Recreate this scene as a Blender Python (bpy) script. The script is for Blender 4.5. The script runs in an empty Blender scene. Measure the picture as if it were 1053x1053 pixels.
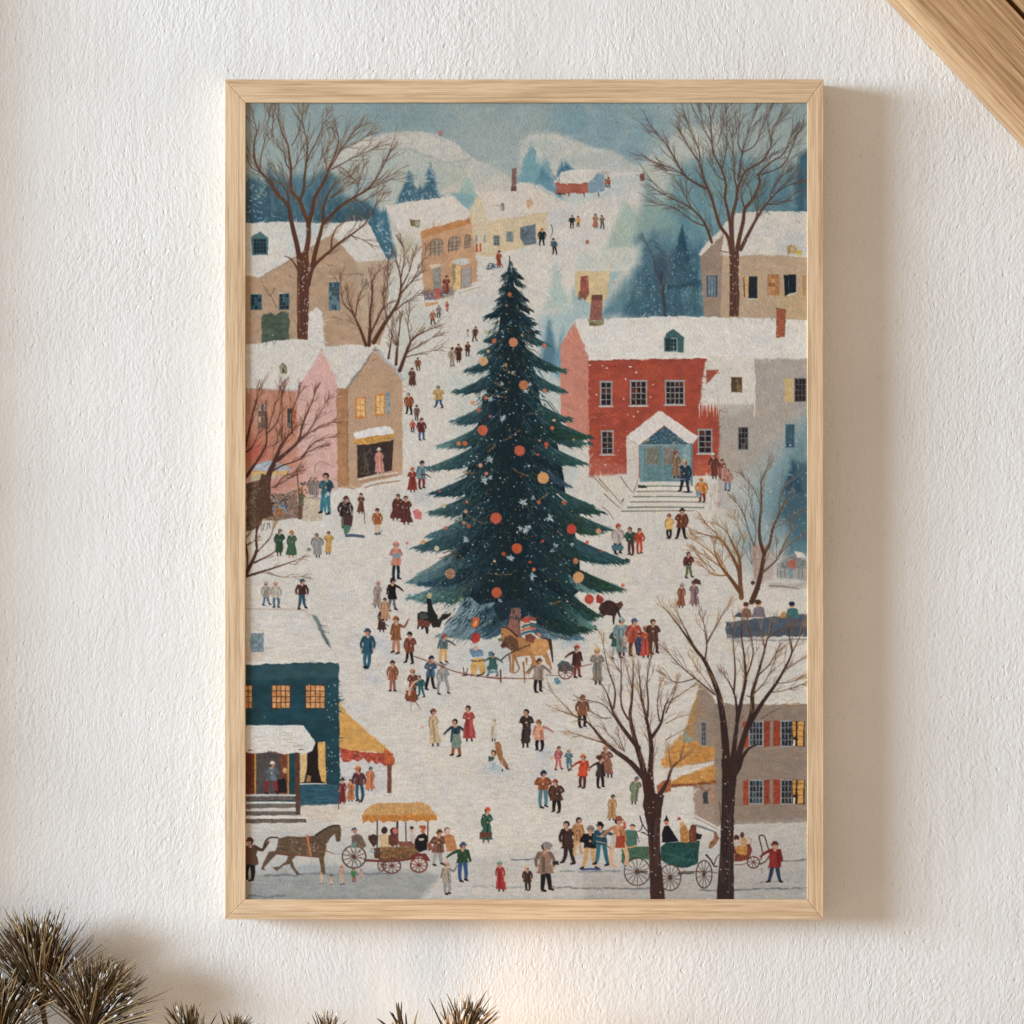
import bpy, bmesh, math, random
import numpy as np
from mathutils import Vector, Matrix

rnd = random.Random(11)
nrs = np.random.RandomState(5)
S = 0.5 / 616.0            # metres per photograph pixel at the picture's plane
CX, CY, ZC = 526.5, 526.5, 1.5
scene = bpy.context.scene
COL = scene.collection

def wx(px): return (px - CX) * S
def wz(py): return (CY - py) * S + ZC

def lin(c):
    c = np.asarray(c, dtype=np.float64) / 255.0
    return np.where(c <= 0.04045, c / 12.92, ((c + 0.055) / 1.055) ** 2.4)

def tag(o, label=None, cat=None, group=None, kind=None):
    if label: o['label'] = label
    if cat: o['category'] = cat
    if group: o['group'] = group
    if kind: o['kind'] = kind
    return o

def empty(name, loc):
    o = bpy.data.objects.new(name, None)
    o.empty_display_size = 0.05
    o.location = loc
    COL.objects.link(o)
    return o

def link_mesh(name, verts, faces, mat, parent=None, loc=None):
    me = bpy.data.meshes.new(name)
    me.from_pydata([tuple(v) for v in verts], [], faces)
    me.validate()
    me.update()
    o = bpy.data.objects.new(name, me)
    COL.objects.link(o)
    if mat: me.materials.append(mat)
    if parent: o.parent = parent
    if loc is not None: o.location = loc
    return o

# ------------------------------------------------------------------ nodes
def new_mat(name):
    m = bpy.data.materials.new(name)
    m.use_nodes = True
    nt = m.node_tree
    nt.nodes.clear()
    out = nt.nodes.new('ShaderNodeOutputMaterial')
    bs = nt.nodes.new('ShaderNodeBsdfPrincipled')
    nt.links.new(bs.outputs[0], out.inputs[0])
    return m, nt, bs

def nd(nt, typ, **kw):
    n = nt.nodes.new(typ)
    for k, v in kw.items():
        if k in n.inputs.keys(): n.inputs[k].default_value = v
        else: setattr(n, k, v)
    return n

def coords(nt, scale, loc=(0, 0, 0), rot=(0, 0, 0)):
    tc = nt.nodes.new('ShaderNodeTexCoord')
    mp = nt.nodes.new('ShaderNodeMapping')
    mp.inputs['Scale'].default_value = scale
    mp.inputs['Location'].default_value = loc
    mp.inputs['Rotation'].default_value = rot
    nt.links.new(tc.outputs['Object'], mp.inputs[0])
    return mp.outputs[0]

def noise(nt, vec, scale, detail=2.0, rough=0.5, dist=0.0):
    n = nt.nodes.new('ShaderNodeTexNoise')
    n.inputs['Scale'].default_value = scale
    n.inputs['Detail'].default_value = detail
    n.inputs['Roughness'].default_value = rough
    n.inputs['Distortion'].default_value = dist
    nt.links.new(vec, n.inputs['Vector'])
    return n.outputs['Fac']

def ramp(nt, fac, stops):
    r = nt.nodes.new('ShaderNodeValToRGB')
    els = r.color_ramp.elements
    while len(els) < len(stops): els.new(0.5)
    for e, (p, c) in zip(els, stops):
        e.position = p
        e.color = (c[0], c[1], c[2], 1) if len(c) == 3 else c
    nt.links.new(fac, r.inputs[0])
    return r.outputs[0]

def mathn(nt, op, a, b=None, c=None):
    n = nt.nodes.new('ShaderNodeMath'); n.operation = op
    for i, v in enumerate((a, b, c)):
        if v is None: continue
        if isinstance(v, (int, float)): n.inputs[i].default_value = v
        else: nt.links.new(v, n.inputs[i])
    return n.outputs[0]

def mixc(nt, mode, fac, a, b):
    n = nt.nodes.new('ShaderNodeMix'); n.data_type = 'RGBA'; n.blend_type = mode
    n.clamp_factor = True
    if isinstance(fac, (int, float)): n.inputs[0].default_value = fac
    else: nt.links.new(fac, n.inputs[0])
    for i, v in ((6, a), (7, b)):
        if isinstance(v, tuple): n.inputs[i].default_value = (v[0], v[1], v[2], 1)
        else: nt.links.new(v, n.inputs[i])
    return n.outputs[2]

def bump(nt, h, strength, dist, normal=None):
    b = nt.nodes.new('ShaderNodeBump')
    b.inputs['Strength'].default_value = strength
    b.inputs['Distance'].default_value = dist
    nt.links.new(h, b.inputs['Height'])
    if normal is not None: nt.links.new(normal, b.inputs['Normal'])
    return b.outputs[0]

def L3(r, g, b): return tuple(float(v) for v in lin((r, g, b)))

# ---- wall: roller-textured white paint with vertical drags
def wall_material():
    m, nt, bs = new_mat('white_textured_paint')
    tc = nt.nodes.new('ShaderNodeTexCoord')
    warp = noise(nt, tc.outputs['Object'], 60.0, 2.0)
    slow = noise(nt, tc.outputs['Object'], 4.0, 1.0)
    sx = nt.nodes.new('ShaderNodeSeparateXYZ'); nt.links.new(tc.outputs['Object'], sx.inputs[0])
    xx = mathn(nt, 'ADD', sx.outputs[0], mathn(nt, 'MULTIPLY', sx.outputs[2], -0.08))
    xx = mathn(nt, 'ADD', xx, mathn(nt, 'MULTIPLY', slow, 0.09))
    xx = mathn(nt, 'ADD', xx, mathn(nt, 'MULTIPLY', warp, 0.005))
    zz = mathn(nt, 'MULTIPLY', sx.outputs[2], 0.52)
    cb = nt.nodes.new('ShaderNodeCombineXYZ')
    nt.links.new(xx, cb.inputs[0]); nt.links.new(zz, cb.inputs[2])
    vec = cb.outputs[0]
    n1 = noise(nt, vec, 410.0, 2.0, 0.5, 0.2)
    n2 = noise(nt, vec, 150.0, 1.0, 0.5)
    pit = noise(nt, vec, 290.0, 0.0, 0.4)
    pitm = ramp(nt, pit, [(0.0, (0, 0, 0)), (0.20, (0, 0, 0)), (0.27, (1, 1, 1)), (1.0, (1, 1, 1))])
    h = mathn(nt, 'ADD', mathn(nt, 'MULTIPLY', n1, 1.0), mathn(nt, 'MULTIPLY', n2, 0.7))
    h = mathn(nt, 'ADD', h, mathn(nt, 'MULTIPLY', pitm, 0.55))
    amp = ramp(nt, noise(nt, coords(nt, (1, 1, .6), (2, 0, 1)), 7.0, 2.0, .6), [(.30, (.45, .45, .45)), (.70, (1.25, 1.25, 1.25))])
    h = mathn(nt, 'MULTIPLY', h, amp)
    drag = noise(nt, coords(nt, (1, 1, .12), (5, 0, 2)), 55.0, 3.0, .6, .4)
    h = mathn(nt, 'ADD', h, mathn(nt, 'MULTIPLY', drag, .8))
    big = noise(nt, coords(nt, (1, 1, 1)), 6.0, 5.0, .62)
    colr = ramp(nt, big, [(0.3, WALL_A), (0.7, WALL_B)])
    nt.links.new(colr, bs.inputs['Base Color'])
    bs.inputs['Roughness'].default_value = 0.75
    bs.inputs['Specular IOR Level'].default_value = 0.25
    nt.links.new(bump(nt, h, WALL_BUMP, 0.001), bs.inputs['Normal'])
    return m

WALL_A = L3(222, 221, 217); WALL_B = L3(233, 232, 229); WALL_BUMP = 0.66

def wood_material(name, axis, light, dark, pore, fig=1.0, gloss=0.45):
    m, nt, bs = new_mat(name)
    along, across = 1.7, 62.0
    def sc(a, b):
        return (a, b, b) if axis == 'x' else (b, b, a)
    g1 = noise(nt, coords(nt, sc(along, across)), 1.0 * fig, 4.0, 0.55, 1.1)
    g2 = noise(nt, coords(nt, sc(9.0, 420.0), (0.3, 1.7, 2.2)), 1.0, 3.0, 0.6)
    g3 = noise(nt, coords(nt, sc(30.0, 1300.0), (4, 2, 1)), 1.0, 2.0, 0.5)
    g0 = noise(nt, coords(nt, sc(0.9, 14.0), (7, 5, 3)), 1.0, 2.0, 0.5, 0.5)
    c = ramp(nt, g1, [(0.28, dark), (0.46, light), (0.60, tuple(0.5 * (a + b) for a, b in zip(light, dark))), (0.75, light)])
    c = mixc(nt, 'MULTIPLY', 0.75, c, ramp(nt, g2, [(0.3, pore), (0.55, (1, 1, 1))]))
    c = mixc(nt, 'MULTIPLY', 0.5, c, ramp(nt, g3, [(0.36, pore), (0.5, (1, 1, 1))]))
    c = mixc(nt, 'MULTIPLY', 0.4, c, ramp(nt, g0, [(0.3, (0.84, 0.78, 0.72)), (0.65, (1.0, 1.0, 1.0))]))
    nt.links.new(c, bs.inputs['Base Color'])
    bs.inputs['Roughness'].default_value = gloss
    bs.inputs['Specular IOR Level'].default_value = 0.3
    hh = mathn(nt, 'ADD', g2, mathn(nt, 'MULTIPLY', g3, 0.6))
    nt.links.new(bump(nt, hh, 0.25, 0.0006), bs.inputs['Normal'])
    return m

def paint_material():
    m, nt, bs = new_mat('painted_canvas')
    at = nt.nodes.new('ShaderNodeAttribute'); at.attribute_name = 'paint'
    tc = nt.nodes.new('ShaderNodeTexCoord')
    v = tc.outputs['Object']
    def dab(scale, fine, stretch, seed):
        """relief of short brush dabs: each cell has a bristle direction of its own"""
        wn = nt.nodes.new('ShaderNodeTexNoise'); wn.inputs['Scale'].default_value = scale * .9; wn.inputs['Detail'].default_value = 1
        nt.links.new(v, wn.inputs['Vector'])
        off = nt.nodes.new('ShaderNodeVectorMath'); off.operation = 'MULTIPLY_ADD'
        nt.links.new(wn.outputs['Color'], off.inputs[0]); off.inputs[1].default_value = (.006, 0, .006); nt.links.new(v, off.inputs[2])
        vo = nt.nodes.new('ShaderNodeTexVoronoi'); vo.inputs['Scale'].default_value = scale; vo.feature = 'F1'
        nt.links.new(off.outputs[0], vo.inputs['Vector'])
        sp = nt.nodes.new('ShaderNodeSeparateColor'); nt.links.new(vo.outputs['Color'], sp.inputs[0])
        vr = nt.nodes.new('ShaderNodeVectorRotate'); vr.rotation_type = 'Y_AXIS'
        nt.links.new(v, vr.inputs['Vector'])
        nt.links.new(mathn(nt, 'MULTIPLY', sp.outputs[0], 3.14), vr.inputs['Angle'])
        mp = nt.nodes.new('ShaderNodeMapping'); mp.inputs['Scale'].default_value = (1, 1, stretch); mp.inputs['Location'].default_value = (seed, 0, seed)
        nt.links.new(vr.outputs[0], mp.inputs[0])
        return noise(nt, mp.outputs[0], fine, 2.0, .55, .3), sp.outputs[1]
    a, cellv = dab(120.0, 400.0, .20, 1.0)
    b, cellv2 = dab(260.0, 700.0, .22, 3.0)
    c = noise(nt, v, 60.0, 3.0, 0.6)
    mul = ramp(nt, mathn(nt, 'MULTIPLY_ADD', b, .4, mathn(nt, 'MULTIPLY', a, .6)), [(0.32, (0.84, 0.84, 0.85)), (0.5, (0.985, 0.985, 0.985)), (0.68, (1.08, 1.075, 1.06))])
    mul2 = ramp(nt, c, [(0.3, (0.95, 0.955, 0.96)), (0.7, (1.03, 1.02, 1.01))])
    mul3 = ramp(nt, mathn(nt, 'MULTIPLY_ADD', cellv2, .5, mathn(nt, 'MULTIPLY', cellv, .5)), [(0.1, (0.95, 0.95, 0.955)), (0.9, (1.04, 1.04, 1.03))])
    colr = mixc(nt, 'MULTIPLY', 0.30, at.outputs['Color'], mul)
    colr = mixc(nt, 'MULTIPLY', 1.0, colr, mul2)
    colr = mixc(nt, 'MULTIPLY', 0.8, colr, mul3)
    nt.links.new(colr, bs.inputs['Base Color'])
    bs.inputs['Roughness'].default_value = 0.75
    bs.inputs['Specular IOR Level'].default_value = 0.25
    nt.links.new(bump(nt, h, WALL_BUMP, 0.001), bs.inputs['Normal'])
    return m

WALL_A = L3(222, 221, 217); WALL_B = L3(233, 232, 229); WALL_BUMP = 0.66

def wood_material(name, axis, light, dark, pore, fig=1.0, gloss=0.45):
    m, nt, bs = new_mat(name)
    along, across = 1.7, 62.0
    def sc(a, b):
        return (a, b, b) if axis == 'x' else (b, b, a)
    g1 = noise(nt, coords(nt, sc(along, across)), 1.0 * fig, 4.0, 0.55, 1.1)
    g2 = noise(nt, coords(nt, sc(9.0, 420.0), (0.3, 1.7, 2.2)), 1.0, 3.0, 0.6)
    g3 = noise(nt, coords(nt, sc(30.0, 1300.0), (4, 2, 1)), 1.0, 2.0, 0.5)
    g0 = noise(nt, coords(nt, sc(0.9, 14.0), (7, 5, 3)), 1.0, 2.0, 0.5, 0.5)
    c = ramp(nt, g1, [(0.28, dark), (0.46, light), (0.60, tuple(0.5 * (a + b) for a, b in zip(light, dark))), (0.75, light)])
    c = mixc(nt, 'MULTIPLY', 0.75, c, ramp(nt, g2, [(0.3, pore), (0.55, (1, 1, 1))]))
    c = mixc(nt, 'MULTIPLY', 0.5, c, ramp(nt, g3, [(0.36, pore), (0.5, (1, 1, 1))]))
    c = mixc(nt, 'MULTIPLY', 0.4, c, ramp(nt, g0, [(0.3, (0.84, 0.78, 0.72)), (0.65, (1.0, 1.0, 1.0))]))
    nt.links.new(c, bs.inputs['Base Color'])
    bs.inputs['Roughness'].default_value = gloss
    bs.inputs['Specular IOR Level'].default_value = 0.3
    hh = mathn(nt, 'ADD', g2, mathn(nt, 'MULTIPLY', g3, 0.6))
    nt.links.new(bump(nt, hh, 0.25, 0.0006), bs.inputs['Normal'])
    return m

def paint_material():
    m, nt, bs = new_mat('painted_canvas')
    at = nt.nodes.new('ShaderNodeAttribute'); at.attribute_name = 'paint'
    v = coords(nt, (1, 1, 1))
    # stroke relief: small worm-like ridges + weave
    a = noise(nt, v, 430.0, 2.0, 0.6, 1.6)
    b = noise(nt, coords(nt, (1, 1, 2.2), (3, 1, 2)), 620.0, 1.0, 0.5, 0.8)
    c = noise(nt, v, 60.0, 3.0, 0.6)
    mul = ramp(nt, a, [(0.25, (0.78, 0.78, 0.79)), (0.5, (0.98, 0.98, 0.98)), (0.75, (1.10, 1.09, 1.07))])
    mul2 = ramp(nt, c, [(0.3, (0.93, 0.935, 0.94)), (0.7, (1.04, 1.03, 1.02))])
    colr = mixc(nt, 'MULTIPLY', 0.8, at.outputs['Color'], mul)
    colr = mixc(nt, 'MULTIPLY', 1.0, colr, mul2)
    nt.links.new(colr, bs.inputs['Base Color'])
    bs.inputs['Roughness'].default_value = 0.7
    bs.inputs['Specular IOR Level'].default_value = 0.08
    h = mathn(nt, 'ADD', a, mathn(nt, 'MULTIPLY', b, 0.7))
    nt.links.new(bump(nt, h, 0.42, 0.0006), bs.inputs['Normal'])
    return m

# ------------------------------------------------------------------ the painted sheet
X0, X1, Y0, Y1 = 249.0, 834.0, 102.0, 929.0     # a little larger than the opening
PG = 1.09                                          # paint reflectance gain

class Ground:
    """the painted sheet as a fine field of colours"""
    def __init__(s):
        s.nx = int((X1 - X0) / RES) + 1; s.ny = int((Y1 - Y0) / RES) + 1
        s.gx, s.gy = np.meshgrid(X0 + RES * np.arange(s.nx), Y0 + RES * np.arange(s.ny))
        s.c = np.zeros((s.ny, s.nx, 3)) + 190.0
        s.dx = (s.vn(6) - .5) * 1.7 + (s.vn(2.5) - .5) * 0.9
        s.dy = (s.vn(6) - .5) * 1.7 + (s.vn(2.5) - .5) * 0.9
        s.fx = s.gx + s.dx; s.fy = s.gy + s.dy
        s.thick = np.zeros((s.ny, s.nx))
    def vn(s, cell, ax=1.0):
        cell = cell / RES
        h = int(s.ny / cell) + 3; w = int(s.nx / (cell * ax)) + 3
        r = nrs.rand(h, w)
        yy = np.arange(s.ny) / cell; xx = np.arange(s.nx) / (cell * ax)
        yi = yy.astype(int); xi = xx.astype(int)
        fy = (yy - yi)[:, None]; fx = (xx - xi)[None, :]
        fy = fy * fy * (3 - 2 * fy); fx = fx * fx * (3 - 2 * fx)
        a = r[yi][:, xi]; b = r[yi][:, xi + 1]; c = r[yi + 1][:, xi]; d = r[yi + 1][:, xi + 1]
        return (a * (1 - fx) + b * fx) * (1 - fy) + (c * (1 - fx) + d * fx) * fy
    def win(s, x0, x1, y0, y1):
        i0 = max(0, int((x0 - X0) / RES)); i1 = min(s.nx, int((x1 - X0) / RES) + 2)
        j0 = max(0, int((y0 - Y0) / RES)); j1 = min(s.ny, int((y1 - Y0) / RES) + 2)
        return slice(j0, max(j0, j1)), slice(i0, max(i0, i1))
    def mask(s, pts, f, raw=False):
        Q = np.array(pts, float)
        e = f + (0.5 if raw else 3)
        w = s.win(Q[:, 0].min() - e, Q[:, 0].max() + e, Q[:, 1].min() - e, Q[:, 1].max() + e)
        x = (s.gx if raw else s.fx)[w]; y = (s.gy if raw else s.fy)[w]
        ins = np.zeros(x.shape, bool); dist = np.full(x.shape, 1e9)
        n = len(Q)
        for i in range(n):
            ax, ay = Q[i]; bx, by = Q[(i + 1) % n]
            ex, ey = bx - ax, by - ay
            L = ex * ex + ey * ey + 1e-9
            t = np.clip(((x - ax) * ex + (y - ay) * ey) / L, 0, 1)
            d = (x - ax - t * ex) ** 2 + (y - ay - t * ey) ** 2
            dist = np.minimum(dist, d)
            if ay != by:
                ins ^= ((ay > y) != (by > y)) & (x < ax + (y - ay) * ex / ey)
        dist = np.sqrt(dist)
        return w, np.clip(0.5 + np.where(ins, dist, -dist) / f, 0, 1)
    def put(s, w, m, col):
        m = m[..., None]
        s.c[w] = s.c[w] * (1 - m) + np.array(col, float) * m
    def poly(s, pts, col, f=0.9, a=1.0, var=0.0, grad=None, cell=5):
        w, m = s.mask(pts, f)
        if var:
            v = (s.vn(cell, 1.6)[w] - .5) * 2 * var
            colr = np.array(col, float)[None, None] * (1 + v[..., None])
        else:
            colr = np.zeros(m.shape + (3,)) + np.array(col, float)
        if grad is not None:       # (col2, x0,y0,x1,y1)
            c2, ax, ay, bx, by = grad
            t = ((s.gx[w] - ax) * (bx - ax) + (s.gy[w] - ay) * (by - ay)) / ((bx - ax) ** 2 + (by - ay) ** 2)
            t = np.clip(t, 0, 1)[..., None]
            colr = colr * (1 - t) + np.array(c2, float) * t
        m = (m * a)[..., None]
        s.c[w] = s.c[w] * (1 - m) + colr * m
    def blob(s, cx, cy, rx, ry, col, a=1.0, hard=1.0, rot=0.0):
        R = max(rx, ry) * 2.6
        w = s.win(cx - R, cx + R, cy - R, cy + R)
        ux = s.fx[w] - cx; uy = s.fy[w] - cy
        c, sn = math.cos(rot), math.sin(rot)
        d = ((ux * c + uy * sn) / rx) ** 2 + ((-ux * sn + uy * c) / ry) ** 2
        s.put(w, a * np.exp(-d ** hard), col)
    def speck(s, pts, col, dens, a=0.7, f=4, size=2.0):
        w, m = s.mask(pts, f)
        v = s.vn(size)[w]
        s.put(w, m * a * np.clip((v - (1 - dens)) * 5, 0, 1), col)
    def line(s, pts, wd, col, a=1.0, f=0.9, raw=False, w1=None):
        """a stroke of width wd (tapering to w1)"""
        Q = np.array(pts, float)
        e = max(wd, w1 or 0) / 2 + f + (0.5 if raw else 3)
        w = s.win(Q[:, 0].min() - e, Q[:, 0].max() + e, Q[:, 1].min() - e, Q[:, 1].max() + e)
        x = (s.gx if raw else s.fx)[w]; y = (s.gy if raw else s.fy)[w]
        if x.size == 0: return
        best = np.full(x.shape, -1e9)
        n = len(Q) - 1
        for i in range(n):
            ax, ay = Q[i]; bx, by = Q[i + 1]
            ex, ey = bx - ax, by - ay
            t = np.clip(((x - ax) * ex + (y - ay) * ey) / (ex * ex + ey * ey + 1e-9), 0, 1)
            d = np.hypot(x - ax - t * ex, y - ay - t * ey)
            hw = wd / 2 if w1 is None else (wd + (w1 - wd) * (i + t) / n) / 2
            best = np.maximum(best, hw - d)
        s.put(w, a * np.clip(0.5 + best / f, 0, 1), col)

RES = 0.7
G = Ground()

class Paint:
    """brush marks: crisp shapes and tapered strokes laid wet over the ground"""
    def jit(s, col, v=0.06):
        k = 1 + rnd.uniform(-v, v)
        return tuple(max(2, min(250, x * k + rnd.uniform(-2, 2))) for x in col)
    def inside(s, pts):
        return [(min(X1, max(X0, x)), min(Y1, max(Y0, y))) for x, y in pts]
    def poly(s, pts, col, rough=0.3, var=0.05, seg=3.5, f=0.85, grad=None, a=1.0):
        out = []
        n = len(pts)
        for i in range(n):
            ax, ay = pts[i]; bx, by = pts[(i + 1) % n]
            k = max(1, int(math.hypot(bx - ax, by - ay) / seg)) if rough else 1
            for q in range(k):
                out.append((ax + (bx - ax) * q / k + rnd.uniform(-rough, rough), ay + (by - ay) * q / k + rnd.uniform(-rough, rough)))
        w, m = G.mask(out, f, True)
        if m.size == 0: return
        col = s.jit(col, var * .6)
        if grad:
            c2, ax, ay, bx, by = grad
            t = np.clip(((G.gx[w] - ax) * (bx - ax) + (G.gy[w] - ay) * (by - ay)) / ((bx - ax) ** 2 + (by - ay) ** 2 + 1e-9), 0, 1)[..., None]
            colr = np.array(col) * (1 - t) + np.array(c2) * t
        else: colr = np.zeros(m.shape + (3,)) + np.array(col)
        colr = colr * (1 + (MOT[w] * var * 2.4)[..., None])
        m = (m * a)[..., None]
        G.c[w] = G.c[w] * (1 - m) + colr * m
    def oval(s, cx, cy, rx, ry, col, rot=0.0, n=12, rough=0.08, var=0.05):
        c, sn = math.cos(rot), math.sin(rot)
        pts = []
        for i in range(n):
            a = 2 * math.pi * i / n; k = 1 + rnd.uniform(-rough, rough)
            x, y = rx * k * math.cos(a), ry * k * math.sin(a)
            pts.append((cx + x * c - y * sn, cy + x * sn + y * c))
        s.poly(pts, col, rough=0, var=var)
    def stroke(s, pts, w0, w1, col, smooth=True, var=0.05, mid=None, wob=0.0, a=1.0):
        """tapered mark along a smooth path"""
        if smooth and len(pts) > 2:
            Q = [pts[0]] + list(pts) + [pts[-1]]
            q = []
            for i in range(1, len(Q) - 2):
                p0, p1, p2, p3 = Q[i - 1], Q[i], Q[i + 1], Q[i + 2]
                k = max(2, min(6, int(math.hypot(p2[0] - p1[0], p2[1] - p1[1]) / 4)))
                for j in range(k):
                    t = j / k
                    q.append(tuple(0.5 * (2 * p1[b] + (-p0[b] + p2[b]) * t + (2 * p0[b] - 5 * p1[b] + 4 * p2[b] - p3[b]) * t * t
                                          + (-p0[b] + 3 * p1[b] - 3 * p2[b] + p3[b]) * t ** 3) for b in (0, 1)))
            q.append(tuple(pts[-1]))
        else:
            q = list(pts)
        if len(q) < 2: return q
        G.line(q, w0, s.jit(col, var), a, 0.85, True, w1)
        return q

MOT = (G.vn(1.3) - .5) + .6 * (G.vn(2.6) - .5)
P = Paint()
TX = [250, 395, 540, 685]; TY = [105, 242, 379, 516, 653, 780]
K = 150.0 / 1053.0
def T(c, r, *xy):
    return [(TX[c] + xy[i] * K, TY[r] + xy[i + 1] * K) for i in range(0, len(xy), 2)]

SNOW = (198, 191, 180); SNOW_L = (208, 202, 192); SNOW_B = (184, 182, 175)
PAL = dict(k=(36, 30, 30), b=(88, 52, 38), r=(172, 62, 44), m=(104, 46, 40), o=(188, 108, 56), y=(196, 146, 74),
           t=(176, 138, 100), g=(48, 78, 58), e=(42, 78, 88), u=(52, 88, 112), n=(38, 50, 68), p=(196, 130, 112),
           w=(204, 196, 184), a=(124, 116, 110), s=(152, 148, 146), h=(56, 38, 32), l=(200, 172, 134), G=(104, 102, 76),
           d=(30, 46, 54), q=(142, 76, 46), R=(196, 66, 40), K=(62, 46, 42), P=(166, 118, 106), S=(192, 148, 122), T=(120, 92, 70))
# ================================================= underpainting (soft, drawn first)
def paint_ground():
    g = G
    # sky
    t = np.clip((g.gy - 105) / 90.0, 0, 1)[..., None]
    g.c[:] = np.array((130, 148, 148.)) * (1 - t) + np.array((160, 168, 160.)) * t
    g.blob(415, 122, 55, 16, (112, 138, 142), .6); g.blob(350, 125, 60, 18, (132, 150, 150), .5)
    g.blob(290, 150, 50, 30, (134, 152, 150), .6); g.blob(500, 145, 40, 25, (150, 160, 156), .7)
    g.blob(475, 112, 30, 12, (150, 160, 156), .5); g.blob(545, 118, 30, 14, (148, 162, 160), .5)
    g.blob(755, 130, 90, 30, (146, 160, 154), .6)
    for q in [(585, 125, 20, 22), (612, 130, 18, 26), (640, 140, 18, 22), (662, 128, 22, 20), (655, 158, 14, 12)]:
        g.blob(*q, (110, 143, 154), .75)
    g.line([(604, 106), (611, 122), (608, 134)], 9, (158, 166, 164), .35, 9)
    g.line([(640, 116), (650, 128), (636, 146)], 10, (158, 166, 164), .35, 10)
    g.blob(690, 110, 26, 8, (150, 164, 162), .6)
    # distant hills
    g.poly([(330, 172), (358, 150), (378, 141), (395, 137), (412, 134), (435, 134), (452, 138), (468, 145), (480, 156), (488, 163), (510, 172), (530, 186), (560, 205), (560, 260), (330, 260)], (186, 180, 168), 3.5, var=.02)
    g.poly([(330, 178), (380, 152), (408, 149), (428, 154), (445, 163), (462, 168), (482, 164), (478, 180), (440, 205), (330, 230)], (166, 170, 158), 5, .85)
    g.line([(395, 153), (420, 152), (440, 160), (458, 167), (484, 163)], 1.6, (138, 150, 148), .7, 2)
    g.line([(398, 136), (415, 133.5), (440, 134)], 1.5, (104, 136, 146), .7, 2)
    g.line([(452, 138), (470, 146), (481, 156), (489, 163), (512, 173)], 2, (118, 142, 148), .5, 3)
    g.poly([(532, 182), (536, 145), (545, 137), (552, 135), (575, 137), (595, 145), (612, 152), (632, 156), (645, 165), (658, 173), (670, 158), (690, 141), (712, 130), (720, 220), (640, 260), (540, 260)], (184, 181, 170), 4.5, var=.03)
    g.poly([(655, 176), (672, 158), (692, 142), (715, 132), (760, 180), (700, 240), (660, 240)], (170, 176, 165), 5)
    g.poly([(657, 174), (672, 158), (690, 141), (708, 130), (740, 126), (745, 200), (670, 205)], (174, 177, 166), 5, .6)
    for q in [(600, 165, 40, 8, (150, 166, 164), .45), (560, 150, 18, 8, (150, 166, 164), .5), (430, 178, 40, 10, (160, 170, 162), .5), (500, 178, 22, 10, (160, 170, 164), .45), (390, 165, 26, 12, (160, 170, 162), .6), (640, 168, 20, 5, (150, 166, 166), .5), (680, 150, 18, 12, (150, 164, 162), .5)]:
        g.blob(*q)
    for k in range(160):
        x = rnd.uniform(400, 700); y = rnd.uniform(108, 200); a = rnd.uniform(-.6, .6)
        if y > 176 and x > 560: continue
        q = g.c[int((y - Y0) / RES), int((x - X0) / RES)] + rnd.choice((-7, 8))
        g.line([(x, y), (x + math.cos(a) * 9, y + math.sin(a) * 5)], rnd.uniform(2, 5), q, .4, 3)
    # misty woodland right
    g.poly([(690, 190), (700, 168), (728, 160), (760, 156), (800, 175), (834, 180), (834, 260), (700, 330), (684, 330)], (106, 140, 144), 16)
    g.poly([(690, 200), (720, 185), (752, 225), (725, 260), (722, 326), (640, 326), (655, 260)], (98, 138, 146), 8)
    g.blob(800, 205, 34, 24, (68, 106, 122), .7); g.poly([(822, 160), (834, 150), (834, 222), (815, 222)], (52, 92, 112), 8)
    for x in (778, 790, 806): g.poly([(x, 186), (x - 9, 224), (x + 9, 224)], (78, 112, 124), 5, .5)
    for k in range(170):
        x = rnd.uniform(690, 830); y = rnd.uniform(165, 225)
        g.line([(x, y), (x + rnd.uniform(-1.5, 1.5), y + rnd.uniform(8, 24))], rnd.uniform(1.5, 5), rnd.choice(((92, 126, 134), (120, 148, 148), (74, 110, 122), (132, 156, 152))), rnd.uniform(.12, .35), 3)
    # snowy ground
    g.poly([(250, 236), (400, 240), (480, 232), (560, 220), (590, 204), (630, 176), (662, 178), (664, 252), (690, 330), (834, 330), (834, 930), (249, 930), (249, 236)], SNOW, 2, var=.015, cell=14)
    # left dark woodland
    g.poly([(249, 178), (262, 184), (270, 186), (277, 167), (284, 182), (288, 174), (296, 186), (306, 178), (318, 184), (332, 172), (338, 175), (349, 184), (356, 200), (378, 206), (392, 222), (392, 240), (249, 240)], (72, 106, 116), 6, grad=((50, 84, 100), 0, 180, 0, 228))
    g.poly([(277, 168), (271, 196), (283, 196)], (54, 90, 106), 4); g.poly([(334, 173), (326, 200), (350, 196)], (54, 90, 106), 5)
    g.blob(312, 196, 22, 22, (92, 128, 138), .5); g.blob(372, 190, 20, 12, (128, 150, 150), .6)
    g.speck([(252, 182), (276, 180), (270, 226), (252, 228)], (170, 178, 174), .38, .7, 5)
    g.speck([(275, 200), (380, 200), (390, 228), (270, 228)], (130, 156, 160), .25, .5, 5)
    g.poly([(376, 226), (398, 214), (402, 240), (408, 262), (398, 268), (388, 250)], (62, 106, 124), 4)
    g.speck([(376, 224), (404, 222), (408, 262), (392, 262)], (164, 176, 174), .35, .7, 4)
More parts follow.
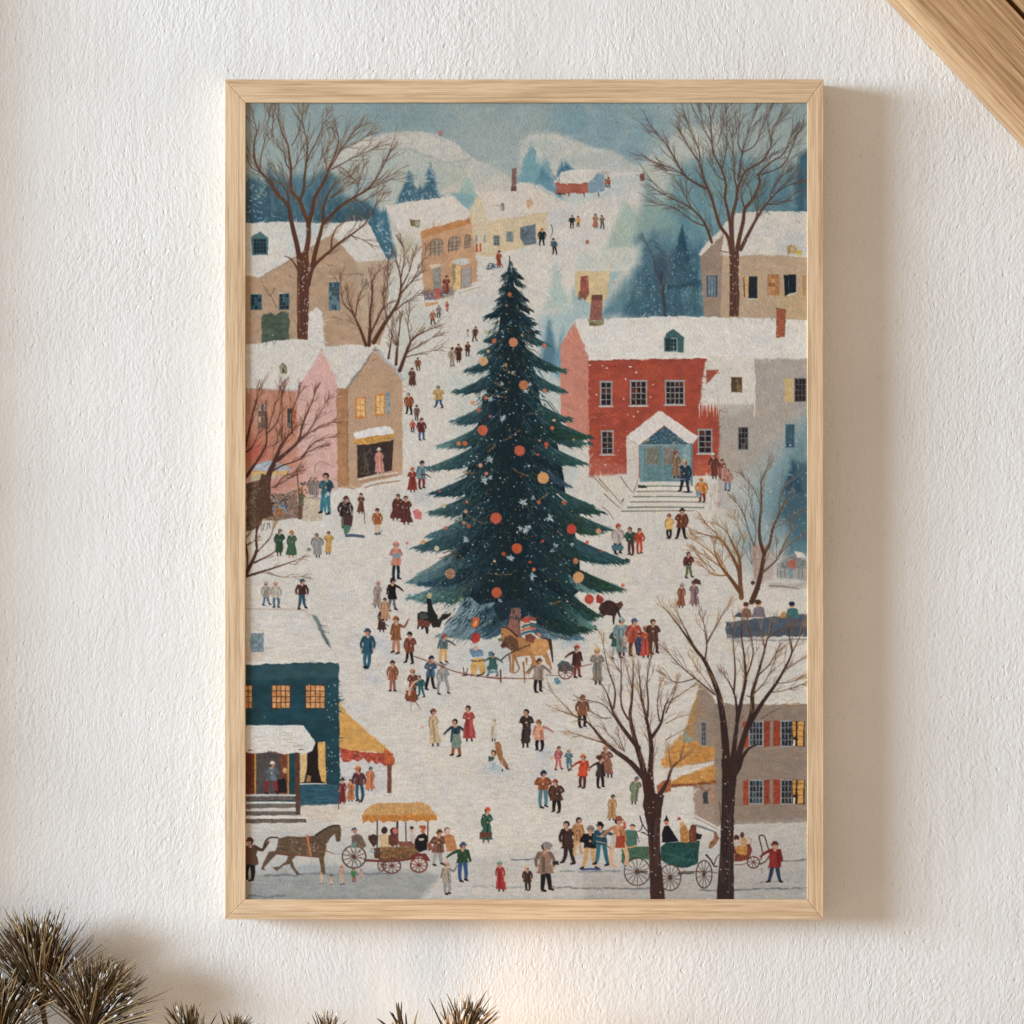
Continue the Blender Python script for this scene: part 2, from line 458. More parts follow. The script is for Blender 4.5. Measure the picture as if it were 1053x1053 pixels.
    for k in range(150):      # upright brush marks in the wood
        x = rnd.uniform(252, 396); y = rnd.uniform(176, 226)
        if x > 350 and y < 150 + (x - 330) * .9: continue
        g.line([(x, y), (x + rnd.uniform(-1.5, 1.5), y + rnd.uniform(6, 20))], rnd.uniform(1, 4), rnd.choice(((44, 84, 104), (78, 114, 128), (96, 130, 140), (56, 94, 110), (38, 74, 96))), rnd.uniform(.12, .4), 2.5)
    g.blob(300, 172, 46, 10, (140, 158, 156), .4); g.blob(362, 192, 18, 14, (140, 158, 156), .45)
    # dark firs on the hill
    for ax, ay, bl, br, by in ((421, 175, 408, 432, 209), (442, 168, 433, 453, 205), (432, 189, 420, 446, 208)):
        g.poly([(ax, ay), (bl, by), (br, by)], (66, 102, 118), 3.5)
    for cx_, cy_, hw, hh in ((421, 176, 12, 32), (442, 169, 11, 36), (546, 148, 18, 46), (562, 162, 16, 40)):
        for k in range(26):
            t = rnd.random(); x = cx_ + rnd.uniform(-1, 1) * hw * t; y = cy_ + hh * t; s = 1 if x > cx_ else -1
            g.line([(x, y), (x + s * 3.5, y + 4)], 1.2, rnd.choice(((44, 80, 100), (122, 148, 152), (82, 116, 128))), .45, 1.2)
    g.speck([(405, 180), (455, 176), (455, 208), (405, 210)], (150, 166, 168), .3, .65, 3)
    g.poly([(480, 177), (470, 203), (492, 203)], (148, 172, 160), 4, .9)
    g.poly([(462, 198), (492, 200), (481, 218)], (122, 156, 158), 4)
    g.poly([(546, 146), (528, 196), (566, 200)], (106, 148, 156), 6); g.poly([(560, 160), (548, 200), (580, 206)], (112, 150, 158), 5)
    g.poly([(578, 164), (571, 184), (592, 176)], (66, 110, 130), 4); g.poly([(557, 171), (550, 192), (574, 202), (572, 188)], (82, 124, 142), 4)
    g.poly([(540, 184), (556, 190), (572, 202), (580, 206), (572, 186)], (108, 148, 158), 4, .5)
    g.line([(540, 188), (556, 192), (572, 202), (584, 211)], 3, SNOW, .9, 3)
    # barn on stilts
    g.poly(T(2, 0, 195, 590, 560, 560, 640, 540, 840, 520, 840, 620, 560, 690, 320, 740), (172, 180, 176), 5, .7)
    g.poly(T(2, 0, 215, 574, 458, 574, 458, 657, 220, 657), (158, 84, 66), 1, var=.08)
    g.poly(T(2, 0, 456, 580, 520, 498, 566, 520, 572, 635, 458, 660), (118, 142, 156), 1)
    g.poly(T(2, 0, 203, 580, 262, 498, 330, 489, 522, 484, 560, 494, 520, 510, 458, 582), (198, 190, 178), 1)
    # pale firs, middle right
    g.poly([(642, 205), (622, 256), (668, 260), (668, 232)], (146, 168, 154), 8, .8)
    g.poly([(664, 183), (652, 254), (700, 256), (690, 215)], (122, 150, 146), 10, .85)
    g.poly([(655, 246), (690, 236), (722, 325), (612, 327), (636, 296), (658, 270)], (90, 126, 136), 14)
    g.poly([(668, 258), (722, 250), (724, 326), (652, 326)], (60, 98, 114), 16)
    g.poly([(701, 231), (694, 268), (686, 292), (718, 288), (708, 262)], (48, 90, 114), 4)
    for k in range(140):
        x = rnd.uniform(640, 722); y = rnd.uniform(236, 310)
        if x < 655 and y < 285: continue
        g.line([(x, y), (x + rnd.uniform(-1.5, 1.5), y + rnd.uniform(8, 22))], rnd.uniform(1.5, 5), rnd.choice(((62, 100, 116), (96, 130, 138), (44, 80, 100), (112, 142, 146))), rnd.uniform(.12, .4), 3)
    g.poly([(672, 232), (664, 262), (652, 290), (640, 326), (706, 326), (690, 285), (680, 256)], (76, 110, 122), 5, .65, grad=((58, 92, 108), 0, 235, 0, 326))
    g.poly([(701, 230), (697, 252), (692, 272), (684, 296), (720, 296), (712, 274), (705, 252)], (44, 80, 100), 2.4, .95, grad=((66, 100, 112), 0, 250, 0, 300))
    for k in range(60):
        y = rnd.uniform(245, 322); x = 672 + rnd.uniform(-1, 1) * (y - 232) * .33; s = 1 if x > 672 else -1
        g.line([(x, y), (x + s * 4, y + 4)], 1.4, rnd.choice(((48, 82, 98), (108, 138, 142), (60, 94, 108))), .45, 1.4)
    for k in range(40):
        y = rnd.uniform(238, 294); x = 701.5 + rnd.uniform(-1, 1) * (y - 230) * .26; s = 1 if x > 701 else -1
        g.line([(x, y), (x + s * 3, y + 3.5)], 1.2, rnd.choice(((36, 66, 86), (84, 116, 126), (52, 86, 102))), .5, 1.2)
    g.speck([(650, 262), (722, 255), (722, 326), (640, 326)], (136, 160, 164), .3, .6, 4, 1.6)
    g.line([(686, 296), (720, 290)], 5, (34, 66, 88), .5, 4)
    g.blob(681, 276, 9, 20, (62, 80, 96), .7, 2)
    g.line([(680, 280), (682, 300), (684, 324)], 2.2, (58, 58, 68), .8, 1.5)
    g.poly([(592, 262), (640, 256), (658, 252), (655, 270), (640, 279), (595, 278)], (186, 188, 176), 8)
    g.poly([(600, 280), (640, 279), (626, 300), (618, 326), (590, 326), (588, 300)], (150, 172, 170), 6)
    g.poly([(591, 279), (628, 278), (624, 305), (616, 318), (592, 302)], (200, 175, 130), 2, var=.04)
    g.poly([(571, 270), (560, 318), (588, 318)], (164, 180, 170), 6)
    g.poly([(555, 325), (610, 312), (596, 328), (578, 356), (576, 400), (556, 380)], (160, 178, 176), 8)
    g.poly([(565, 326), (554, 378), (576, 378)], (80, 118, 134), 5); g.poly([(580, 335), (566, 380), (578, 392)], (108, 142, 158), 5)
    # misty halo on the snow round the big tree
    g.poly([(500, 312), (512, 300), (480, 385), (465, 440), (480, 500), (560, 560), (600, 480), (585, 420), (575, 395)], (176, 182, 174), 14, .6)
    g.blob(470, 395, 14, 10, (172, 182, 172), .6)
    # lane down to the square
    for a, b in (((470, 300), (440, 345)), ((498, 280), (452, 340)), ((520, 270), (470, 330))):
        g.line([a, b], 2, (182, 174, 166), .5, 3)
    g.poly([(400, 270), (432, 310), (446, 325), (420, 400), (412, 390), (398, 345)], (186, 184, 170), 10, .8)
    # ----- house, top left
    wall = (168, 138, 110)
    g.poly([(249, 283), (268, 284), (342, 238), (362, 262), (398, 266), (399, 330), (388, 360), (249, 362)], wall, 1, var=.04)
    g.poly([(366, 268), (399, 266), (399, 330), (386, 357), (374, 357)], (174, 150, 124), 1.2, var=.04)
    g.poly([(249, 229), (290, 228), (330, 229), (377, 227), (385, 242), (398, 267), (366, 269), (350, 250), (342, 240), (300, 265), (268, 285), (249, 283)], SNOW, 1.1, var=.02)
    g.poly([(300, 229), (345, 229), (325, 246), (295, 258)], (172, 180, 178), 8, .7)
    g.line([(352, 282), (373, 282)], 1, (110, 84, 66), .8); g.line([(373, 282), (373, 290)], 1, (120, 96, 76), .6)
    g.line([(398, 268), (398.5, 330)], 1.2, (120, 110, 98), .7)
    g.line([(268, 285), (300, 266), (330, 248)], 1.6, (142, 108, 84), .6, 2)
    g.poly(T(0, 1, 130, 600, 150, 565, 195, 552, 230, 572, 262, 556, 292, 540, 330, 560, 332, 772, 130, 778), (76, 90, 72), 1.2, var=.14, cell=3)
    g.poly([(316, 322), (325, 315), (331, 321), (332, 345), (336, 358), (316, 357)], (204, 196, 188), 1.5)
    # ----- pink house, left
    g.poly([(249, 398), (305, 398), (331, 359), (348, 398), (348, 503), (300, 520), (249, 520)], (200, 158, 146), 1, var=.04)
    g.poly([(249, 398), (304, 399), (306, 440), (304, 480), (249, 490)], (180, 122, 98), 3, var=.05)
    g.blob(262, 465, 14, 16, (176, 82, 62), .85); g.blob(300, 480, 12, 16, (190, 128, 108), .8)
    g.blob(285, 500, 20, 10, (170, 108, 88), .7)
    g.poly([(249, 354), (280, 351), (312, 347), (318, 349), (331, 357), (322, 372), (304, 402), (249, 399)], SNOW, 1.1, var=.02)
    g.poly([(330, 357), (352, 355), (386, 354), (377, 368), (358, 400), (347, 399), (340, 378)], SNOW, 1.1, var=.02)
    g.line([(252, 400), (304, 401)], 1.6, (150, 132, 120), .7, 2)
    g.poly([(331, 360), (322, 376), (318, 390), (346, 392), (340, 378)], (206, 158, 148), 4, .7)
    # ----- tan shop beside it
    g.poly([(346, 400), (358, 399), (386, 358), (414, 390), (414, 488), (380, 496), (366, 503), (347, 501)], (176, 142, 112), 1, var=.03)
    g.poly([(346, 400), (357, 400), (358, 500), (347, 501)], (164, 116, 78), 1, var=.05)
    g.line([(357, 400), (357.5, 495)], 1, (120, 88, 66), .8)
    g.line([(357, 399), (372, 378), (386, 358)], 1.8, (96, 84, 78), .7, 1.6)
    g.line([(387, 357), (400, 372), (415, 388)], 4.5, (164, 166, 168), .9, 1.6); g.line([(386, 354), (400, 369), (416, 386)], 2, SNOW_L, .9, 1.6)
    # ----- brick house up the lane
    g.poly([(433, 236), (489, 221), (491, 288), (470, 297), (436, 309), (433, 270)], (184, 141, 106), 1, var=.06)
    g.poly([(434, 237), (489, 222), (489, 228), (434, 245)], (178, 116, 66), 1, .8, var=.1, cell=2)
    g.poly([(396, 211), (430, 206), (466, 201), (489, 222), (470, 227), (434, 237), (431, 250), (412, 240)], (200, 190, 178), 1.2, var=.02)
    g.blob(418, 252, 9, 12, (172, 160, 122), .7)
    g.poly([(435, 300), (458, 296), (470, 294), (466, 306), (437, 309)], (130, 112, 104), 2, .9)
    # ----- cream house beyond
    g.poly([(483, 222), (491, 199), (505, 224), (566, 214), (566, 234), (548, 252), (530, 256), (500, 264), (489, 262)], (197, 175, 140), 1, var=.03)
    g.poly([(486, 214), (491, 199), (502, 226), (501, 258), (491, 262)], (196, 180, 150), 1.2)
    g.poly([(491, 198), (527, 195), (535, 186), (548, 189), (566, 200), (585, 212), (588, 224), (565, 217), (502, 228)], (199, 188, 174), 1.2, var=.02)
    g.poly([(563, 217), (585, 210), (592, 224), (576, 236), (562, 240)], (188, 184, 176), 2)
    # ----- top right house
    g.poly([(720, 264), (741, 260), (834, 262), (834, 329), (724, 327)], (176, 150, 122), 1, var=.03)
    g.poly([(720, 263), (745, 236), (743, 262), (741, 327), (724, 326)], (146, 124, 106), 1, var=.04)
    g.poly([(800, 300), (834, 296), (834, 326), (800, 326)], (188, 158, 108), 8, .6)
    g.poly([(718, 262), (730, 246), (746, 230), (757, 219), (780, 217), (834, 217), (834, 264), (792, 262), (741, 263), (745, 240), (722, 262)], SNOW, 1.1, var=.02)
    g.poly([(798, 245), (812, 236), (834, 240), (834, 262), (800, 262)], (188, 184, 178), 4)
    # ----- red house
    g.poly([(591, 331), (607, 369), (607, 452), (588, 447), (577, 430), (576, 356)], (192, 122, 102), 1, var=.04)
    g.poly([(588, 446), (607, 451), (607, 490), (600, 492), (592, 470)], SNOW, 2)
    g.poly([(605, 369), (728, 366.5), (724, 378), (722, 412), (741, 414), (741, 489), (606, 491)], (166, 70, 52), .9, var=.06)
    g.poly([(741, 366), (834, 366), (834, 560), (738, 520)], (164, 153, 141), 1, var=.025)
    g.poly([(591, 330), (592, 327.5), (640, 327), (690, 325), (750, 326), (834, 329), (834, 369), (776, 369.5), (728, 367.5), (660, 369), (606, 370), (600, 352)], SNOW_L, 1.1, var=.02)
    g.line([(606, 369), (660, 368), (729, 367)], 2.4, (214, 206, 196), .9, 1.4)
    g.line([(606, 371), (660, 370), (727, 369)], 1, (120, 62, 48), .5)
    g.line([(729, 367), (776, 369), (832, 369)], 1.2, (150, 142, 132), .6, 1.6)
    g.poly([(728, 367), (740, 366), (776, 366), (777, 416), (720, 416), (721.5, 399), (724, 378)], (202, 194, 182), .9, var=.02)
    g.poly([(726, 380.5), (740, 380), (727, 395)], (160, 76, 56), .9); g.line([(723.5, 376), (722, 400), (720.5, 416)], 1.2, (150, 138, 132), .7)
    g.line([(738, 398), (738, 414)], 1, (176, 168, 158), .8); g.line([(775, 372), (776.5, 416), (776, 428)], 1.6, (206, 199, 188), .9, 1.4)
    g.poly([(720, 415), (776, 415), (770, 424), (740, 430), (739, 420)], (176, 168, 156), 3, .6)
    g.line([(739.5, 418), (740, 488)], 1.4, (140, 118, 106), .6)
    g.poly([(606, 472), (645, 478), (645, 490), (606, 491)], (176, 98, 78), 3, .6, var=.12, cell=2)
    g.poly([(714, 475), (740, 470), (740, 489), (714, 489)], (182, 90, 68), 3, .7, var=.1, cell=2)
    # misty blue tree over the grey house
    g.poly([(834, 420), (815, 440), (800, 462), (780, 480), (755, 500), (745, 560), (780, 590), (800, 570), (834, 560)], (132, 156, 158), 26, .9)
    g.poly([(834, 428), (820, 448), (800, 490), (785, 520), (800, 545), (834, 560)], (96, 128, 136), 16, .85)
    g.poly([(815, 472), (800, 530), (834, 560), (834, 478)], (60, 94, 108), 9, .9)
    g.poly([(816, 473), (806, 506), (826, 506)], (40, 80, 104), 5)
    g.poly([(812, 540), (834, 520), (834, 572), (808, 575)], (62, 104, 120), 9, .8)
    g.speck([(780, 455), (834, 420), (834, 560), (760, 560)], (178, 188, 184), .2, .6, 5, 2.0)
    g.poly([(742, 490), (775, 490), (770, 540), (745, 560), (735, 530)], (190, 184, 174), 14, .6)
    # entrance steps and bank
    g.poly([(606, 490), (645, 487), (657, 498), (712, 497), (722, 505), (726, 520), (640, 523), (618, 524)], (200, 191, 178), 3)
    # distant pavilion, far right
    g.poly([(799, 580), (806, 574), (818, 569), (834, 578), (834, 598), (800, 594)], (150, 148, 142), 3)
    g.poly([(773, 562), (786, 560), (797, 572), (796, 596), (776, 600)], (170, 152, 142), 4, .8)
    g.line([(792, 602), (815, 603), (834, 600)], 5, (158, 152, 144), .7, 3)
    # ----- dark green shop
    g.line([(252, 626), (290, 626.5), (314, 627), (318, 633)], 1.1, (168, 140, 118), .8, 1.4)
    g.line([(312, 628), (330, 652), (342, 668), (348, 681)], 1.0, (176, 160, 148), .6, 1.6)
    g.poly([(320, 632), (325, 634), (338, 660), (340, 668), (335, 662)], (94, 112, 116), 2, .9, grad=((66, 84, 86), 322, 632, 338, 666))
    g.poly([(249, 683), (300, 682), (348, 681.5), (349, 740), (350, 827), (249, 832)], (32, 70, 80), 1, var=.1)
    g.poly([(249, 684), (347, 682), (347, 696), (249, 700)], (56, 86, 92), 3, .6, var=.1)
    g.poly([(251, 666), (274, 666), (272, 678), (251, 680)], (196, 176, 156), 4, .8)
    g.line([(249, 682.5), (300, 681), (347, 680.5)], 2, SNOW_L, .9, 1.4)
    # orange tent
    g.poly([(348.5, 722), (358, 735), (374, 750), (390, 763), (404, 775), (349, 771)], (196, 144, 74), 1, var=.06, cell=3)
    g.poly([(350, 775), (400, 777), (400, 812), (350, 828)], (190, 186, 182), 2)
    g.poly([(308, 828), (350, 826), (372, 836), (340, 848), (308, 842)], (192, 178, 160), 6, .6, var=.06, cell=3)
    # ----- lower right house and tent
    g.poly([(718, 704), (736, 722), (790, 725), (834, 724), (834, 846), (756, 848), (734, 850), (714, 836)], (136, 118, 103), 1, var=.04)
    g.poly([(720, 703), (734, 716), (738, 850), (716, 836), (712, 790), (702, 760)], (142, 122, 104), 1, var=.03)
    g.poly([(720, 705), (715, 735), (712, 765), (722, 785), (684, 790), (684, 772), (704, 752)], (168, 124, 70), 4, .85)
    g.poly([(684, 775), (700, 758), (736, 770), (735, 782), (704, 788), (682, 790)], (188, 128, 62), 2, var=.1, cell=2)
    g.poly([(684, 794), (720, 786), (735, 783), (735, 790), (700, 800), (690, 803)], SNOW, 1.6)
    g.poly([(690, 803), (706, 797), (735, 786), (735, 806), (690, 808)], (188, 130, 62), 1.2, var=.1, cell=2)
    g.line([(688, 808), (712, 807), (735, 804)], 3.0, (124, 66, 40), .9, 1.6)
    g.poly([(685, 811), (712, 812), (716, 836), (734, 850), (700, 850), (684, 845)], (198, 192, 182), 3)
    g.poly([(713, 812), (734, 808), (735, 849), (714, 838)], (150, 130, 116), 2)
    g.poly([(742, 656), (829, 655), (834, 724), (770, 725), (742, 724), (721, 704), (735, 680)], SNOW, 4, .6)
    g.poly([(735, 690), (745, 668), (742, 712), (730, 712)], (176, 172, 168), 5, .7)
    g.line([(736, 726), (790, 725), (834, 725)], 2.4, (122, 106, 94), .6, 2); g.line([(736, 722.5), (790, 723.5), (834, 722.5)], 2, SNOW_L, .8, 1.6)
    g.poly([(746, 640), (800, 634), (834, 631), (834, 655), (800, 654), (747, 656)], (76, 88, 102), 1, var=.08)
    g.line([(748, 657), (834, 658.5)], 3, (176, 172, 168), .9, 2); g.line([(752, 659.5), (834, 657.5)], 1, (110, 104, 100), .8)
    # bottom: slushy road
    g.poly([(249, 850), (310, 848), (400, 862), (480, 880), (600, 872), (834, 862), (834, 930), (249, 930)], (176, 174, 168), 18, .8)
    g.poly([(249, 898), (330, 897), (420, 895), (452, 900), (430, 930), (249, 930)], (134, 138, 136), 7, .8, var=.04)
    g.poly([(600, 898), (690, 897), (834, 885), (834, 930), (600, 930)], (162, 157, 150), 10, .8, var=.03)
    g.poly([(740, 848), (834, 844), (834, 886), (740, 890)], (172, 166, 158), 8, .7, var=.02)
    g.blob(640, 905, 50, 12, (168, 160, 154), .6); g.blob(520, 905, 40, 16, (178, 170, 164), .5)
    for pts, a in ((T(0, 5, 40, 990, 150, 1000, 300, 992), .7), (T(0, 5, 150, 850, 300, 848, 420, 842, 560, 838, 900, 838, 1050, 832), .7),
                   (T(1, 5, 920, 734, 980, 732, 1050, 730), .8), (T(1, 5, 640, 930, 900, 930, 1050, 935), .35), (T(2, 5, 190, 930, 400, 938, 600, 938, 900, 945), .8),
                   (T(2, 5, 250, 815, 400, 818, 690, 818), .6), (T(2, 5, 0, 732, 120, 722), .8), (T(3, 5, 250, 955, 500, 952, 700, 945, 960, 940), .8),
                   (T(3, 5, 810, 742, 900, 742, 1010, 736), .9), (T(2, 5, 600, 640, 700, 640), .5)):
        g.line(pts, 1.3, (72, 82, 88), a, 1.4)
    g.blob(325, 893, 45, 4, (116, 132, 144), .5); g.blob(345, 900, 30, 3, (120, 130, 140), .4)
    # shadows of the walkers and shine of the trodden ice, thinly painted
    g.blob(520, 800, 60, 14, (186, 180, 172), .5); g.blob(430, 700, 60, 20, (190, 188, 182), .5)
    g.blob(505, 672, 26, 16, (166, 176, 178), .7); g.blob(585, 660, 14, 7, (150, 166, 172), .6)
    g.blob(513, 793, 14, 5, (166, 178, 182), .6); g.blob(560, 775, 8, 10, (164, 174, 184), .6, 1, .5)
    g.blob(395, 668, 20, 7, (178, 180, 184), .7, 1, .6); g.blob(385, 700, 8, 4, (160, 162, 172), .6, 1, .4)
    g.blob(432, 512, 14, 7, (176, 180, 182), .6); g.blob(560, 800, 12, 8, (180, 184, 190), .5)
    g.blob(605, 868, 30, 14, (190, 184, 178), .5)

def underpaint_dabs(n=9000):
    """visible short strokes that pick up and shift the colour under them"""
    for _ in range(n):
        x = rnd.uniform(252, 831); y = rnd.uniform(104, 927)
        c = G.c[int((y - Y0) / RES), int((x - X0) / RES)]
        m = 1 + rnd.choice((-1, 1)) * rnd.uniform(.02, .07)
        base = .0 if y > 560 else (math.sin(x * .021) + math.sin(y * .027 + 1)) * 1.2
        a = base + rnd.uniform(-.5, .5); ln = rnd.uniform(3, 9)
        G.line([(x, y), (x + math.cos(a) * ln, y - math.sin(a) * ln)], rnd.uniform(.9, 2.0), tuple(c * m + np.array((rnd.uniform(-3, 3), 0, rnd.uniform(-3, 3)))), .75, 1.0, True, .5)

def finish_surface():
    """the last pass: drags and stipple of the brush over everything, slightly greyed pigments"""
    g = G
    ox = (g.vn(2.6) - .5) * .8 / RES; oy = (g.vn(2.6) - .5) * .8 / RES
    jj, ii = np.mgrid[0:g.ny, 0:g.nx]
    g.c = g.c[np.clip(np.rint(jj + oy).astype(int), 0, g.ny - 1), np.clip(np.rint(ii + ox).astype(int), 0, g.nx - 1)]
    lum = (g.c @ np.array((.3, .59, .11)))[..., None]
    g.c = lum + (g.c - lum) * .87
    k = np.clip((110 - lum) / 110, 0, 1)
    g.c *= 1 - .26 * k
    v = (g.vn(1.5, 4.0) - .5) * .07
    v2 = (g.vn(1.4) - .5) * .055 + (g.vn(2.4) - .5) * .045
    w = np.clip((g.gy - 520) / 120, 0, 1)
    dark = np.clip(lum[..., 0] / 150, .35, 1)
    g.c *= 1 + ((v * w + v2 * (1 - .5 * w)) * dark)[..., None]
    g.c += (g.vn(9) - .5)[..., None] * np.array((5., 1., -5.))
    np.clip(g.c, 3, 245, out=g.c)
# ================================================= bare trees
def branchlet(x, y, a, ln, w, col, depth, curl=0.0, al=.9):
    pts = [(x, y)]
    n = 4
    for i in range(n):
        a += rnd.uniform(-.10, .10) + curl / n
        x += math.cos(a) * ln / n; y -= math.sin(a) * ln / n
        pts.append((x, y))
    P.stroke(pts, w, .25, col, var=.12, a=al)
    if depth > 0:
        for i in range(rnd.choice((1, 2, 2))):
            k = rnd.randint(1, n - 1)
            s = rnd.choice((-1, 1))
            branchlet(pts[k][0], pts[k][1], a + s * rnd.uniform(.28, .6), ln * rnd.uniform(.45, .8), w * .7, col, depth - 1, -s * .25, al * .9)

def limb(pts, w0, w1, col, twig=None, tl=13, dens=1.0, tcol=None, hl=False, depth=1, start=.3):
    if w0 < 3: w0 *= .85
    q = P.stroke(pts, w0, min(w1, .6), col, var=.05)
    n = len(q)
    if hl and w0 > 4:
        P.stroke([(x - w0 * .12, y) for x, y in pts], w0 * .3, w1 * .3, tuple(c * 1.2 + 6 for c in col), var=.05, a=.5)
    if twig:
        tot = sum(math.hypot(q[i + 1][0] - q[i][0], q[i + 1][1] - q[i][1]) for i in range(n - 1))
        m = int(tot / 6.2 * dens * (1 - start)) + 1
        for i in range(m):
            t = start + (1 - start) * (i + rnd.random()) / m
            k = min(n - 2, int(t * (n - 1)))
            a = math.atan2(-(q[k + 1][1] - q[k][1]), q[k + 1][0] - q[k][0])
            s = 1 if i % 2 else -1
            if rnd.random() < .25: s = -s
            a2 = a + s * rnd.uniform(.2, .6)
            up = math.sin(a2)
            branchlet(q[k][0], q[k][1], a2, tl * rnd.uniform(.7, 1.75) * (.85 + .25 * up), rnd.uniform(.45, .7) if w0 > 2 else .5, tcol or col, depth, -s * rnd.uniform(.15, .45))
        a = math.atan2(-(q[-1][1] - q[-2][1]), q[-1][0] - q[-2][0])
        for s in (-.3, -.05, .22):
            branchlet(q[-1][0], q[-1][1], a + s, tl * rnd.uniform(.7, 1.2), .6, tcol or col, 1)

def flecks(pts, n, col=(206, 196, 184), r=(.3, .7)):
    xs = [p[0] for p in pts]; ys = [p[1] for p in pts]
    for _ in range(n):
        x, y = rnd.uniform(min(xs), max(xs)), rnd.uniform(min(ys), max(ys))
        P.oval(x, y, rnd.uniform(*r), rnd.uniform(*r), col, n=5)

def tree_left_top():
    B = (98, 58, 42); TW = (104, 76, 56)
    R = lambda *a: T(0, 0, *a)
    P.poly(R(388, 1712, 388, 1300, 386, 1090, 470, 1085, 478, 1280, 474, 1400, 466, 1712), B, .3, .08)
    for k in range(7):
        x = rnd.uniform(390, 460)
        P.stroke(R(x, rnd.uniform(1120, 1300), x + rnd.uniform(-6, 6), 1400, x + rnd.uniform(-6, 6), rnd.uniform(1500, 1690)), .5, .3, (120, 74, 54) if k % 2 else (72, 40, 32))
    L = [((405, 1130, 385, 1020, 360, 920, 335, 800, 320, 740, 250, 665, 190, 570, 130, 510, 95, 450, 75, 380, 80, 290, 95, 200, 75, 120), 5.4, .6, 1.2),
         ((335, 770, 320, 680, 300, 620, 270, 580, 240, 520), 2.6, .5, .6), ((315, 660, 318, 600, 290, 540), 1.4, .4, .5),
         ((440, 1130, 468, 1000, 470, 880, 440, 800, 405, 710, 350, 640, 342, 540, 345, 470, 330, 380, 320, 300, 280, 220, 255, 140, 250, 70), 5.6, .6, .9),
         ((405, 710, 435, 640, 440, 560, 450, 470, 460, 380, 460, 290, 440, 200, 420, 100), 3.0, .5, .9),
         ((440, 620, 490, 590, 510, 520, 560, 410), 1.3, .4, .8), ((460, 430, 490, 350, 520, 300, 555, 220, 600, 100), 1.6, .4, .8),
         ((345, 480, 310, 450, 300, 380, 250, 310, 205, 260, 215, 150), 1.5, .4, .8), ((340, 500, 380, 450, 415, 350), 1.2, .4, .8),
         ((130, 510, 60, 470, 35, 420), 1.5, .4, .7), ((120, 480, 130, 380, 160, 250, 190, 60), 1.3, .4, .7),
         ((350, 310, 390, 240, 430, 90), 1.2, .4, .6),
         ((470, 890, 500, 780, 510, 700, 560, 610, 600, 530, 630, 450, 670, 360, 690, 270, 680, 230), 4.4, .6, 1),
         ((600, 520, 660, 420, 710, 340, 800, 300, 890, 240), 1.9, .5, 1.1), ((640, 480, 720, 440, 790, 400, 930, 340), 1.5, .4, 1.1),
         ((610, 510, 590, 400, 620, 300), 1.2, .4, .6), ((680, 370, 760, 260, 830, 180), 1.4, .4, .9),
         ((500, 1180, 525, 1060, 560, 930, 575, 850, 580, 760, 600, 690, 640, 610, 660, 590), 5.4, .7, .7),
         ((575, 880, 640, 810, 700, 750, 790, 690, 880, 640, 930, 590, 990, 500, 1050, 380), 3.8, .6, 1.1),
         ((880, 640, 960, 600, 1050, 560), 1.6, .4, .9), ((800, 690, 850, 720, 940, 670), 1.4, .4, .8), ((820, 680, 830, 590, 790, 550), 1.3, .4, .8), ((830, 600, 870, 470), 1.2, .4, .8),
         ((630, 690, 700, 630, 760, 540), 1.4, .4, .8), ((640, 680, 690, 650, 760, 600), 1.2, .4, .6),
         ((470, 1320, 500, 1200, 560, 1130, 620, 1080, 700, 1010, 800, 940, 880, 870, 960, 740), 4.2, .8, .6),
         ((635, 1050, 645, 960, 680, 900, 740, 860), 2.4, .6, .5), ((780, 960, 860, 990), 1.2, .4, .5),
         ((395, 1210, 345, 1130, 295, 1110), 2.8, .9, 0)]
    for pts, a, b, d in L:
        limb(R(*pts), a, b, B if a > 3.5 else (100, 64, 46), d > 0, 17, d * 1.05, TW)
    flecks(R(395, 900, 470, 1690), 45)
    for p in ((225, 1340, 190, 1400, 130, 1290), (240, 1480, 200, 1400, 160, 1330), (610, 1175, 640, 1175, 670, 1190), (640, 1550, 680, 1560, 720, 1570), (330, 1250, 350, 1265, 365, 1275)):
        P.stroke(R(*p), .9, .4, (122, 84, 62))

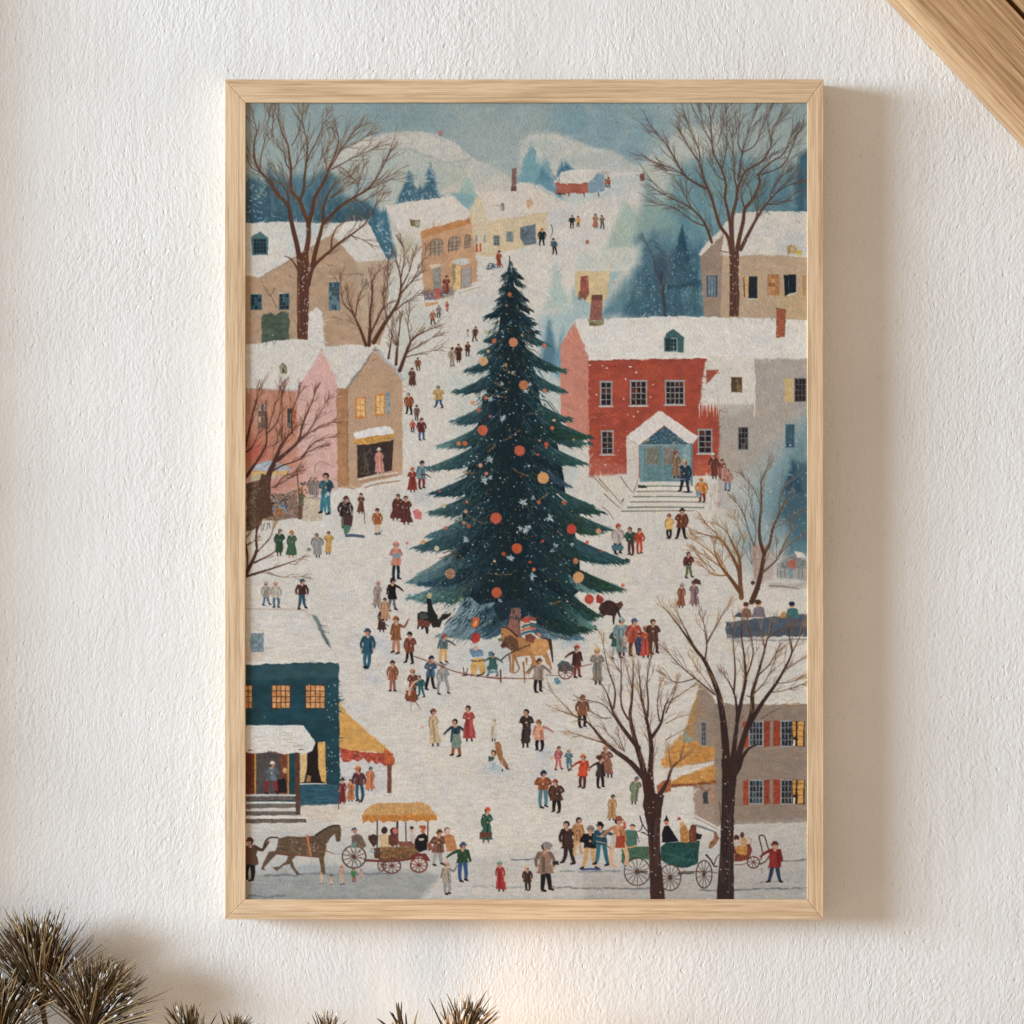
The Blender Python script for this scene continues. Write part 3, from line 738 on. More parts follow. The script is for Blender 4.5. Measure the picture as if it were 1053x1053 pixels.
def tree_right_top():
    B = (96, 64, 50); TW = (92, 76, 66)
    R = lambda *a: T(3, 0, *a)
    P.poly(R(458, 1545, 460, 1300, 458, 1090, 500, 1060, 528, 1090, 524, 1300, 532, 1400, 526, 1545), B, .3, .08)
    for k in range(6):
        x = rnd.uniform(465, 525)
        P.stroke(R(x, rnd.uniform(1120, 1250), x + rnd.uniform(-6, 6), 1350, x + rnd.uniform(-6, 6), rnd.uniform(1450, 1540)), .5, .3, (118, 84, 68) if k % 2 else (70, 46, 38))
    L = [((475, 1110, 450, 980, 390, 890, 350, 760, 320, 660, 275, 560, 245, 440, 190, 360, 110, 220), 4.2, .6, 1),
         ((245, 440, 240, 350, 200, 250, 145, 130), 1.6, .4, .9), ((290, 620, 210, 580, 130, 520, 50, 380, 0, 300, -60, 240), 2.8, .6, 1.1),
         ((130, 520, 60, 480, 0, 460), 1.2, .4, .8), ((180, 560, 100, 510, 20, 490), 1.0, .4, .8),
         ((480, 1110, 465, 900, 450, 800, 425, 680, 435, 600, 400, 480, 350, 380, 330, 290, 325, 150, 310, 30), 3.9, .5, 1.2),
         ((410, 470, 430, 380, 440, 280, 435, 170), 1.5, .4, 1), ((415, 560, 360, 520, 335, 440), 1.2, .4, .8), ((330, 290, 290, 220, 240, 60), 1.3, .4, 1), ((375, 300, 400, 200, 430, 70), 1.1, .4, 1),
         ((485, 1100, 478, 850, 510, 700, 515, 630, 560, 520, 600, 480, 700, 420, 760, 310, 770, 200, 820, 110), 4.4, .5, 1.2),
         ((515, 630, 495, 540, 490, 400, 480, 250), 1.8, .4, 1.1), ((520, 560, 550, 370, 600, 200, 650, 60), 2.0, .4, 1), ((550, 360, 520, 290, 530, 180), 1.4, .4, .8), ((555, 360, 640, 310, 700, 180, 750, 40), 1.5, .4, 1),
         ((505, 1110, 530, 980, 560, 850, 570, 770, 640, 680, 680, 570, 670, 520, 760, 430, 850, 370, 900, 250), 4.8, .6, 1.1),
         ((570, 770, 545, 680, 550, 620), 2.2, .4, .8), ((620, 700, 605, 620, 580, 580), 1.4, .4, .6), ((690, 520, 800, 480, 870, 420, 950, 230), 1.6, .4, 1.1),
         ((540, 1060, 600, 940, 660, 830, 720, 740, 800, 650, 880, 560), 4.4, .6, 1), ((720, 740, 850, 720, 930, 660), 1.5, .4, 1.2), ((800, 650, 880, 600, 970, 575), 1.5, .4, 1.3), ((660, 820, 655, 770), 1.6, .5, .5),
         ((760, 700, 760, 640, 830, 540), 1.3, .4, 1),
         ((330, 1010, 300, 920, 265, 850, 190, 770, 100, 720, 0, 670, -60, 640), 3.0, .7, 1.1), ((275, 890, 200, 860, 60, 760, -20, 740), 1.8, .4, 1.1), ((190, 770, 140, 680, 120, 640), 1.6, .4, 1),
         ((150, 690, 145, 590), 1.1, .4, .5), ((0, 480, -60, 440, -110, 420), 1.1, .4, .8), ((330, 1010, 320, 960), 1.5, .6, .2)]
    for pts, a, b, d in L:
        limb(R(*pts), a, b, B if a > 3.5 else (90, 62, 50), d > 0, 17, d * 1.1, TW)
    flecks(R(460, 980, 530, 1540), 26)
    # soft dark sapling in the wood
    for pts in ((T(2, 1, 1010, 560, 985, 420, 985, 340, 1010, 260, 1050, 160)), (T(2, 1, 985, 340, 945, 260, 920, 150, 860, 30)), (T(2, 1, 985, 400, 1030, 320))):
        limb(pts, 1.6, .4, (70, 66, 76), True, 8, 1.1, (84, 88, 98))

def small_trees():
    B = (90, 54, 42)
    for r, c, L in ((1, 0, [((885, 792, 850, 690, 800, 580, 770, 500, 750, 420), 3.6, .6), ((908, 792, 915, 650, 915, 560, 930, 450, 935, 330, 970, 260), 4, .6),
                      ((915, 720, 960, 620, 1000, 540, 1040, 500), 2.8, .7), ((810, 580, 830, 450, 870, 370), 1.6, .4), ((790, 560, 720, 480, 700, 320), 1.4, .4), ((960, 620, 1010, 520, 1030, 420, 1050, 300), 1.6, .4), ((930, 400, 920, 300), 1.1, .3)]),
                    (1, 1, [((-75, 770, 0, 640, 60, 550, 100, 480, 120, 380, 115, 280, 80, 150), 5, .7), ((120, 380, 180, 260, 210, 150), 2, .4), ((110, 430, 190, 340, 250, 280), 2.6, .6), ((80, 540, 170, 470, 260, 420), 1.9, .4), ((200, 330, 280, 180, 300, 110), 1.2, .3), ((125, 290, 150, 120, 130, 60), 1.4, .4), ((20, 600, -10, 420, 30, 250), 1.2, .3),
                      ((112, 975, 150, 870, 190, 770, 240, 720, 350, 670), 4.2, .6), ((85, 930, 95, 800, 120, 600), 3.4, .6), ((30, 885, 50, 760, 60, 650), 2.8, .5), ((160, 850, 240, 800, 360, 730), 1.7, .4), ((150, 880, 260, 850, 360, 830), 1.2, .3), ((190, 770, 170, 640, 180, 560), 1.5, .4), ((95, 800, 20, 640), 1.4, .3)])):
        for pts, a, b in L: limb(T(c, r, *pts), a, b, B, True, 10, 1.15, (104, 74, 58))
    # in front of the pink house
    L = [((170, 890, 180, 780, 230, 660, 270, 560, 330, 480, 375, 425), 7.5, 2.2), ((355, 470, 350, 330, 400, 180), 2, .5), ((240, 660, 330, 590, 400, 520, 430, 400, 500, 230, 520, 170), 3.6, .6), ((400, 520, 480, 440, 600, 240), 2, .4),
         ((250, 670, 330, 600, 430, 500, 540, 430, 640, 390), 2, .4), ((420, 640, 520, 530, 640, 490), 1.7, .4), ((210, 740, 280, 700, 400, 660, 470, 600, 560, 560), 2.2, .4), ((20, 780, 110, 650, 160, 560, 170, 450, 160, 300), 3.4, .5), ((170, 470, 250, 370, 280, 180), 1.7, .4),
         ((20, 600, 60, 570, 110, 470), 2.6, .4), ((15, 560, 40, 450, 70, 320, 110, 160), 3, .5), ((210, 560, 240, 530, 250, 490), 1.3, .4), ((280, 520, 280, 200), 1.2, .3), ((230, 860, 290, 780, 380, 745), 1.5, .4), ((205, 860, 320, 800, 380, 740), 1.3, .4), ((180, 430, 230, 260, 270, 140), 1.3, .4), ((60, 330, 100, 220), 1.2, .4)]
    for pts, a, b in L: limb(T(0, 2, *pts), a, b, (82, 50, 40), True, 11, 1.0, (104, 62, 48))
    P.poly(T(0, 2, 130, 760, 200, 770, 195, 900, 215, 1060, 140, 1090, 95, 1180, 88, 960, 110, 840), (86, 58, 44), .5, .1)
    L = [((5, 545, 60, 440, 95, 350, 92, 240, 120, 120, 150, 30), 4.6, 4.4, 0), ((0, 545, 150, 500, 260, 465, 400, 415), 3, .5, .5), ((80, 440, 200, 380, 245, 345), 2.6, .7, .4), ((10, 320, 80, 280), 2, .6, .3), ((95, 370, 190, 260, 220, 180), 1.7, .4, .6), ((10, 270, 80, 180), 1.5, .4, .5), ((180, 510, 240, 535, 300, 545, 420, 540), .9, .3, .5), ((0, 250, 30, 400, 20, 540), 4, 3.4, 0)]
    for pts, a, b, d in L: limb(T(0, 3, *pts), a, b, (82, 50, 38), d > 0, 9, d, (120, 88, 60))

def trees_right_mid():
    gold = (138, 94, 54)
    L = [((545, 692, 535, 560, 520, 480, 470, 380, 420, 300, 370, 260, 250, 230), 5.2, .6), ((538, 560, 535, 440, 520, 380, 480, 300, 440, 220, 385, 170), 4, .5), ((530, 645, 470, 560, 400, 470, 360, 390, 345, 320), 4.6, .6),
         ((430, 530, 350, 530, 270, 470), 2, .5), ((400, 470, 320, 420, 220, 350), 1.8, .4), ((538, 420, 560, 310), 1.6, .4), ((420, 300, 350, 220, 285, 150), 1.7, .4), ((360, 390, 280, 330, 210, 280), 1.4, .4), ((405, 450, 410, 330), 1.2, .3), ((510, 330, 540, 230, 500, 120), 1.2, .3), ((350, 500, 300, 450, 260, 420), 1.1, .3)]
    for pts, a, b in L: limb(T(3, 3, *pts), a, b, (112, 72, 46) if a > 3 else gold, True, 11, 1.05, gold)
    L = [((620, 722, 660, 620, 690, 500, 710, 380, 750, 300, 770, 200, 830, 60, 860, 0, 900, -60), 6, .6), ((710, 380, 680, 280, 675, 180, 690, 0, 690, -150, 740, -260), 3.8, .5), ((700, 510, 790, 430, 830, 360, 900, 220), 2.8, .5),
         ((790, 430, 850, 350, 950, 260), 1.6, .4), ((640, 320, 600, 220, 560, 80, 500, 0), 1.7, .4), ((770, 200, 870, 140, 940, 90), 1.4, .4), ((640, 320, 650, 200, 620, 50, 600, -60), 1.3, .4), ((620, 450, 610, 350), 1.1, .3), ((690, 40, 640, -80, 560, -180), 1.2, .3), ((820, 80, 830, -60, 900, -150), 1.2, .3), ((800, 420, 800, 320), 1.2, .3)]
    for pts, a, b in L: limb(T(3, 3, *pts), a, b, (84, 54, 42) if a > 3 else (104, 78, 62), True, 11, 1.1, (116, 94, 76))
    for p in ((0, 400, 420, 380, 600, 360), (560, 170, 545, 100, 530, 0)): pass

def trees_front():
    B = (70, 46, 42); TW = (112, 80, 60); TG = (146, 110, 70)
    R = lambda *a: T(2, 4, *a)
    P.poly(R(905, 1915, 895, 1560, 885, 1400, 850, 1230, 870, 1120, 930, 1140, 1005, 1160, 985, 1280, 975, 1400, 975, 1560, 1012, 1915), B, .3, .06)
    L = [((915, 1320, 880, 1120, 850, 950, 800, 780, 760, 600, 770, 480, 780, 320, 780, 180), 9, .9, .6), ((820, 820, 710, 680, 640, 570, 590, 420, 560, 370), 5.2, .8, .6), ((640, 530, 650, 400, 600, 250, 560, 50), 2.6, .5, .6), ((745, 610, 695, 500, 695, 280, 690, 100), 2.6, .5, .8), ((640, 590, 560, 500, 440, 470), 1.5, .4, 1),
         ((865, 1040, 760, 920, 650, 840, 560, 760, 490, 670, 430, 620, 330, 575, 260, 550), 6.4, .6, .6), ((565, 780, 440, 740, 340, 710), 1.6, .4, .8), ((715, 840, 680, 740), 1.8, .5, .5), ((620, 600, 560, 600, 490, 560), 1.2, .4, .8), ((700, 830, 590, 700), 1.2, .4, .6), ((360, 590, 200, 420), .9, .4, .8),
         ((920, 1330, 915, 1150, 905, 1000, 912, 800, 875, 600, 840, 450, 825, 280), 8.6, 1, .8), ((885, 590, 890, 480, 880, 350, 905, 180), 2.8, .5, .8), ((915, 740, 980, 640, 1010, 520, 1050, 440), 4, .8, .6), ((970, 620, 955, 500, 970, 380), 2, .5, .8), ((780, 400, 740, 260), 1.2, .4, .6), ((695, 280, 640, 200), 1.2, .4, .6), ((870, 590, 820, 420), 1.1, .4, .6),
         ((945, 1200, 1000, 1110, 1040, 1030, 1060, 940), 6, 3.6, 0)]
    for pts, a, b, d in L: limb(R(*pts), a, b, B if a > 3 else (88, 58, 46), d > 0, 12, d, TG if rnd.random() < .5 else TW)
    for pts, a, b, d in [((20, 1030, 45, 960, 110, 900, 170, 860), 3.2, .5, .8), ((40, 980, 20, 850), 1.8, .5, .7), ((100, 905, 130, 790), 1.5, .4, .8), ((0, 560, 60, 420, 75, 340), 2, .5, .6), ((0, 500, 120, 420, 190, 370), 1.3, .4, .8), ((0, 640, 100, 590, 180, 575), 1, .3, .6), ((0, 760, 120, 690), 1, .3, .4)]:
        limb(T(3, 4, *pts), a, b, (92, 58, 44), d > 0, 10, d, TG)
    R = lambda *a: T(3, 4, *a)
    P.poly(R(365, 1915, 385, 1650, 400, 1300, 405, 1000, 400, 900, 460, 880, 560, 900, 545, 960, 510, 1020, 490, 1300, 492, 1915), (62, 44, 42), .3, .06)
    L = [((440, 1020, 430, 800, 410, 600, 385, 450, 340, 320, 280, 190, 210, 100, 140, 0, 60, -110, 0, -180), 9, 1.1, .5), ((280, 190, 295, 60, 270, -100), 2.4, .5, .8), ((295, 60, 370, -80, 440, -200), 2.2, .5, .9), ((350, 430, 230, 330, 100, 220, 20, 130), 2.2, .5, .6), ((210, 315, 80, 345, 0, 300), 1.6, .4, .7), ((190, 60, 120, -80, 80, -160), 2.4, .5, .7), ((230, 260, 200, 200), 1, .4, .4),
         ((480, 920, 500, 750, 515, 600, 495, 430, 430, 300), 6, .9, .5), ((490, 420, 500, 270, 490, 100, 480, -50), 2.8, .6, .6), ((515, 620, 550, 450, 575, 320, 565, 150, 545, 0, 550, -90), 4.6, .7, .6), ((575, 320, 630, 140, 610, 0, 590, -80), 2.4, .6, .7),
         ((500, 950, 560, 750, 620, 560, 625, 420, 660, 300, 710, 120, 740, 0, 780, -90), 7, .7, .6), ((670, 290, 750, 210, 800, 130), 2, .5, .8), ((620, 450, 580, 440), 1.6, .8, 0), ((640, 420, 720, 330, 790, 180), 1.5, .4, .7), ((715, 100, 690, -40), 1.6, .4, .6),
         ((590, 670, 690, 500, 790, 360, 860, 240, 910, 120, 890, 0, 890, -60), 5.2, .7, .6), ((900, 150, 950, 50, 1000, -60), 1.7, .4, .9), ((860, 250, 940, 200, 1000, 160), 1.5, .4, .8), ((800, 350, 900, 340, 960, 320), 1.1, .3, .8), ((740, 420, 860, 400, 980, 360), 1.0, .3, .8), ((690, 605, 800, 540, 900, 510), 1.0, .3, .6),
         ((530, 920, 600, 820, 680, 790), 5, 1.6, 0), ((740, 20, 800, -20, 880, -60), 1.6, .5, .8), ((350, 420, 260, 290), 1, .4, .5)]
    for pts, a, b, d in L: limb(R(*pts), a, b, (64, 44, 42) if a > 3 else (84, 56, 46), d > 0, 12, d, TG if rnd.random() < .6 else TW)
    # bark drags and snow flecks
    for k in range(26):
        x = rnd.uniform(385, 485); y = rnd.uniform(1000, 1650)
        P.stroke(R(x, y, x + rnd.uniform(-5, 5), y + 100, x + rnd.uniform(-6, 6), y + rnd.uniform(120, 240)), .55, .3, (92, 68, 60) if k % 2 else (44, 32, 32))
    R2 = lambda *a: T(2, 4, *a)
    for k in range(18):
        x = rnd.uniform(900, 975); y = rnd.uniform(1300, 1700)
        P.stroke(R2(x, y, x + rnd.uniform(-5, 5), y + 80, x + rnd.uniform(-6, 6), y + rnd.uniform(100, 200)), .55, .3, (98, 70, 62) if k % 2 else (48, 34, 32))
    flecks(R(390, 300, 490, 1900), 40); flecks(R2(890, 1000, 980, 1900), 24)

# ================================================= windows, doors and small house parts
def win(pts, frame, pane, nx=3, ny=4, bar=(150, 156, 152), bw=.5, fw=.8, mixp=None):
    """pts: x0,y0,x1,y1 (photo px)"""
    x0, y0, x1, y1 = pts
    if frame: P.poly([(x0 - fw, y0 - fw), (x1 + fw, y0 - fw), (x1 + fw, y1 + fw), (x0 - fw, y1 + fw)], frame, .2)
    for i in range(nx):
        for j in range(ny):
            a = x0 + (x1 - x0) * i / nx; b = x0 + (x1 - x0) * (i + 1) / nx
            c = y0 + (y1 - y0) * j / ny; d = y0 + (y1 - y0) * (j + 1) / ny
            q = pane if not mixp or rnd.random() > .35 else mixp
            P.poly([(a + bw / 2, c + bw / 2), (b - bw / 2, c + bw / 2), (b - bw / 2, d - bw / 2), (a + bw / 2, d - bw / 2)], q, .15, .09)

def tw(c, r, x0, y0, x1, y1):
    a, b = T(c, r, x0, y0, x1, y1)
    return (a[0], a[1], b[0], b[1])

def house_bits():
    teal = (78, 110, 112); grey = (142, 152, 150)
    # top left house
    P.poly(T(0, 0, 55, 972, 120, 932, 180, 975, 178, 1100, 60, 1104), teal, .3)
    win(tw(0, 0, 75, 985, 165, 1090), (64, 98, 100), (30, 52, 60), 4, 4)
    win(tw(0, 1, 56, 424, 128, 532), (70, 92, 96), (28, 46, 56), 3, 4, mixp=(52, 84, 96))
    win(tw(0, 1, 262, 422, 328, 532), (90, 104, 104), (30, 48, 58), 3, 4, mixp=(52, 84, 96))
    win(tw(0, 1, 622, 338, 692, 535), (92, 118, 122), (46, 74, 92), 4, 6, mixp=(86, 114, 124))
    for a in ((45, 420, 130, 420), (255, 418, 300, 416), (615, 332, 690, 330), (605, 293, 690, 293)): P.stroke(T(0, 1, *a), .8, .5, (192, 178, 158))
    P.poly(T(0, 1, 258, 940, 285, 912, 315, 950, 312, 1000, 270, 1000), (120, 116, 92), .4, .2); P.oval(*T(0, 1, 288, 975)[0], 1.2, 2, (70, 66, 52))
    for _ in range(14): P.oval(252 + rnd.uniform(66, 78), 242 + rnd.uniform(90, 103), .5, .4, (176, 120, 104), n=5)
    # pink house
    win(tw(0, 2, 108, 262, 168, 430), (150, 108, 88), (96, 84, 74), 3, 4, mixp=(176, 158, 136))
    win(tw(0, 2, 322, 290, 352, 424), (112, 78, 62), (44, 50, 52), 2, 4, mixp=(100, 110, 104)); P.poly(T(0, 2, 355, 290, 382, 300, 380, 420, 352, 424), (172, 92, 54), .3)
    for k in range(3): P.stroke(T(0, 2, 353, 320 + 35 * k, 380, 318 + 35 * k), .5, .5, (110, 64, 46))
    P.poly(T(0, 2, 60, 735, 90, 690, 180, 662, 250, 680, 340, 715, 350, 735, 180, 745), (150, 154, 160), .5, .1)
    P.poly(T(0, 2, 50, 740, 340, 738, 330, 770, 60, 770), (196, 156, 92), .4); P.poly(T(0, 2, 55, 765, 240, 760, 230, 800, 50, 808), (176, 160, 128), .4)
    P.poly(T(0, 2, 20, 830, 120, 800, 150, 840, 160, 1000, 110, 1150, 20, 1180), (92, 72, 58), .6, .2)
    P.poly(T(0, 2, 200, 900, 310, 905, 390, 870, 395, 1080, 250, 1095, 150, 1100, 200, 1000), (126, 100, 84), .6, .15)
    P.poly(T(0, 2, 395, 870, 430, 860, 430, 1090, 395, 1090), (112, 76, 58), .6, .15)
    for _ in range(60):
        x, y = rnd.uniform(205, 315), rnd.uniform(905, 1010)
        c = rnd.choice(((44, 42, 46), (82, 104, 124), (56, 70, 84), (170, 116, 54), (40, 36, 38), (120, 128, 134)))
        P.oval(*T(0, 2, x, y)[0], rnd.uniform(.6, 1.6), rnd.uniform(.4, .9), c, rnd.uniform(-1, 1), 6)
    P.poly(T(0, 2, 205, 1000, 300, 990, 305, 1040, 215, 1045), (92, 118, 138), .5, .2); P.poly(T(0, 2, 220, 1000, 290, 1010, 285, 1060, 225, 1060), (150, 96, 58), .5, .2)
    for _ in range(40):
        x, y = rnd.uniform(25, 200), rnd.uniform(840, 1130)
        P.stroke(T(0, 2, x, y, x + rnd.uniform(-30, 30), y + rnd.uniform(20, 60)), .7, .3, rnd.choice(((66, 50, 42), (112, 88, 72), (82, 66, 60), (126, 110, 102))))
    P.stroke(T(0, 2, 390, 760, 400, 900, 405, 1090), 1.3, 1, (110, 66, 52))
    P.poly(T(0, 2, 400, 930, 440, 900, 465, 960, 420, 1000), (84, 92, 66), .5, .2)
    for _ in range(16): P.oval(*T(0, 2, rnd.uniform(400, 470), rnd.uniform(820, 900))[0], rnd.uniform(.7, 1.6), rnd.uniform(1, 2), rnd.choice(((150, 80, 50), (110, 88, 70), (168, 110, 60), (90, 80, 74))), 0, 6)
    P.poly(T(0, 2, 440, 930, 570, 930, 570, 1100, 420, 1100), (182, 166, 144), .6, .06); P.stroke(T(0, 2, 445, 935, 500, 933, 570, 935), .8, .6, (126, 96, 78))
    P.stroke(T(0, 2, 515, 740, 525, 690, 560, 672, 600, 685, 660, 715), .8, .5, (134, 108, 100))
    P.stroke(T(0, 2, 225, 850, 215, 900, 250, 930), 1.3, .6, (196, 118, 92))
    # tan shop
    for x0, x1, y0, y1 in ((808, 888, 200, 355), (950, 1025, 175, 335)):
        P.poly(T(0, 2, x0, y0 + 12, x1, y0, x1, y1, x0, y1 + 12), (186, 116, 58), .3)
        win(tw(0, 2, x0 + 10, y0 + 14, x1 - 10, y1 - 8), None, (208, 166, 106), 2, 3, bw=.7)
    P.poly(T(0, 2, 890, 220, 910, 215, 908, 345, 890, 350), (150, 144, 134), .3); P.poly(T(1, 2, 8, 175, 42, 165, 44, 322, 8, 330), (132, 142, 144), .3, .1)
    P.poly(T(0, 2, 822, 552, 1060, 520, 1085, 510, 1075, 735, 840, 790, 825, 790), (66, 50, 46), .3, .1)
    for _ in range(26): P.stroke(T(0, 2, rnd.uniform(830, 930), rnd.uniform(570, 760), rnd.uniform(830, 940), rnd.uniform(570, 770)), .6, .3, rnd.choice(((92, 72, 66), (50, 38, 38), (112, 96, 86))))
    P.poly(T(0, 2, 800, 512, 900, 490, 1053, 468, 1093, 470, 1090, 490, 1053, 515, 900, 548, 810, 545), (196, 142, 70), .4, .12)
    P.poly(T(0, 2, 792, 460, 850, 448, 960, 422, 1030, 412, 1060, 420, 1092, 465, 1053, 472, 900, 492, 810, 508), (204, 200, 194), .5, .04)
    for k in range(5):
        y = 800 + k * 20
        P.stroke(T(0, 2, 835 + k * 14, y, 960, y - 26, 1110 + k * 6, y - 50), 1.3, 1.1, (206, 196, 182) if k % 2 == 0 else (150, 112, 86))
    P.stroke(T(0, 1, 935, 905, 950, 895, 970, 890), .9, .4, (150, 70, 44))
    # brick house
    for x0, y0, x1, y1 in ((335, 985, 425, 1110), (465, 970, 548, 1080), (583, 955, 628, 1055)):
        q = T(1, 0, x0, y1, x0, y0 + 30, (x0 + x1) / 2 - 12, y0, x1 - 8, y0 + 8, x1, y0 + 40, x1, y1 - 18)
        P.poly(q, (150, 130, 112), .3, .08)
        for i in range(1, 3): P.stroke(T(1, 0, x0 + (x1 - x0) * i / 3, y1 - 5, x0 + (x1 - x0) * i / 3, y0 + 10), .6, .5, (88, 78, 70))
        for j in range(1, 4): P.stroke(T(1, 0, x0, y0 + 25 + j * 24, x1, y0 + 12 + j * 24), .6, .5, (96, 82, 72))
        P.stroke(q[:5], .8, .6, (104, 74, 54))
    for x, y in ((188, 868),): P.poly(T(1, 0, 185, 845, 260, 850, 252, 905, 190, 895), (120, 104, 72), .5, .2); P.poly(T(1, 0, 222, 860, 255, 858, 250, 895, 225, 895), (142, 140, 128), .3)
    P.poly(T(1, 1, 350, 238, 408, 225, 412, 380, 355, 395), (142, 132, 122), .4, .08); P.poly(T(1, 1, 322, 215, 400, 198, 412, 215, 340, 240), (190, 172, 148), .4, .08)
    P.poly(T(1, 1, 482, 190, 560, 160, 610, 175, 622, 200, 555, 218), (186, 186, 184), .4, .05)
    P.poly(T(1, 1, 488, 205, 555, 220, 555, 385, 490, 395), (196, 160, 108), .3, .08); P.poly(T(1, 1, 488, 205, 515, 212, 515, 330, 490, 390), (142, 124, 90), .5, .1)
    P.poly(T(1, 1, 562, 240, 622, 228, 624, 370, 562, 385), (146, 140, 138), .4, .06); P.stroke(T(1, 1, 556, 235, 556, 385), .8, .6, (120, 92, 70)); P.stroke(T(1, 1, 626, 225, 628, 370), .7, .6, (128, 98, 74))
    P.stroke(T(1, 1, 545, 415, 620, 390, 690, 370), 2.2, 1.6, (170, 160, 146)); P.stroke(T(1, 1, 545, 405, 620, 380, 690, 362), .9, .6, (204, 196, 184))
    P.poly(T(1, 1, 285, 420, 430, 400, 430, 445, 290, 465), (112, 100, 100), .7, .15); P.poly(T(1, 1, 360, 385, 408, 378, 405, 450, 365, 458), (168, 84, 78), .6, .12)
    P.poly(T(1, 1, 290, 490, 385, 474, 392, 492, 300, 512), (190, 140, 96), .5); P.stroke(T(1, 1, 440, 452, 510, 436), 1.6, 1, (194, 180, 150))
    P.poly(T(1, 1, 660, 60, 675, 55, 678, 118, 662, 120), (172, 70, 42), .3); P.poly(T(1, 1, 688, 58, 700, 55, 704, 115, 690, 120), (176, 78, 46), .3)
    # cream house
    P.poly(T(1, 0, 922, 480, 955, 472, 955, 590, 922, 605), (126, 92, 84), .3); P.poly(T(1, 0, 915, 605, 955, 598, 958, 638, 915, 640), (108, 78, 66), .4)
    P.oval(*T(1, 0, 855, 757)[0], 2, 4.6, (112, 112, 108)); P.oval(*T(1, 0, 850, 762)[0], .9, 3.4, (168, 160, 148))
    P.stroke(T(1, 0, 785, 745, 850, 742), .7, .5, (130, 120, 110))
    win(tw(1, 0, 790, 962, 832, 1032), (160, 152, 128), (84, 98, 106), 2, 3); win(tw(1, 0, 885, 935, 930, 1003), (150, 148, 132), (116, 128, 128), 1, 1); P.poly(T(1, 0, 980, 905, 1090, 880, 1098, 1020, 1010, 1030, 985, 980), (92, 104, 114), .5, .12)
    for x in (660, 720): P.poly(T(1, 0, x, 960, x + 12, 955, x + 12, 1010, x, 1015), (124, 132, 132), .3)
    P.stroke(T(2, 0, 120, 885, 160, 870, 195, 885), 1.2, .6, (200, 192, 180)); P.stroke(T(2, 0, 190, 885, 200, 930, 185, 970), .8, .5, (76, 64, 58))
    P.poly(T(2, 0, 12, 705, 40, 695, 60, 730, 30, 770, 8, 740), (190, 150, 118), .4); P.poly(T(1, 0, 388, 205, 420, 200, 420, 240, 392, 240), (150, 110, 100), .5)
    # barn stilts, snow ridge
    for x in (250, 315, 425, 530): P.stroke(T(2, 0, x, 655, x + 3, 678), 1.2, .8, (64, 52, 50))
    P.stroke(T(2, 0, 230, 660, 290, 660), 1, .5, (56, 50, 50)); P.stroke(T(2, 0, 410, 492, 480, 490), 1.2, .8, (214, 208, 198)); P.stroke(T(2, 0, 560, 500, 600, 525, 585, 600), 1, .5, (150, 120, 104))
    P.poly(T(2, 0, 830, 515, 862, 512, 862, 568, 832, 570), (132, 80, 72), .4); P.poly(T(2, 0, 435, 995, 462, 990, 460, 1020, 436, 1022), (162, 96, 76), .4)
    # chimneys, middle
    P.poly(T(2, 1, 400, 292, 456, 288, 462, 430, 395, 440), (150, 82, 66), .3, .1); P.poly(T(2, 1, 390, 405, 465, 410, 440, 455, 385, 455), (132, 80, 66), .5, .1)
    P.stroke(T(2, 1, 388, 460, 405, 462), 1, .8, (70, 68, 66)); P.stroke(T(2, 1, 425, 460, 440, 462), 1, .8, (70, 68, 66))
    P.poly(T(2, 1, 480, 428, 560, 428, 556, 610, 465, 612), (138, 88, 74), .3, .1); P.poly(T(2, 1, 480, 428, 560, 428, 558, 462, 482, 465), (112, 68, 62), .3, .1); P.poly(T(2, 1, 455, 600, 500, 615, 570, 600, 568, 645, 500, 655, 470, 648), (118, 112, 84), .6, .2)
    P.stroke(T(2, 1, 355, 248, 480, 246, 690, 245), 1.2, .4, (206, 196, 176))
    # red house windows
    for c, r, x0, y0, x1, y1, nx, ny in ((2, 2, 548, 98, 622, 265, 2, 4), (2, 2, 765, 92, 874, 262, 3, 4), (3, 2, 0, 92, 128, 256, 4, 4), (2, 2, 556, 455, 632, 615, 2, 4), (3, 2, 238, 445, 328, 608, 2, 4)):
        win(tw(c, r, x0, y0, x1, y1), grey, (52, 36, 38), nx, ny, mixp=(92, 52, 44), bw=.75, fw=1)
        a, b, cc, d = tw(c, r, x0, y0, x1, y1)
        P.stroke([(a - 2, d + 1.2), (cc + 2, d + 1.2)], 1.2, 1.0, (186, 184, 176)); P.stroke([(a - 1.4, b - 1), (cc + 1.4, b - 1)], .9, .8, (140, 150, 150))
    for x, y in ((805, 150), (800, 240)): P.stroke(T(2, 2, x, y, x + 4, y + 26), 1.2, .8, (186, 104, 52))
    P.poly(T(3, 1, -2, 710, 50, 672, 132, 735, 128, 845, 0, 838), (64, 98, 98), .3, .06); win(tw(3, 1, 8, 745, 78, 832), (130, 146, 142), (32, 52, 58), 3, 3); P.poly(T(2, 1, 1003, 740, 1053, 690, 1053, 838, 1005, 838), (64, 98, 98), .3); win(tw(2, 1, 1015, 740, 1050, 832), None, (36, 56, 62), 2, 3)
    P.poly(T(3, 1, 795, 522, 868, 535, 862, 730, 795, 738), (158, 86, 62), .5, .1); P.stroke(T(3, 1, 800, 525, 868, 536), .8, .6, (120, 62, 50)); P.stroke(T(3, 1, 800, 743, 850, 745), .8, .5, (196, 188, 178))
    win(tw(3, 2, 476, 66, 545, 168), (96, 76, 56), (86, 70, 46), 2, 2, mixp=(120, 96, 60)); P.stroke(T(3, 2, 468, 172, 548, 174), 1.2, .8, (176, 172, 160))
    P.stroke(T(3, 2, 495, 90, 520, 85, 515, 130, 500, 140), .6, .5, (150, 122, 80))
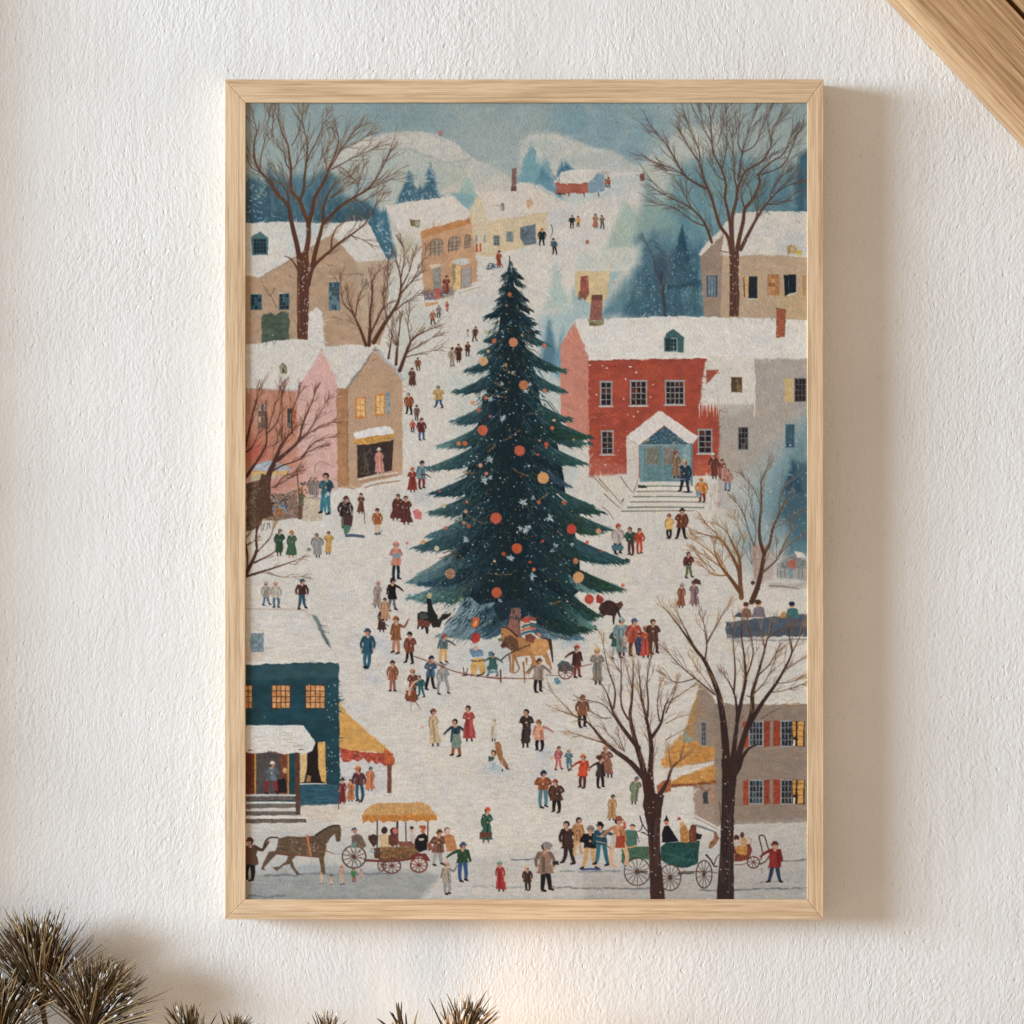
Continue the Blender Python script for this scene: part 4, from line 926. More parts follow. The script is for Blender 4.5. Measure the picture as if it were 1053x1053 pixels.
    win(tw(3, 2, 524, 425, 592, 582), (126, 124, 120), (50, 40, 42), 3, 4, mixp=(78, 66, 64)); win(tw(3, 2, 932, 72, 1010, 236), (112, 112, 112), (56, 40, 40), 3, 4); P.poly(T(3, 2, 852, 72, 922, 74, 924, 240, 862, 240), (194, 166, 112), .3, .05)
    win(tw(3, 2, 868, 405, 926, 566), (74, 108, 120), (54, 86, 102), 3, 4, bar=(180, 180, 176)); P.oval(*T(3, 2, 898, 553)[0], 1, .8, (212, 208, 200))
    # icicles, snow bits
    for k in range(30):
        x = 245 + k * 13 + rnd.uniform(-4, 4); y = 258
        P.stroke(T(3, 2, x, y, x + rnd.uniform(-3, 3), y + rnd.uniform(30, 100) * (1 if x < 380 else .8)), 1.1 if x < 380 else .8, .3, (208, 200, 188) if x < 380 else (184, 176, 164))
    # portico
    P.poly(T(2, 2, 732, 500, 822, 552, 822, 860, 735, 770), (196, 186, 172), .3, .03)
    P.poly(T(2, 2, 820, 555, 1053, 552, 1208, 540, 1208, 830, 830, 830), (104, 132, 136), .3, .06)
    P.poly(T(2, 2, 830, 550, 1005, 415, 1190, 540, 1160, 556, 830, 558), (62, 98, 110), .3, .1)
    for _ in range(70):
        x = rnd.uniform(840, 1180); m = 415 + abs(x - 1005) * .74
        P.oval(*T(2, 2, x, rnd.uniform(m + 5, 552))[0], rnd.uniform(.3, .8), rnd.uniform(.3, .6), rnd.choice(((176, 182, 178), (130, 154, 158), (40, 72, 86), (190, 150, 84))), 0, 5)
    P.poly(T(2, 2, 728, 492, 965, 306, 990, 310, 1250, 490, 1245, 500, 1210, 545, 1170, 535, 1005, 412, 822, 552), SNOW_L, .35, .02)
    P.stroke(T(2, 2, 835, 552, 1000, 552, 1190, 550), 1.0, .9, (150, 164, 160))
    for x0, x1, cc in ((875, 965, (112, 108, 98)), (1000, 1090, (116, 110, 98))):
        P.poly(T(2, 2, x0, 568, x1, 564, x1, 700, x0, 690), cc, .3, .1); P.poly(T(2, 2, x0, 690, x1, 700, x1, 808, x0, 810), (92, 126, 130), .3, .08)
    for x in (865, 970, 985, 1095): P.stroke(T(2, 2, x, 560, x - 2, 700, x, 812), .9, .8, (76, 108, 114))
    P.stroke(T(3, 2, 180, 545, 186, 700, 186, 838), 2, 1.8, (84, 118, 126)); P.poly(T(3, 2, 120, 570, 175, 545, 180, 830, 150, 830), (126, 150, 150), .4, .06)
    for k in range(5):
        y = 822 + k * 38; x0 = 830 - k * 22; x1 = 1180 + k * 28
        P.stroke(T(2, 2, x0, y + 8, (x0 + x1) / 2, y + 4, x1, y + 8), 3.2, 3.0, (204, 196, 182), var=.03)
        P.stroke(T(2, 2, x0, y + 28, (x0 + x1) / 2, y + 26, x1, y + 30), 1.6, 1.2, (132, 126, 106) if k % 2 else (104, 112, 100), wob=.4)
    P.stroke(T(2, 2, 700, 1030, 900, 1028, 1220, 1026), 1.3, .8, (118, 112, 94))
    for a in ((530, 790, 620, 890, 700, 980), (575, 905, 640, 970, 690, 1010), (690, 780, 745, 860, 785, 900), (560, 1000, 600, 1030, 640, 1090), (480, 770, 520, 810, 600, 890)): P.stroke(T(2, 2, *a), 1.3, .6, (132, 108, 88))
    P.stroke(T(2, 2, 700, 960, 712, 940), 1.4, 1, (84, 70, 60)); P.stroke(T(2, 2, 790, 880, 815, 800), 1.6, .8, (140, 128, 108)); P.poly(T(2, 2, 815, 840, 870, 845, 880, 862, 815, 862), (62, 66, 62), .5)
    for _ in range(90):
        x, y = rnd.uniform(470, 730), rnd.uniform(280, 760)
        P.stroke(T(2, 2, x, y, x + rnd.uniform(10, 26), y + rnd.uniform(-2, 2)), .5, .3, rnd.choice(((184, 92, 66), (156, 58, 40), (190, 110, 84))))
    for _ in range(60):
        x, y = rnd.uniform(290, 450), rnd.uniform(-30, 470)
        if y > 700 - x * 1.0 + 60 and x < 340: continue
        P.stroke(T(2, 2, x, y, x + 18, y + 22), .5, .3, rnd.choice(((204, 136, 116), (180, 108, 90), (212, 152, 132))))
    for x, y in ((470, 695), (580, 695), (320, 680), (805, 25), (925, 115), (712, 218), (515, 188), (815, 310), (785, 345), (480, 545), (905, 205), (727, 75)): P.oval(*T(2, 2, x, y)[0], .9, .7, (220, 204, 190), n=6)
    for x, y in ((465, 935), (560, 940), (800, 990), (590, 957), (760, 948)): P.oval(*T(2, 1, x, y)[0], rnd.uniform(.8, 2), .6, (214, 200, 188), n=6)
    # ladder / props behind the tree
    P.stroke(T(2, 2, 160, 240, 220, 320, 260, 400), 1.2, .8, (74, 76, 72)); P.stroke(T(2, 2, 175, 235, 240, 320, 270, 365), .9, .7, (90, 88, 82)); P.stroke(T(2, 2, 290, 400, 330, 480), 1.4, .7, (196, 192, 184)); P.stroke(T(2, 2, 385, 570, 450, 650), 1.6, 1.0, (190, 184, 172))
    # top right house
    win(tw(3, 1, 298, 292, 368, 438), (82, 98, 112), (112, 122, 128), 3, 1, bw=1.0); P.stroke(T(3, 1, 300, 292, 302, 438), 1.3, 1.2, (62, 88, 112)); P.stroke(T(3, 1, 364, 292, 362, 440), 1.5, 1.3, (56, 84, 110))
    P.poly(T(3, 1, 558, 300, 572, 298, 576, 448, 564, 440), (70, 82, 92), .3); P.poly(T(3, 1, 568, 300, 600, 300, 600, 446, 572, 448), (200, 152, 94), .3, .05); win(tw(3, 1, 602, 300, 655, 448), (48, 58, 64), (34, 46, 52), 3, 5)
    P.stroke(T(3, 1, 600, 458, 665, 460), 1, .6, (206, 196, 180))
    win(tw(3, 1, 738, 285, 815, 425), (168, 112, 66), (180, 128, 82), 3, 5, mixp=(160, 104, 64)); P.poly(T(3, 1, 850, 285, 885, 285, 890, 425, 858, 435), (34, 44, 50), .3); win(tw(3, 1, 892, 285, 935, 410), (40, 52, 60), (30, 40, 48), 2, 4); P.stroke(T(3, 1, 885, 432, 945, 412), 1.6, 1, (204, 198, 188)); P.poly(T(3, 1, 985, 290, 1008, 288, 1008, 430, 990, 432), (176, 128, 82), .3)
    P.poly(T(3, 1, 870, 70, 940, 65, 945, 128, 878, 135), (180, 152, 112), .5, .1); P.poly(T(3, 1, 940, 105, 985, 110, 975, 142, 940, 138), (196, 168, 78), .5, .1); P.poly(T(3, 1, 880, 80, 900, 75, 895, 130, 880, 132), (150, 120, 88), .4)
    P.stroke(T(3, 1, 392, 110, 440, 120, 460, 118), 1.1, .8, (112, 82, 66))
    # pavilion far right
    for x in (805, 830, 858, 960, 985): P.stroke(T(3, 3, x, 480, x, 545), .8, .7, (96, 98, 98))
    P.poly(T(3, 3, 830, 440, 930, 375, 985, 420, 1010, 415, 1010, 480, 830, 485), (124, 130, 128), .6, .1); P.poly(T(3, 3, 870, 440, 945, 405, 935, 490, 900, 490), (164, 92, 80), .5); P.poly(T(3, 3, 885, 485, 920, 480, 915, 552, 890, 552), (118, 134, 146), .4); P.poly(T(3, 3, 925, 360, 990, 365, 1008, 405, 950, 405), (196, 190, 180), .5)
    P.stroke(T(3, 3, 750, 608, 850, 612, 965, 630), 1.1, .7, (112, 84, 74)); P.poly(T(3, 3, 620, 320, 690, 310, 680, 560, 640, 560), (160, 136, 124), .5, .06)
    P.oval(*T(3, 3, 628, 585)[0], 2.2, 2, (84, 60, 50))
    # green shop
    P.poly(T(0, 3, 50, 952, 148, 948, 150, 1085, 52, 1088), (110, 130, 136), .5, .12); P.poly(T(0, 3, 48, 930, 100, 870, 155, 935), (190, 184, 174), .6, .03)
    for x0, x1 in ((0, 65), (202, 340), (446, 590)):
        n = 4 if x0 else 2
        P.poly(T(0, 4, x0, 362, x1, 358, x1 + 2, 528, x0, 540), (66, 50, 42), .3)
        win(tw(0, 4, x0 + 4, 364, x1 - 2, 530), None, (204, 142, 86), n, 4, bw=.85, mixp=(196, 126, 72))
    for _ in range(30): P.oval(*T(0, 4, rnd.uniform(600, 680), rnd.uniform(350, 1000))[0], rnd.uniform(.25, .7), rnd.uniform(.25, .7), (190, 194, 190), n=5)
    P.poly(T(0, 5, 10, -120, 80, -120, 80, 262, 10, 262), (102, 52, 36), .3, .1); P.poly(T(0, 5, 80, -120, 95, -120, 92, 262, 80, 262), (192, 132, 54), .2)
    P.poly(T(0, 5, 92, -120, 262, -120, 262, 260, 92, 262), (82, 74, 70), .3, .06); P.poly(T(0, 5, 262, -120, 318, -120, 318, 260, 262, 260), (116, 62, 42), .3, .1); P.poly(T(0, 5, 316, -120, 330, -120, 330, 262, 318, 262), (188, 126, 54), .2)
    P.poly(T(0, 5, 372, -90, 408, -90, 410, 330, 375, 330), (88, 54, 46), .3, .08)
    P.poly(T(0, 5, 408, -110, 595, -110, 598, 190, 408, 185), (40, 32, 30), .3, .08); P.poly(T(0, 5, 410, -100, 462, -100, 462, 60, 440, 170, 408, 178), (198, 162, 112), .4, .06); P.poly(T(0, 5, 538, -118, 592, -118, 598, 182, 562, 165, 540, 60), (198, 150, 82), .4, .06); P.poly(T(0, 5, 462, 120, 490, 128, 486, 170, 450, 172), (150, 104, 66), .3)
    P.stroke(T(0, 5, 410, 186, 500, 184, 600, 186), 1.4, 1.0, (196, 192, 186)); P.poly(T(0, 5, 408, 192, 690, 190, 690, 330, 412, 332), (46, 90, 104), .3, .08)
    for _ in range(26):
        x, y = rnd.uniform(420, 640), rnd.uniform(200, 320); P.stroke(T(0, 5, x, y, x + 30, y + 6, x + 50, y), .7, .4, rnd.choice(((30, 66, 78), (64, 108, 122))))
    P.oval(*T(0, 5, 300, 88)[0], 2.2, 2.8, (206, 156, 96)); P.poly(T(0, 5, 240, 150, 300, 140, 318, 250, 235, 250), (44, 34, 36), .6, .1)
    P.poly(T(0, 4, 10, 655, 150, 652, 435, 655, 520, 778, 500, 835, 440, 860, 380, 850, 300, 862, 180, 845, 60, 860, 10, 840), SNOW_L, .5, .025)
    for _ in range(16):
        x, y = rnd.uniform(30, 430), rnd.uniform(690, 830); P.stroke(T(0, 4, x, y, x + 30, y + 3, x + 60, y), .7, .4, (176, 166, 154))
    for x, y in ((195, 845), (230, 850), (420, 830), (55, 835)): P.stroke(T(0, 4, x - 18, y, x, y - 4, x + 18, y + 2), 1.3, .6, (132, 74, 44))
    for k in range(4):
        y = 262 + k * 54; x1 = 372 + k * 15 if k < 3 else 455
        P.poly(T(0, 5, 10, y + 12, x1, y + 12, x1, y + 42, 10, y + 46), (104, 94, 88), .5, .1); P.stroke(T(0, 5, 15, y + 6, 200, y + 4, x1, y + 6), 2.2, 1.8, (196, 190, 182), wob=.3)
    P.poly(T(0, 5, 376, 300, 412, 300, 412, 412, 380, 400), (94, 66, 58), .4)
    P.stroke(T(0, 5, 688, 330, 686, 368), .9, .7, (70, 56, 50))
    # orange tent trim
    P.poly(T(0, 4, 697, 818, 800, 838, 900, 850, 1053, 855, 1085, 860, 1072, 900, 1030, 950, 990, 920, 960, 935, 930, 905, 900, 930, 870, 890, 830, 915, 790, 900, 760, 925, 720, 915, 700, 880), (164, 66, 46), .5, .12)
    P.poly(T(1, 4, 0, 820, 45, 850, 75, 900, 70, 940, 20, 945, 0, 930), (178, 84, 46), .5, .1); P.poly(T(1, 4, 20, 930, 55, 935, 52, 1145, 22, 1142), (112, 66, 56), .3, .08)
    for _ in range(20): P.oval(*T(0, 4, rnd.uniform(700, 1050), rnd.uniform(850, 910))[0], .5, .4, (206, 150, 120), n=5)
    # lower right house
    for y0, y1, rr in ((622, 805, 4), (155, 330, 5)):
        P.poly(T(3, rr, 556, y0 + 6, 596, y0, 598, y1 + 5, 558, y1 + 8), (156, 66, 44), .3, .08)
        win(tw(3, rr, 604, y0 + 6, 698, y1 - 4), (152, 152, 148), (44, 46, 56), 4, 4, mixp=(60, 76, 90), bw=.6)
        P.poly(T(3, rr, 706, y0 + 2, 750, y0, 750, y1, 708, y1 + 4), (150, 62, 42), .3, .08); P.poly(T(3, rr, 776, y0 - 4, 826, y0, 826, y1, 774, y1), (156, 62, 42), .3, .08)
        win(tw(3, rr, 834, y0 + 4, 908, y1 - 2), (146, 148, 148), (46, 44, 52), 3, 4, bw=.6)
        P.poly(T(3, rr, 906, y0, 1002, y0 + 2, 1002, y1, 912, y1), (52, 38, 34), .3); P.poly(T(3, rr, 912, y0 + 2, 940, y0 + 2, 936, y1 - 70, 918, y1 - 60), (190, 134, 64), .3, .08); P.poly(T(3, rr, 952, y0 + 2, 996, y0 + 2, 990, y1 - 4, 950, y1 - 2), (192, 138, 66), .3, .08)
        P.poly(T(3, rr, 920, y1 - 50, 935, y1 - 45, 932, y1, 916, y1), (196, 188, 176), .3)
        for k in range(3): P.stroke(T(3, rr, 912, y0 + 30 + 40 * k, 1000, y0 + 30 + 40 * k), .5, .4, (84, 58, 36))
    win(tw(3, 4, 256, 632, 290, 800), (132, 132, 128), (72, 76, 84), 2, 5, bw=.7); P.poly(T(3, 4, 110, 780, 145, 685, 190, 775), (112, 134, 126), .5, .1); P.stroke(T(3, 4, 110, 755, 190, 750), .7, .5, (160, 160, 140))
    P.poly(T(3, 5, 265, 250, 300, 235, 305, 330, 268, 325), (64, 70, 70), .4, .1); P.stroke(T(3, 5, 250, 205, 290, 240, 345, 200), 1.6, .8, (130, 84, 58)); P.poly(T(3, 5, 320, 200, 350, 190, 350, 340, 322, 330), (160, 122, 96), .4, .08)
    P.stroke(T(3, 5, 200, 410, 280, 450, 360, 490), 1.6, 1.2, (196, 186, 172)); P.stroke(T(3, 5, 205, 430, 300, 475, 375, 515), .9, .6, (140, 118, 104)); P.stroke(T(3, 5, 220, 485, 280, 505, 360, 535), 2.4, 1.6, (112, 116, 112), wob=.5)
    for _ in range(70):
        x, y = rnd.uniform(0, 345), rnd.uniform(800, 1090)
        q = T(3, 4, x, y)[0]
        if 757 < q[1] < 783 or q[1] > 792: P.oval(q[0], q[1], rnd.uniform(.4, 1.0), rnd.uniform(.3, .7), rnd.choice(((206, 152, 84), (160, 94, 46), (214, 176, 120))), 0, 5)
    P.poly(T(2, 5, 950, 200, 1000, 160, 1053, 150, 1053, 240, 960, 260), (150, 84, 50), .5, .1); P.poly(T(2, 5, 978, 0, 1050, 0, 1050, 50, 985, 55), (190, 130, 64), .4, .1)
    P.stroke(T(3, 5, 680, 900, 700, 893, 810, 893), 1, .7, (132, 104, 88))
# ================================================= the big decorated fir
def lerp(a, b, t): return tuple(a[i] + (b[i] - a[i]) * t for i in range(3))
D1 = (24, 42, 50); D2 = (28, 52, 60); D3 = (40, 76, 78); D4 = (62, 100, 98); GN = (36, 68, 54); GN2 = (58, 92, 78); BL = (64, 96, 112); BL2 = (108, 130, 138)

def bough(tip, root, thick, c_in, c_out, n=None, droop=3.0, fringe=1.0):
    """a sweeping bough: it drops from the trunk, flares out to the tip, needles ragged along its lower edge"""
    (tx, ty), (rx, ry) = tip, root
    L = math.hypot(tx - rx, ty - ry)
    sgn = 1 if tx > rx else -1
    N = 9
    up = []; lo = []
    for i in range(N + 1):
        t = i / N
        x = rx + (tx - rx) * t
        y = ry + (ty - ry) * (t ** .72) + droop * .5 * math.sin(math.pi * t)
        th = thick * (1 - t ** 1.6) ** .8 * (1 if t > .12 else .75)
        up.append((x, y - th * .35)); lo.append((x, y + th * .65 + fringe * rnd.uniform(-.9, .9)))
    ci = lerp(D1, c_in, .6)
    P.poly(up + lo[::-1], ci, 0, .1, grad=(c_out, rx + (tx - rx) * .15, ry + (ty - ry) * .15, tx, ty), f=1.1)
    m = n or int(L * 1.25)
    for k in range(m):
        t = rnd.uniform(.12, 1.0)
        i = min(N - 1, int(t * N)); f = t * N - i
        x = lo[i][0] + (lo[i + 1][0] - lo[i][0]) * f
        yl = lo[i][1] + (lo[i + 1][1] - lo[i][1]) * f; yu = up[i][1] + (up[i + 1][1] - up[i][1]) * f
        edge = rnd.random() < .6
        y = yl - rnd.uniform(0, 2.5) if edge else yu + (yl - yu) * rnd.uniform(.1, 1)
        ln = rnd.uniform(3.0, 8.0) * fringe * (1.0 - .35 * t)
        a = rnd.uniform(.25, .8)
        cc = P.jit(lerp(ci, c_out, max(0, t - .15)), .2)
        P.stroke([(x, y), (x + sgn * math.cos(a) * ln * .6, y + math.sin(a) * ln * .5), (x + sgn * math.cos(a) * ln, y + math.sin(a) * ln)], rnd.uniform(.9, 1.6), .3, cc, var=.1)

def fir_tree():
    # trunk and misty base

    left = [(519, 283), (516.5, 296), (513, 309), (508, 320), (499.5, 325), (500, 349), (493, 362), (479.5, 380), (467.5, 403), (464.5, 433), (451.5, 458), (440, 481), (443, 507), (442, 527), (438, 551), (425, 563), (420, 598), (420, 615)]
    right = [(534, 284), (536, 292), (533.5, 302), (541, 307), (546, 318.5), (545, 328), (549, 333), (552, 342), (563.5, 353.5), (581, 381), (581, 401), (586, 431), (607, 449), (606, 457), (603, 476), (621, 527), (610, 520), (630.5, 545), (645, 577), (640, 605), (617, 633), (612, 645)]
    P.poly([(500, 596), (556, 596), (552, 622), (540, 634), (534, 622), (522, 622), (514, 634), (502, 630)], (34, 58, 68), .8, .1)
    P.poly([(488, 600), (520, 600), (522, 628), (512, 646), (494, 652), (470, 657), (450, 656), (462, 640), (474, 622)], (96, 120, 128), .8, .1, grad=((124, 144, 150), 500, 615, 458, 655))
    P.poly([(532, 600), (570, 600), (584, 630), (600, 657), (578, 655), (556, 650), (540, 632)], (66, 98, 114), .8, .1, grad=((92, 124, 138), 545, 610, 595, 655))
    for k in range(230):
        s = rnd.choice((-1, 1)); u = rnd.random()
        x0 = 505 - 22 * u if s < 0 else 545 + 28 * u; y0 = rnd.uniform(602, 634); ln = rnd.uniform(8, 22); a = .75 + .5 * (1 - u) * rnd.uniform(.6, 1)
        P.stroke([(x0, y0), (x0 + s * math.cos(a) * ln * .5, y0 + math.sin(a) * ln * .55), (x0 + s * math.cos(a) * ln, y0 + math.sin(a) * ln)], 1.2, .4, P.jit(rnd.choice(((72, 100, 114), (128, 148, 152), (54, 84, 98), (96, 122, 132))), .08), a=.75)
    # blue-grey snowy skirts low down
    for tip, root, th, a, b in (((450, 655), (512, 622), 18, BL, BL2), ((472, 656), (528, 612), 22, BL, BL2), ((478, 657), (520, 632), 16, (52, 84, 98), (56, 90, 104)), ((500, 656), (530, 630), 12, BL, (74, 104, 116)),
                                ((560, 650), (545, 618), 20, (60, 92, 110), (78, 110, 128)), ((599, 657), (548, 620), 26, (56, 88, 104), (78, 112, 130)), ((584, 655), (545, 628), 16, BL, BL2), ((570, 656), (545, 640), 12, BL, BL2)):
        bough(tip, root, th, a, b, droop=1)
    bough((421, 598), (487, 556), 22, (70, 104, 100), (104, 132, 116), droop=-2); bough((430, 590), (482, 566), 14, (96, 118, 124), (112, 132, 134), droop=-2)
    for k in range(40):
        x = rnd.uniform(458, 500); y = rnd.uniform(630, 656); P.stroke([(x, y), (x - 5, y + 5), (x - 9, y + 10)], .9, .3, P.jit((116, 138, 144), .15))
    P.poly([(506, 604), (548, 604), (543, 633), (536, 638), (512, 638)], (30, 52, 62), .6, .1)
    P.poly(T(1, 3, 865, 1000, 900, 850, 920, 765, 985, 765, 985, 900, 1005, 1060, 930, 1060), (128, 84, 76), .4, .08)
    # dark core
    P.poly([(526 + (x - 526) * .88, y if y < 600 else 600 + (y - 600) * .6) for x, y in [(524, 268), (528, 290), (533, 320), (541, 350), (552, 378), (560, 410), (572, 440), (584, 470), (590, 510), (600, 545), (606, 580), (604, 615), (585, 640), (560, 632), (545, 628), (530, 628), (505, 632), (490, 636), (474, 620), (462, 600), (462, 570), (468, 545), (470, 515), (474, 480), (484, 445), (492, 415), (500, 385), (508, 350), (514, 318), (520, 290)]], D1, .8, .08, 6)
    tips = [(p, -1) for p in left] + [(p, 1) for p in right]
    tips.sort(key=lambda q: -q[0][1])
    for (x, y), s in tips:
        t = (y - 268) / 380.0
        axis = 525 + (4 if s > 0 else -2) * t
        reach = abs(x - axis)
        th = 6.5 + 27 * t
        root = (axis + s * reach * .12, y - 8 - reach * (.34 if s < 0 else .36))
        r = rnd.random()
        if s < 0: ci, co = D2, lerp((36, 70, 76), (76, 114, 114), r * .9)
        else: ci, co = D2, lerp(GN, (56, 98, 94), r)
        if t > .72 and s < 0: co = lerp((52, 90, 98), (88, 124, 128), rnd.random())
        if y < 350: co = D2
        bough((x, y), root, th, ci, co, droop=3 + 7 * t, fringe=1.25)
        # hatch of lighter needles along the crest of the tier
        for k in range(int(reach * .35)):
            u = rnd.uniform(.25, .95); px = root[0] + (x - root[0]) * u; py = root[1] + (y - root[1]) * u ** .72 + rnd.uniform(-2, th * .4 * (1 - u))
            ln = rnd.uniform(3, 7)
            P.stroke([(px, py), (px + s * ln * .8, py + ln * .55)], .8, .3, P.jit(lerp(co, (104, 134, 136), rnd.uniform(0, .5)), .1), smooth=False, a=.7)
    # particular boughs with their own colour
    for tip, root, th, ci, co in ((T(2, 2, 470, 490)[0], (548, 440), 13, (28, 56, 50), (46, 84, 66)), (T(2, 3, 560, 230)[0], (574, 530), 14, (30, 60, 54), (52, 88, 68)), (T(2, 3, 735, 430)[0], (590, 556), 14, (56, 96, 104), (44, 84, 88)), (T(2, 3, 690, 632)[0], (580, 580), 16, (28, 54, 50), (50, 84, 62)),
                                  (T(2, 3, 505, 905)[0], (570, 612), 17, (34, 62, 56), (98, 140, 130)), (T(2, 3, 540, 825)[0], (572, 598), 14, D1, (44, 78, 60)), (T(2, 3, 500, 655)[0], (585, 592), 9, (96, 138, 134), (112, 150, 142)), (T(1, 3, 575, 690)[0], (454, 612), 12, (70, 106, 90), (98, 128, 92)),
                                  (T(1, 3, 185, 690)[0], (478, 606), 12, (84, 124, 112), (92, 128, 116)), (T(1, 3, 250, 600)[0], (486, 584), 14, (30, 56, 72), (48, 82, 98)), (T(1, 2, 395, 555)[0], (486, 452), 9, (56, 92, 92), (110, 144, 136)), (T(2, 2, 350, 860)[0], (556, 478), 10, (56, 74, 90), (82, 100, 118))):
        bough(tip, root, th, ci, co, droop=1)
    # inner needle texture
    for k in range(2600):
        y = 280 + 362 * rnd.random() ** .75; t = (y - 268) / 380
        hw = 4 + 78 * t * (1 - .25 * max(0, t - .8) * 4)
        u = rnd.uniform(-1, 1); x = 526 + u * hw
        a = rnd.uniform(.5, 1.2); s = 1 if u > 0 else -1
        ln = rnd.uniform(2.5, 6.5)
        c = rnd.choice((D1, D1, D2, D2, (26, 48, 48), (34, 58, 56), (18, 34, 40), (36, 62, 72)))
        if abs(u) > .75: c = lerp(c, D3, .5)
        P.stroke([(x, y), (x + s * math.cos(a) * ln * abs(u) * 1.2, y + math.sin(a) * ln)], rnd.uniform(.7, 1.3), .25, c, smooth=False, var=.2)
    for k in range(520):
        y = 330 + 310 * rnd.random(); s = rnd.choice((-1, 1)); u = rnd.uniform(.25, .95); hw = 8 + 82 * (y - 268) / 380
        x = 526 + s * u * hw; ln = rnd.uniform(4, 9); a = rnd.uniform(.6, 1.0)
        P.stroke([(x, y), (x + s * math.cos(a) * ln * .5, y + math.sin(a) * ln * .6), (x + s * math.cos(a) * ln, y + math.sin(a) * ln)], .7, .25, P.jit(rnd.choice((D3, BL, (52, 84, 92), D4)), .15))
    # crown: small tip with snow sparkle
    P.stroke([(524, 263), (524, 285)], .8, 2.2, D2)
    for k in range(40):
        y = rnd.uniform(268, 292); x = 524.5 + rnd.uniform(-1, 1) * (1.5 + (y - 268) * .28); P.stroke([(x, y), (x + rnd.uniform(-3, 3), y + 3)], .8, .3, rnd.choice((D2, D3, (88, 112, 116))))
    # gold tinsel glimmer and coloured specks
    for k in range(430):
        y = 300 + 345 * rnd.random() ** .7; hw = (6 + 88 * (y - 268) / 380) * rnd.uniform(-.85, .85)
        c = rnd.choice(((150, 120, 66), (126, 104, 58), (150, 120, 66), (112, 86, 52), (176, 182, 180), (188, 98, 64), (88, 112, 122)))
        P.oval(526 + hw, y, rnd.uniform(.35, .75), rnd.uniform(.3, .65), c, n=5, var=.15)
    for pts in (T(1, 2, 800, 100, 850, 130, 900, 150), T(1, 2, 860, 520, 920, 490, 980, 440), T(1, 2, 930, 720, 980, 760, 1040, 770), T(1, 3, 600, 90, 660, 140, 730, 160), T(1, 3, 760, 520, 840, 530, 920, 520), T(1, 2, 760, 190, 820, 190, 880, 210), T(2, 2, 90, 960, 130, 930, 170, 900), T(2, 3, 180, 740, 220, 730, 250, 720), T(1, 2, 560, 740, 600, 760, 650, 750), T(1, 2, 750, 600, 790, 570, 800, 550), T(1, 2, 860, 0, 900, 20, 950, 45)):
        (ax, ay), (bx, by), (cx_, cy_) = pts
        for k in range(14):
            t = k / 13; x = (1 - t) ** 2 * ax + 2 * t * (1 - t) * bx + t * t * cx_; y = (1 - t) ** 2 * ay + 2 * t * (1 - t) * by + t * t * cy_
            P.oval(x + rnd.uniform(-.7, .7), y + rnd.uniform(-.7, .7), .6, .5, rnd.choice(((160, 116, 60), (140, 108, 58), (178, 106, 62))), n=5)
    P.stroke(T(1, 3, 420, 370, 470, 358, 520, 370, 560, 400), .8, .5, (108, 52, 46)); P.stroke(T(1, 3, 400, 410, 450, 390, 520, 395), .9, .5, (112, 60, 54))
    P.stroke(T(2, 2, 10, 330, 60, 320, 120, 290), .6, .4, (140, 110, 76)); P.stroke(T(2, 2, 230, 905, 265, 935, 300, 960), 1.2, .5, (186, 186, 180))
    for k in range(150):
        y = rnd.uniform(330, 640); u = rnd.uniform(-.95, .95); x = 526 + u * (6 + 88 * (y - 268) / 380)
        P.oval(x, y, rnd.uniform(.5, 1.1), rnd.uniform(.4, .9), rnd.choice(((150, 172, 178), (182, 190, 190), (116, 144, 154))), n=5)
    # snow flowers
    for x, y, r in ((517, 430, 5), (503, 473, 5), (498, 494, 5), (504, 491, 3), (538, 517, 5.5), (540, 402, 4.5), (504, 410, 4), (566, 533, 5.5), (480, 555, 5), (547, 592, 6), (548, 512, 3), (525, 574, 5.5), (541, 545, 5), (535, 543, 3.5), (543, 542, 4), (568, 566, 3), (545, 395, 2.5), (516, 394, 2), (528, 383, 2.2), (588, 560, 2.5), (571, 561, 4), (514, 618, 3), (478, 480, 2.5)):
        for k in range(int(9 + r * 2)):
            a = rnd.uniform(0, 6.28); d = r * rnd.uniform(.2, 1)
            P.stroke([(x + math.cos(a) * d * .25, y + math.sin(a) * d * .25), (x + math.cos(a) * d, y + math.sin(a) * d)], rnd.uniform(.8, 1.5), .35, rnd.choice(((176, 186, 188), (140, 160, 168), (198, 202, 200), (112, 136, 148))), smooth=False)
        P.oval(x, y, .7, .7, rnd.choice(((70, 84, 90), (176, 120, 90), (60, 76, 84))), n=6)
    # baubles
    ob = (184, 82, 56)
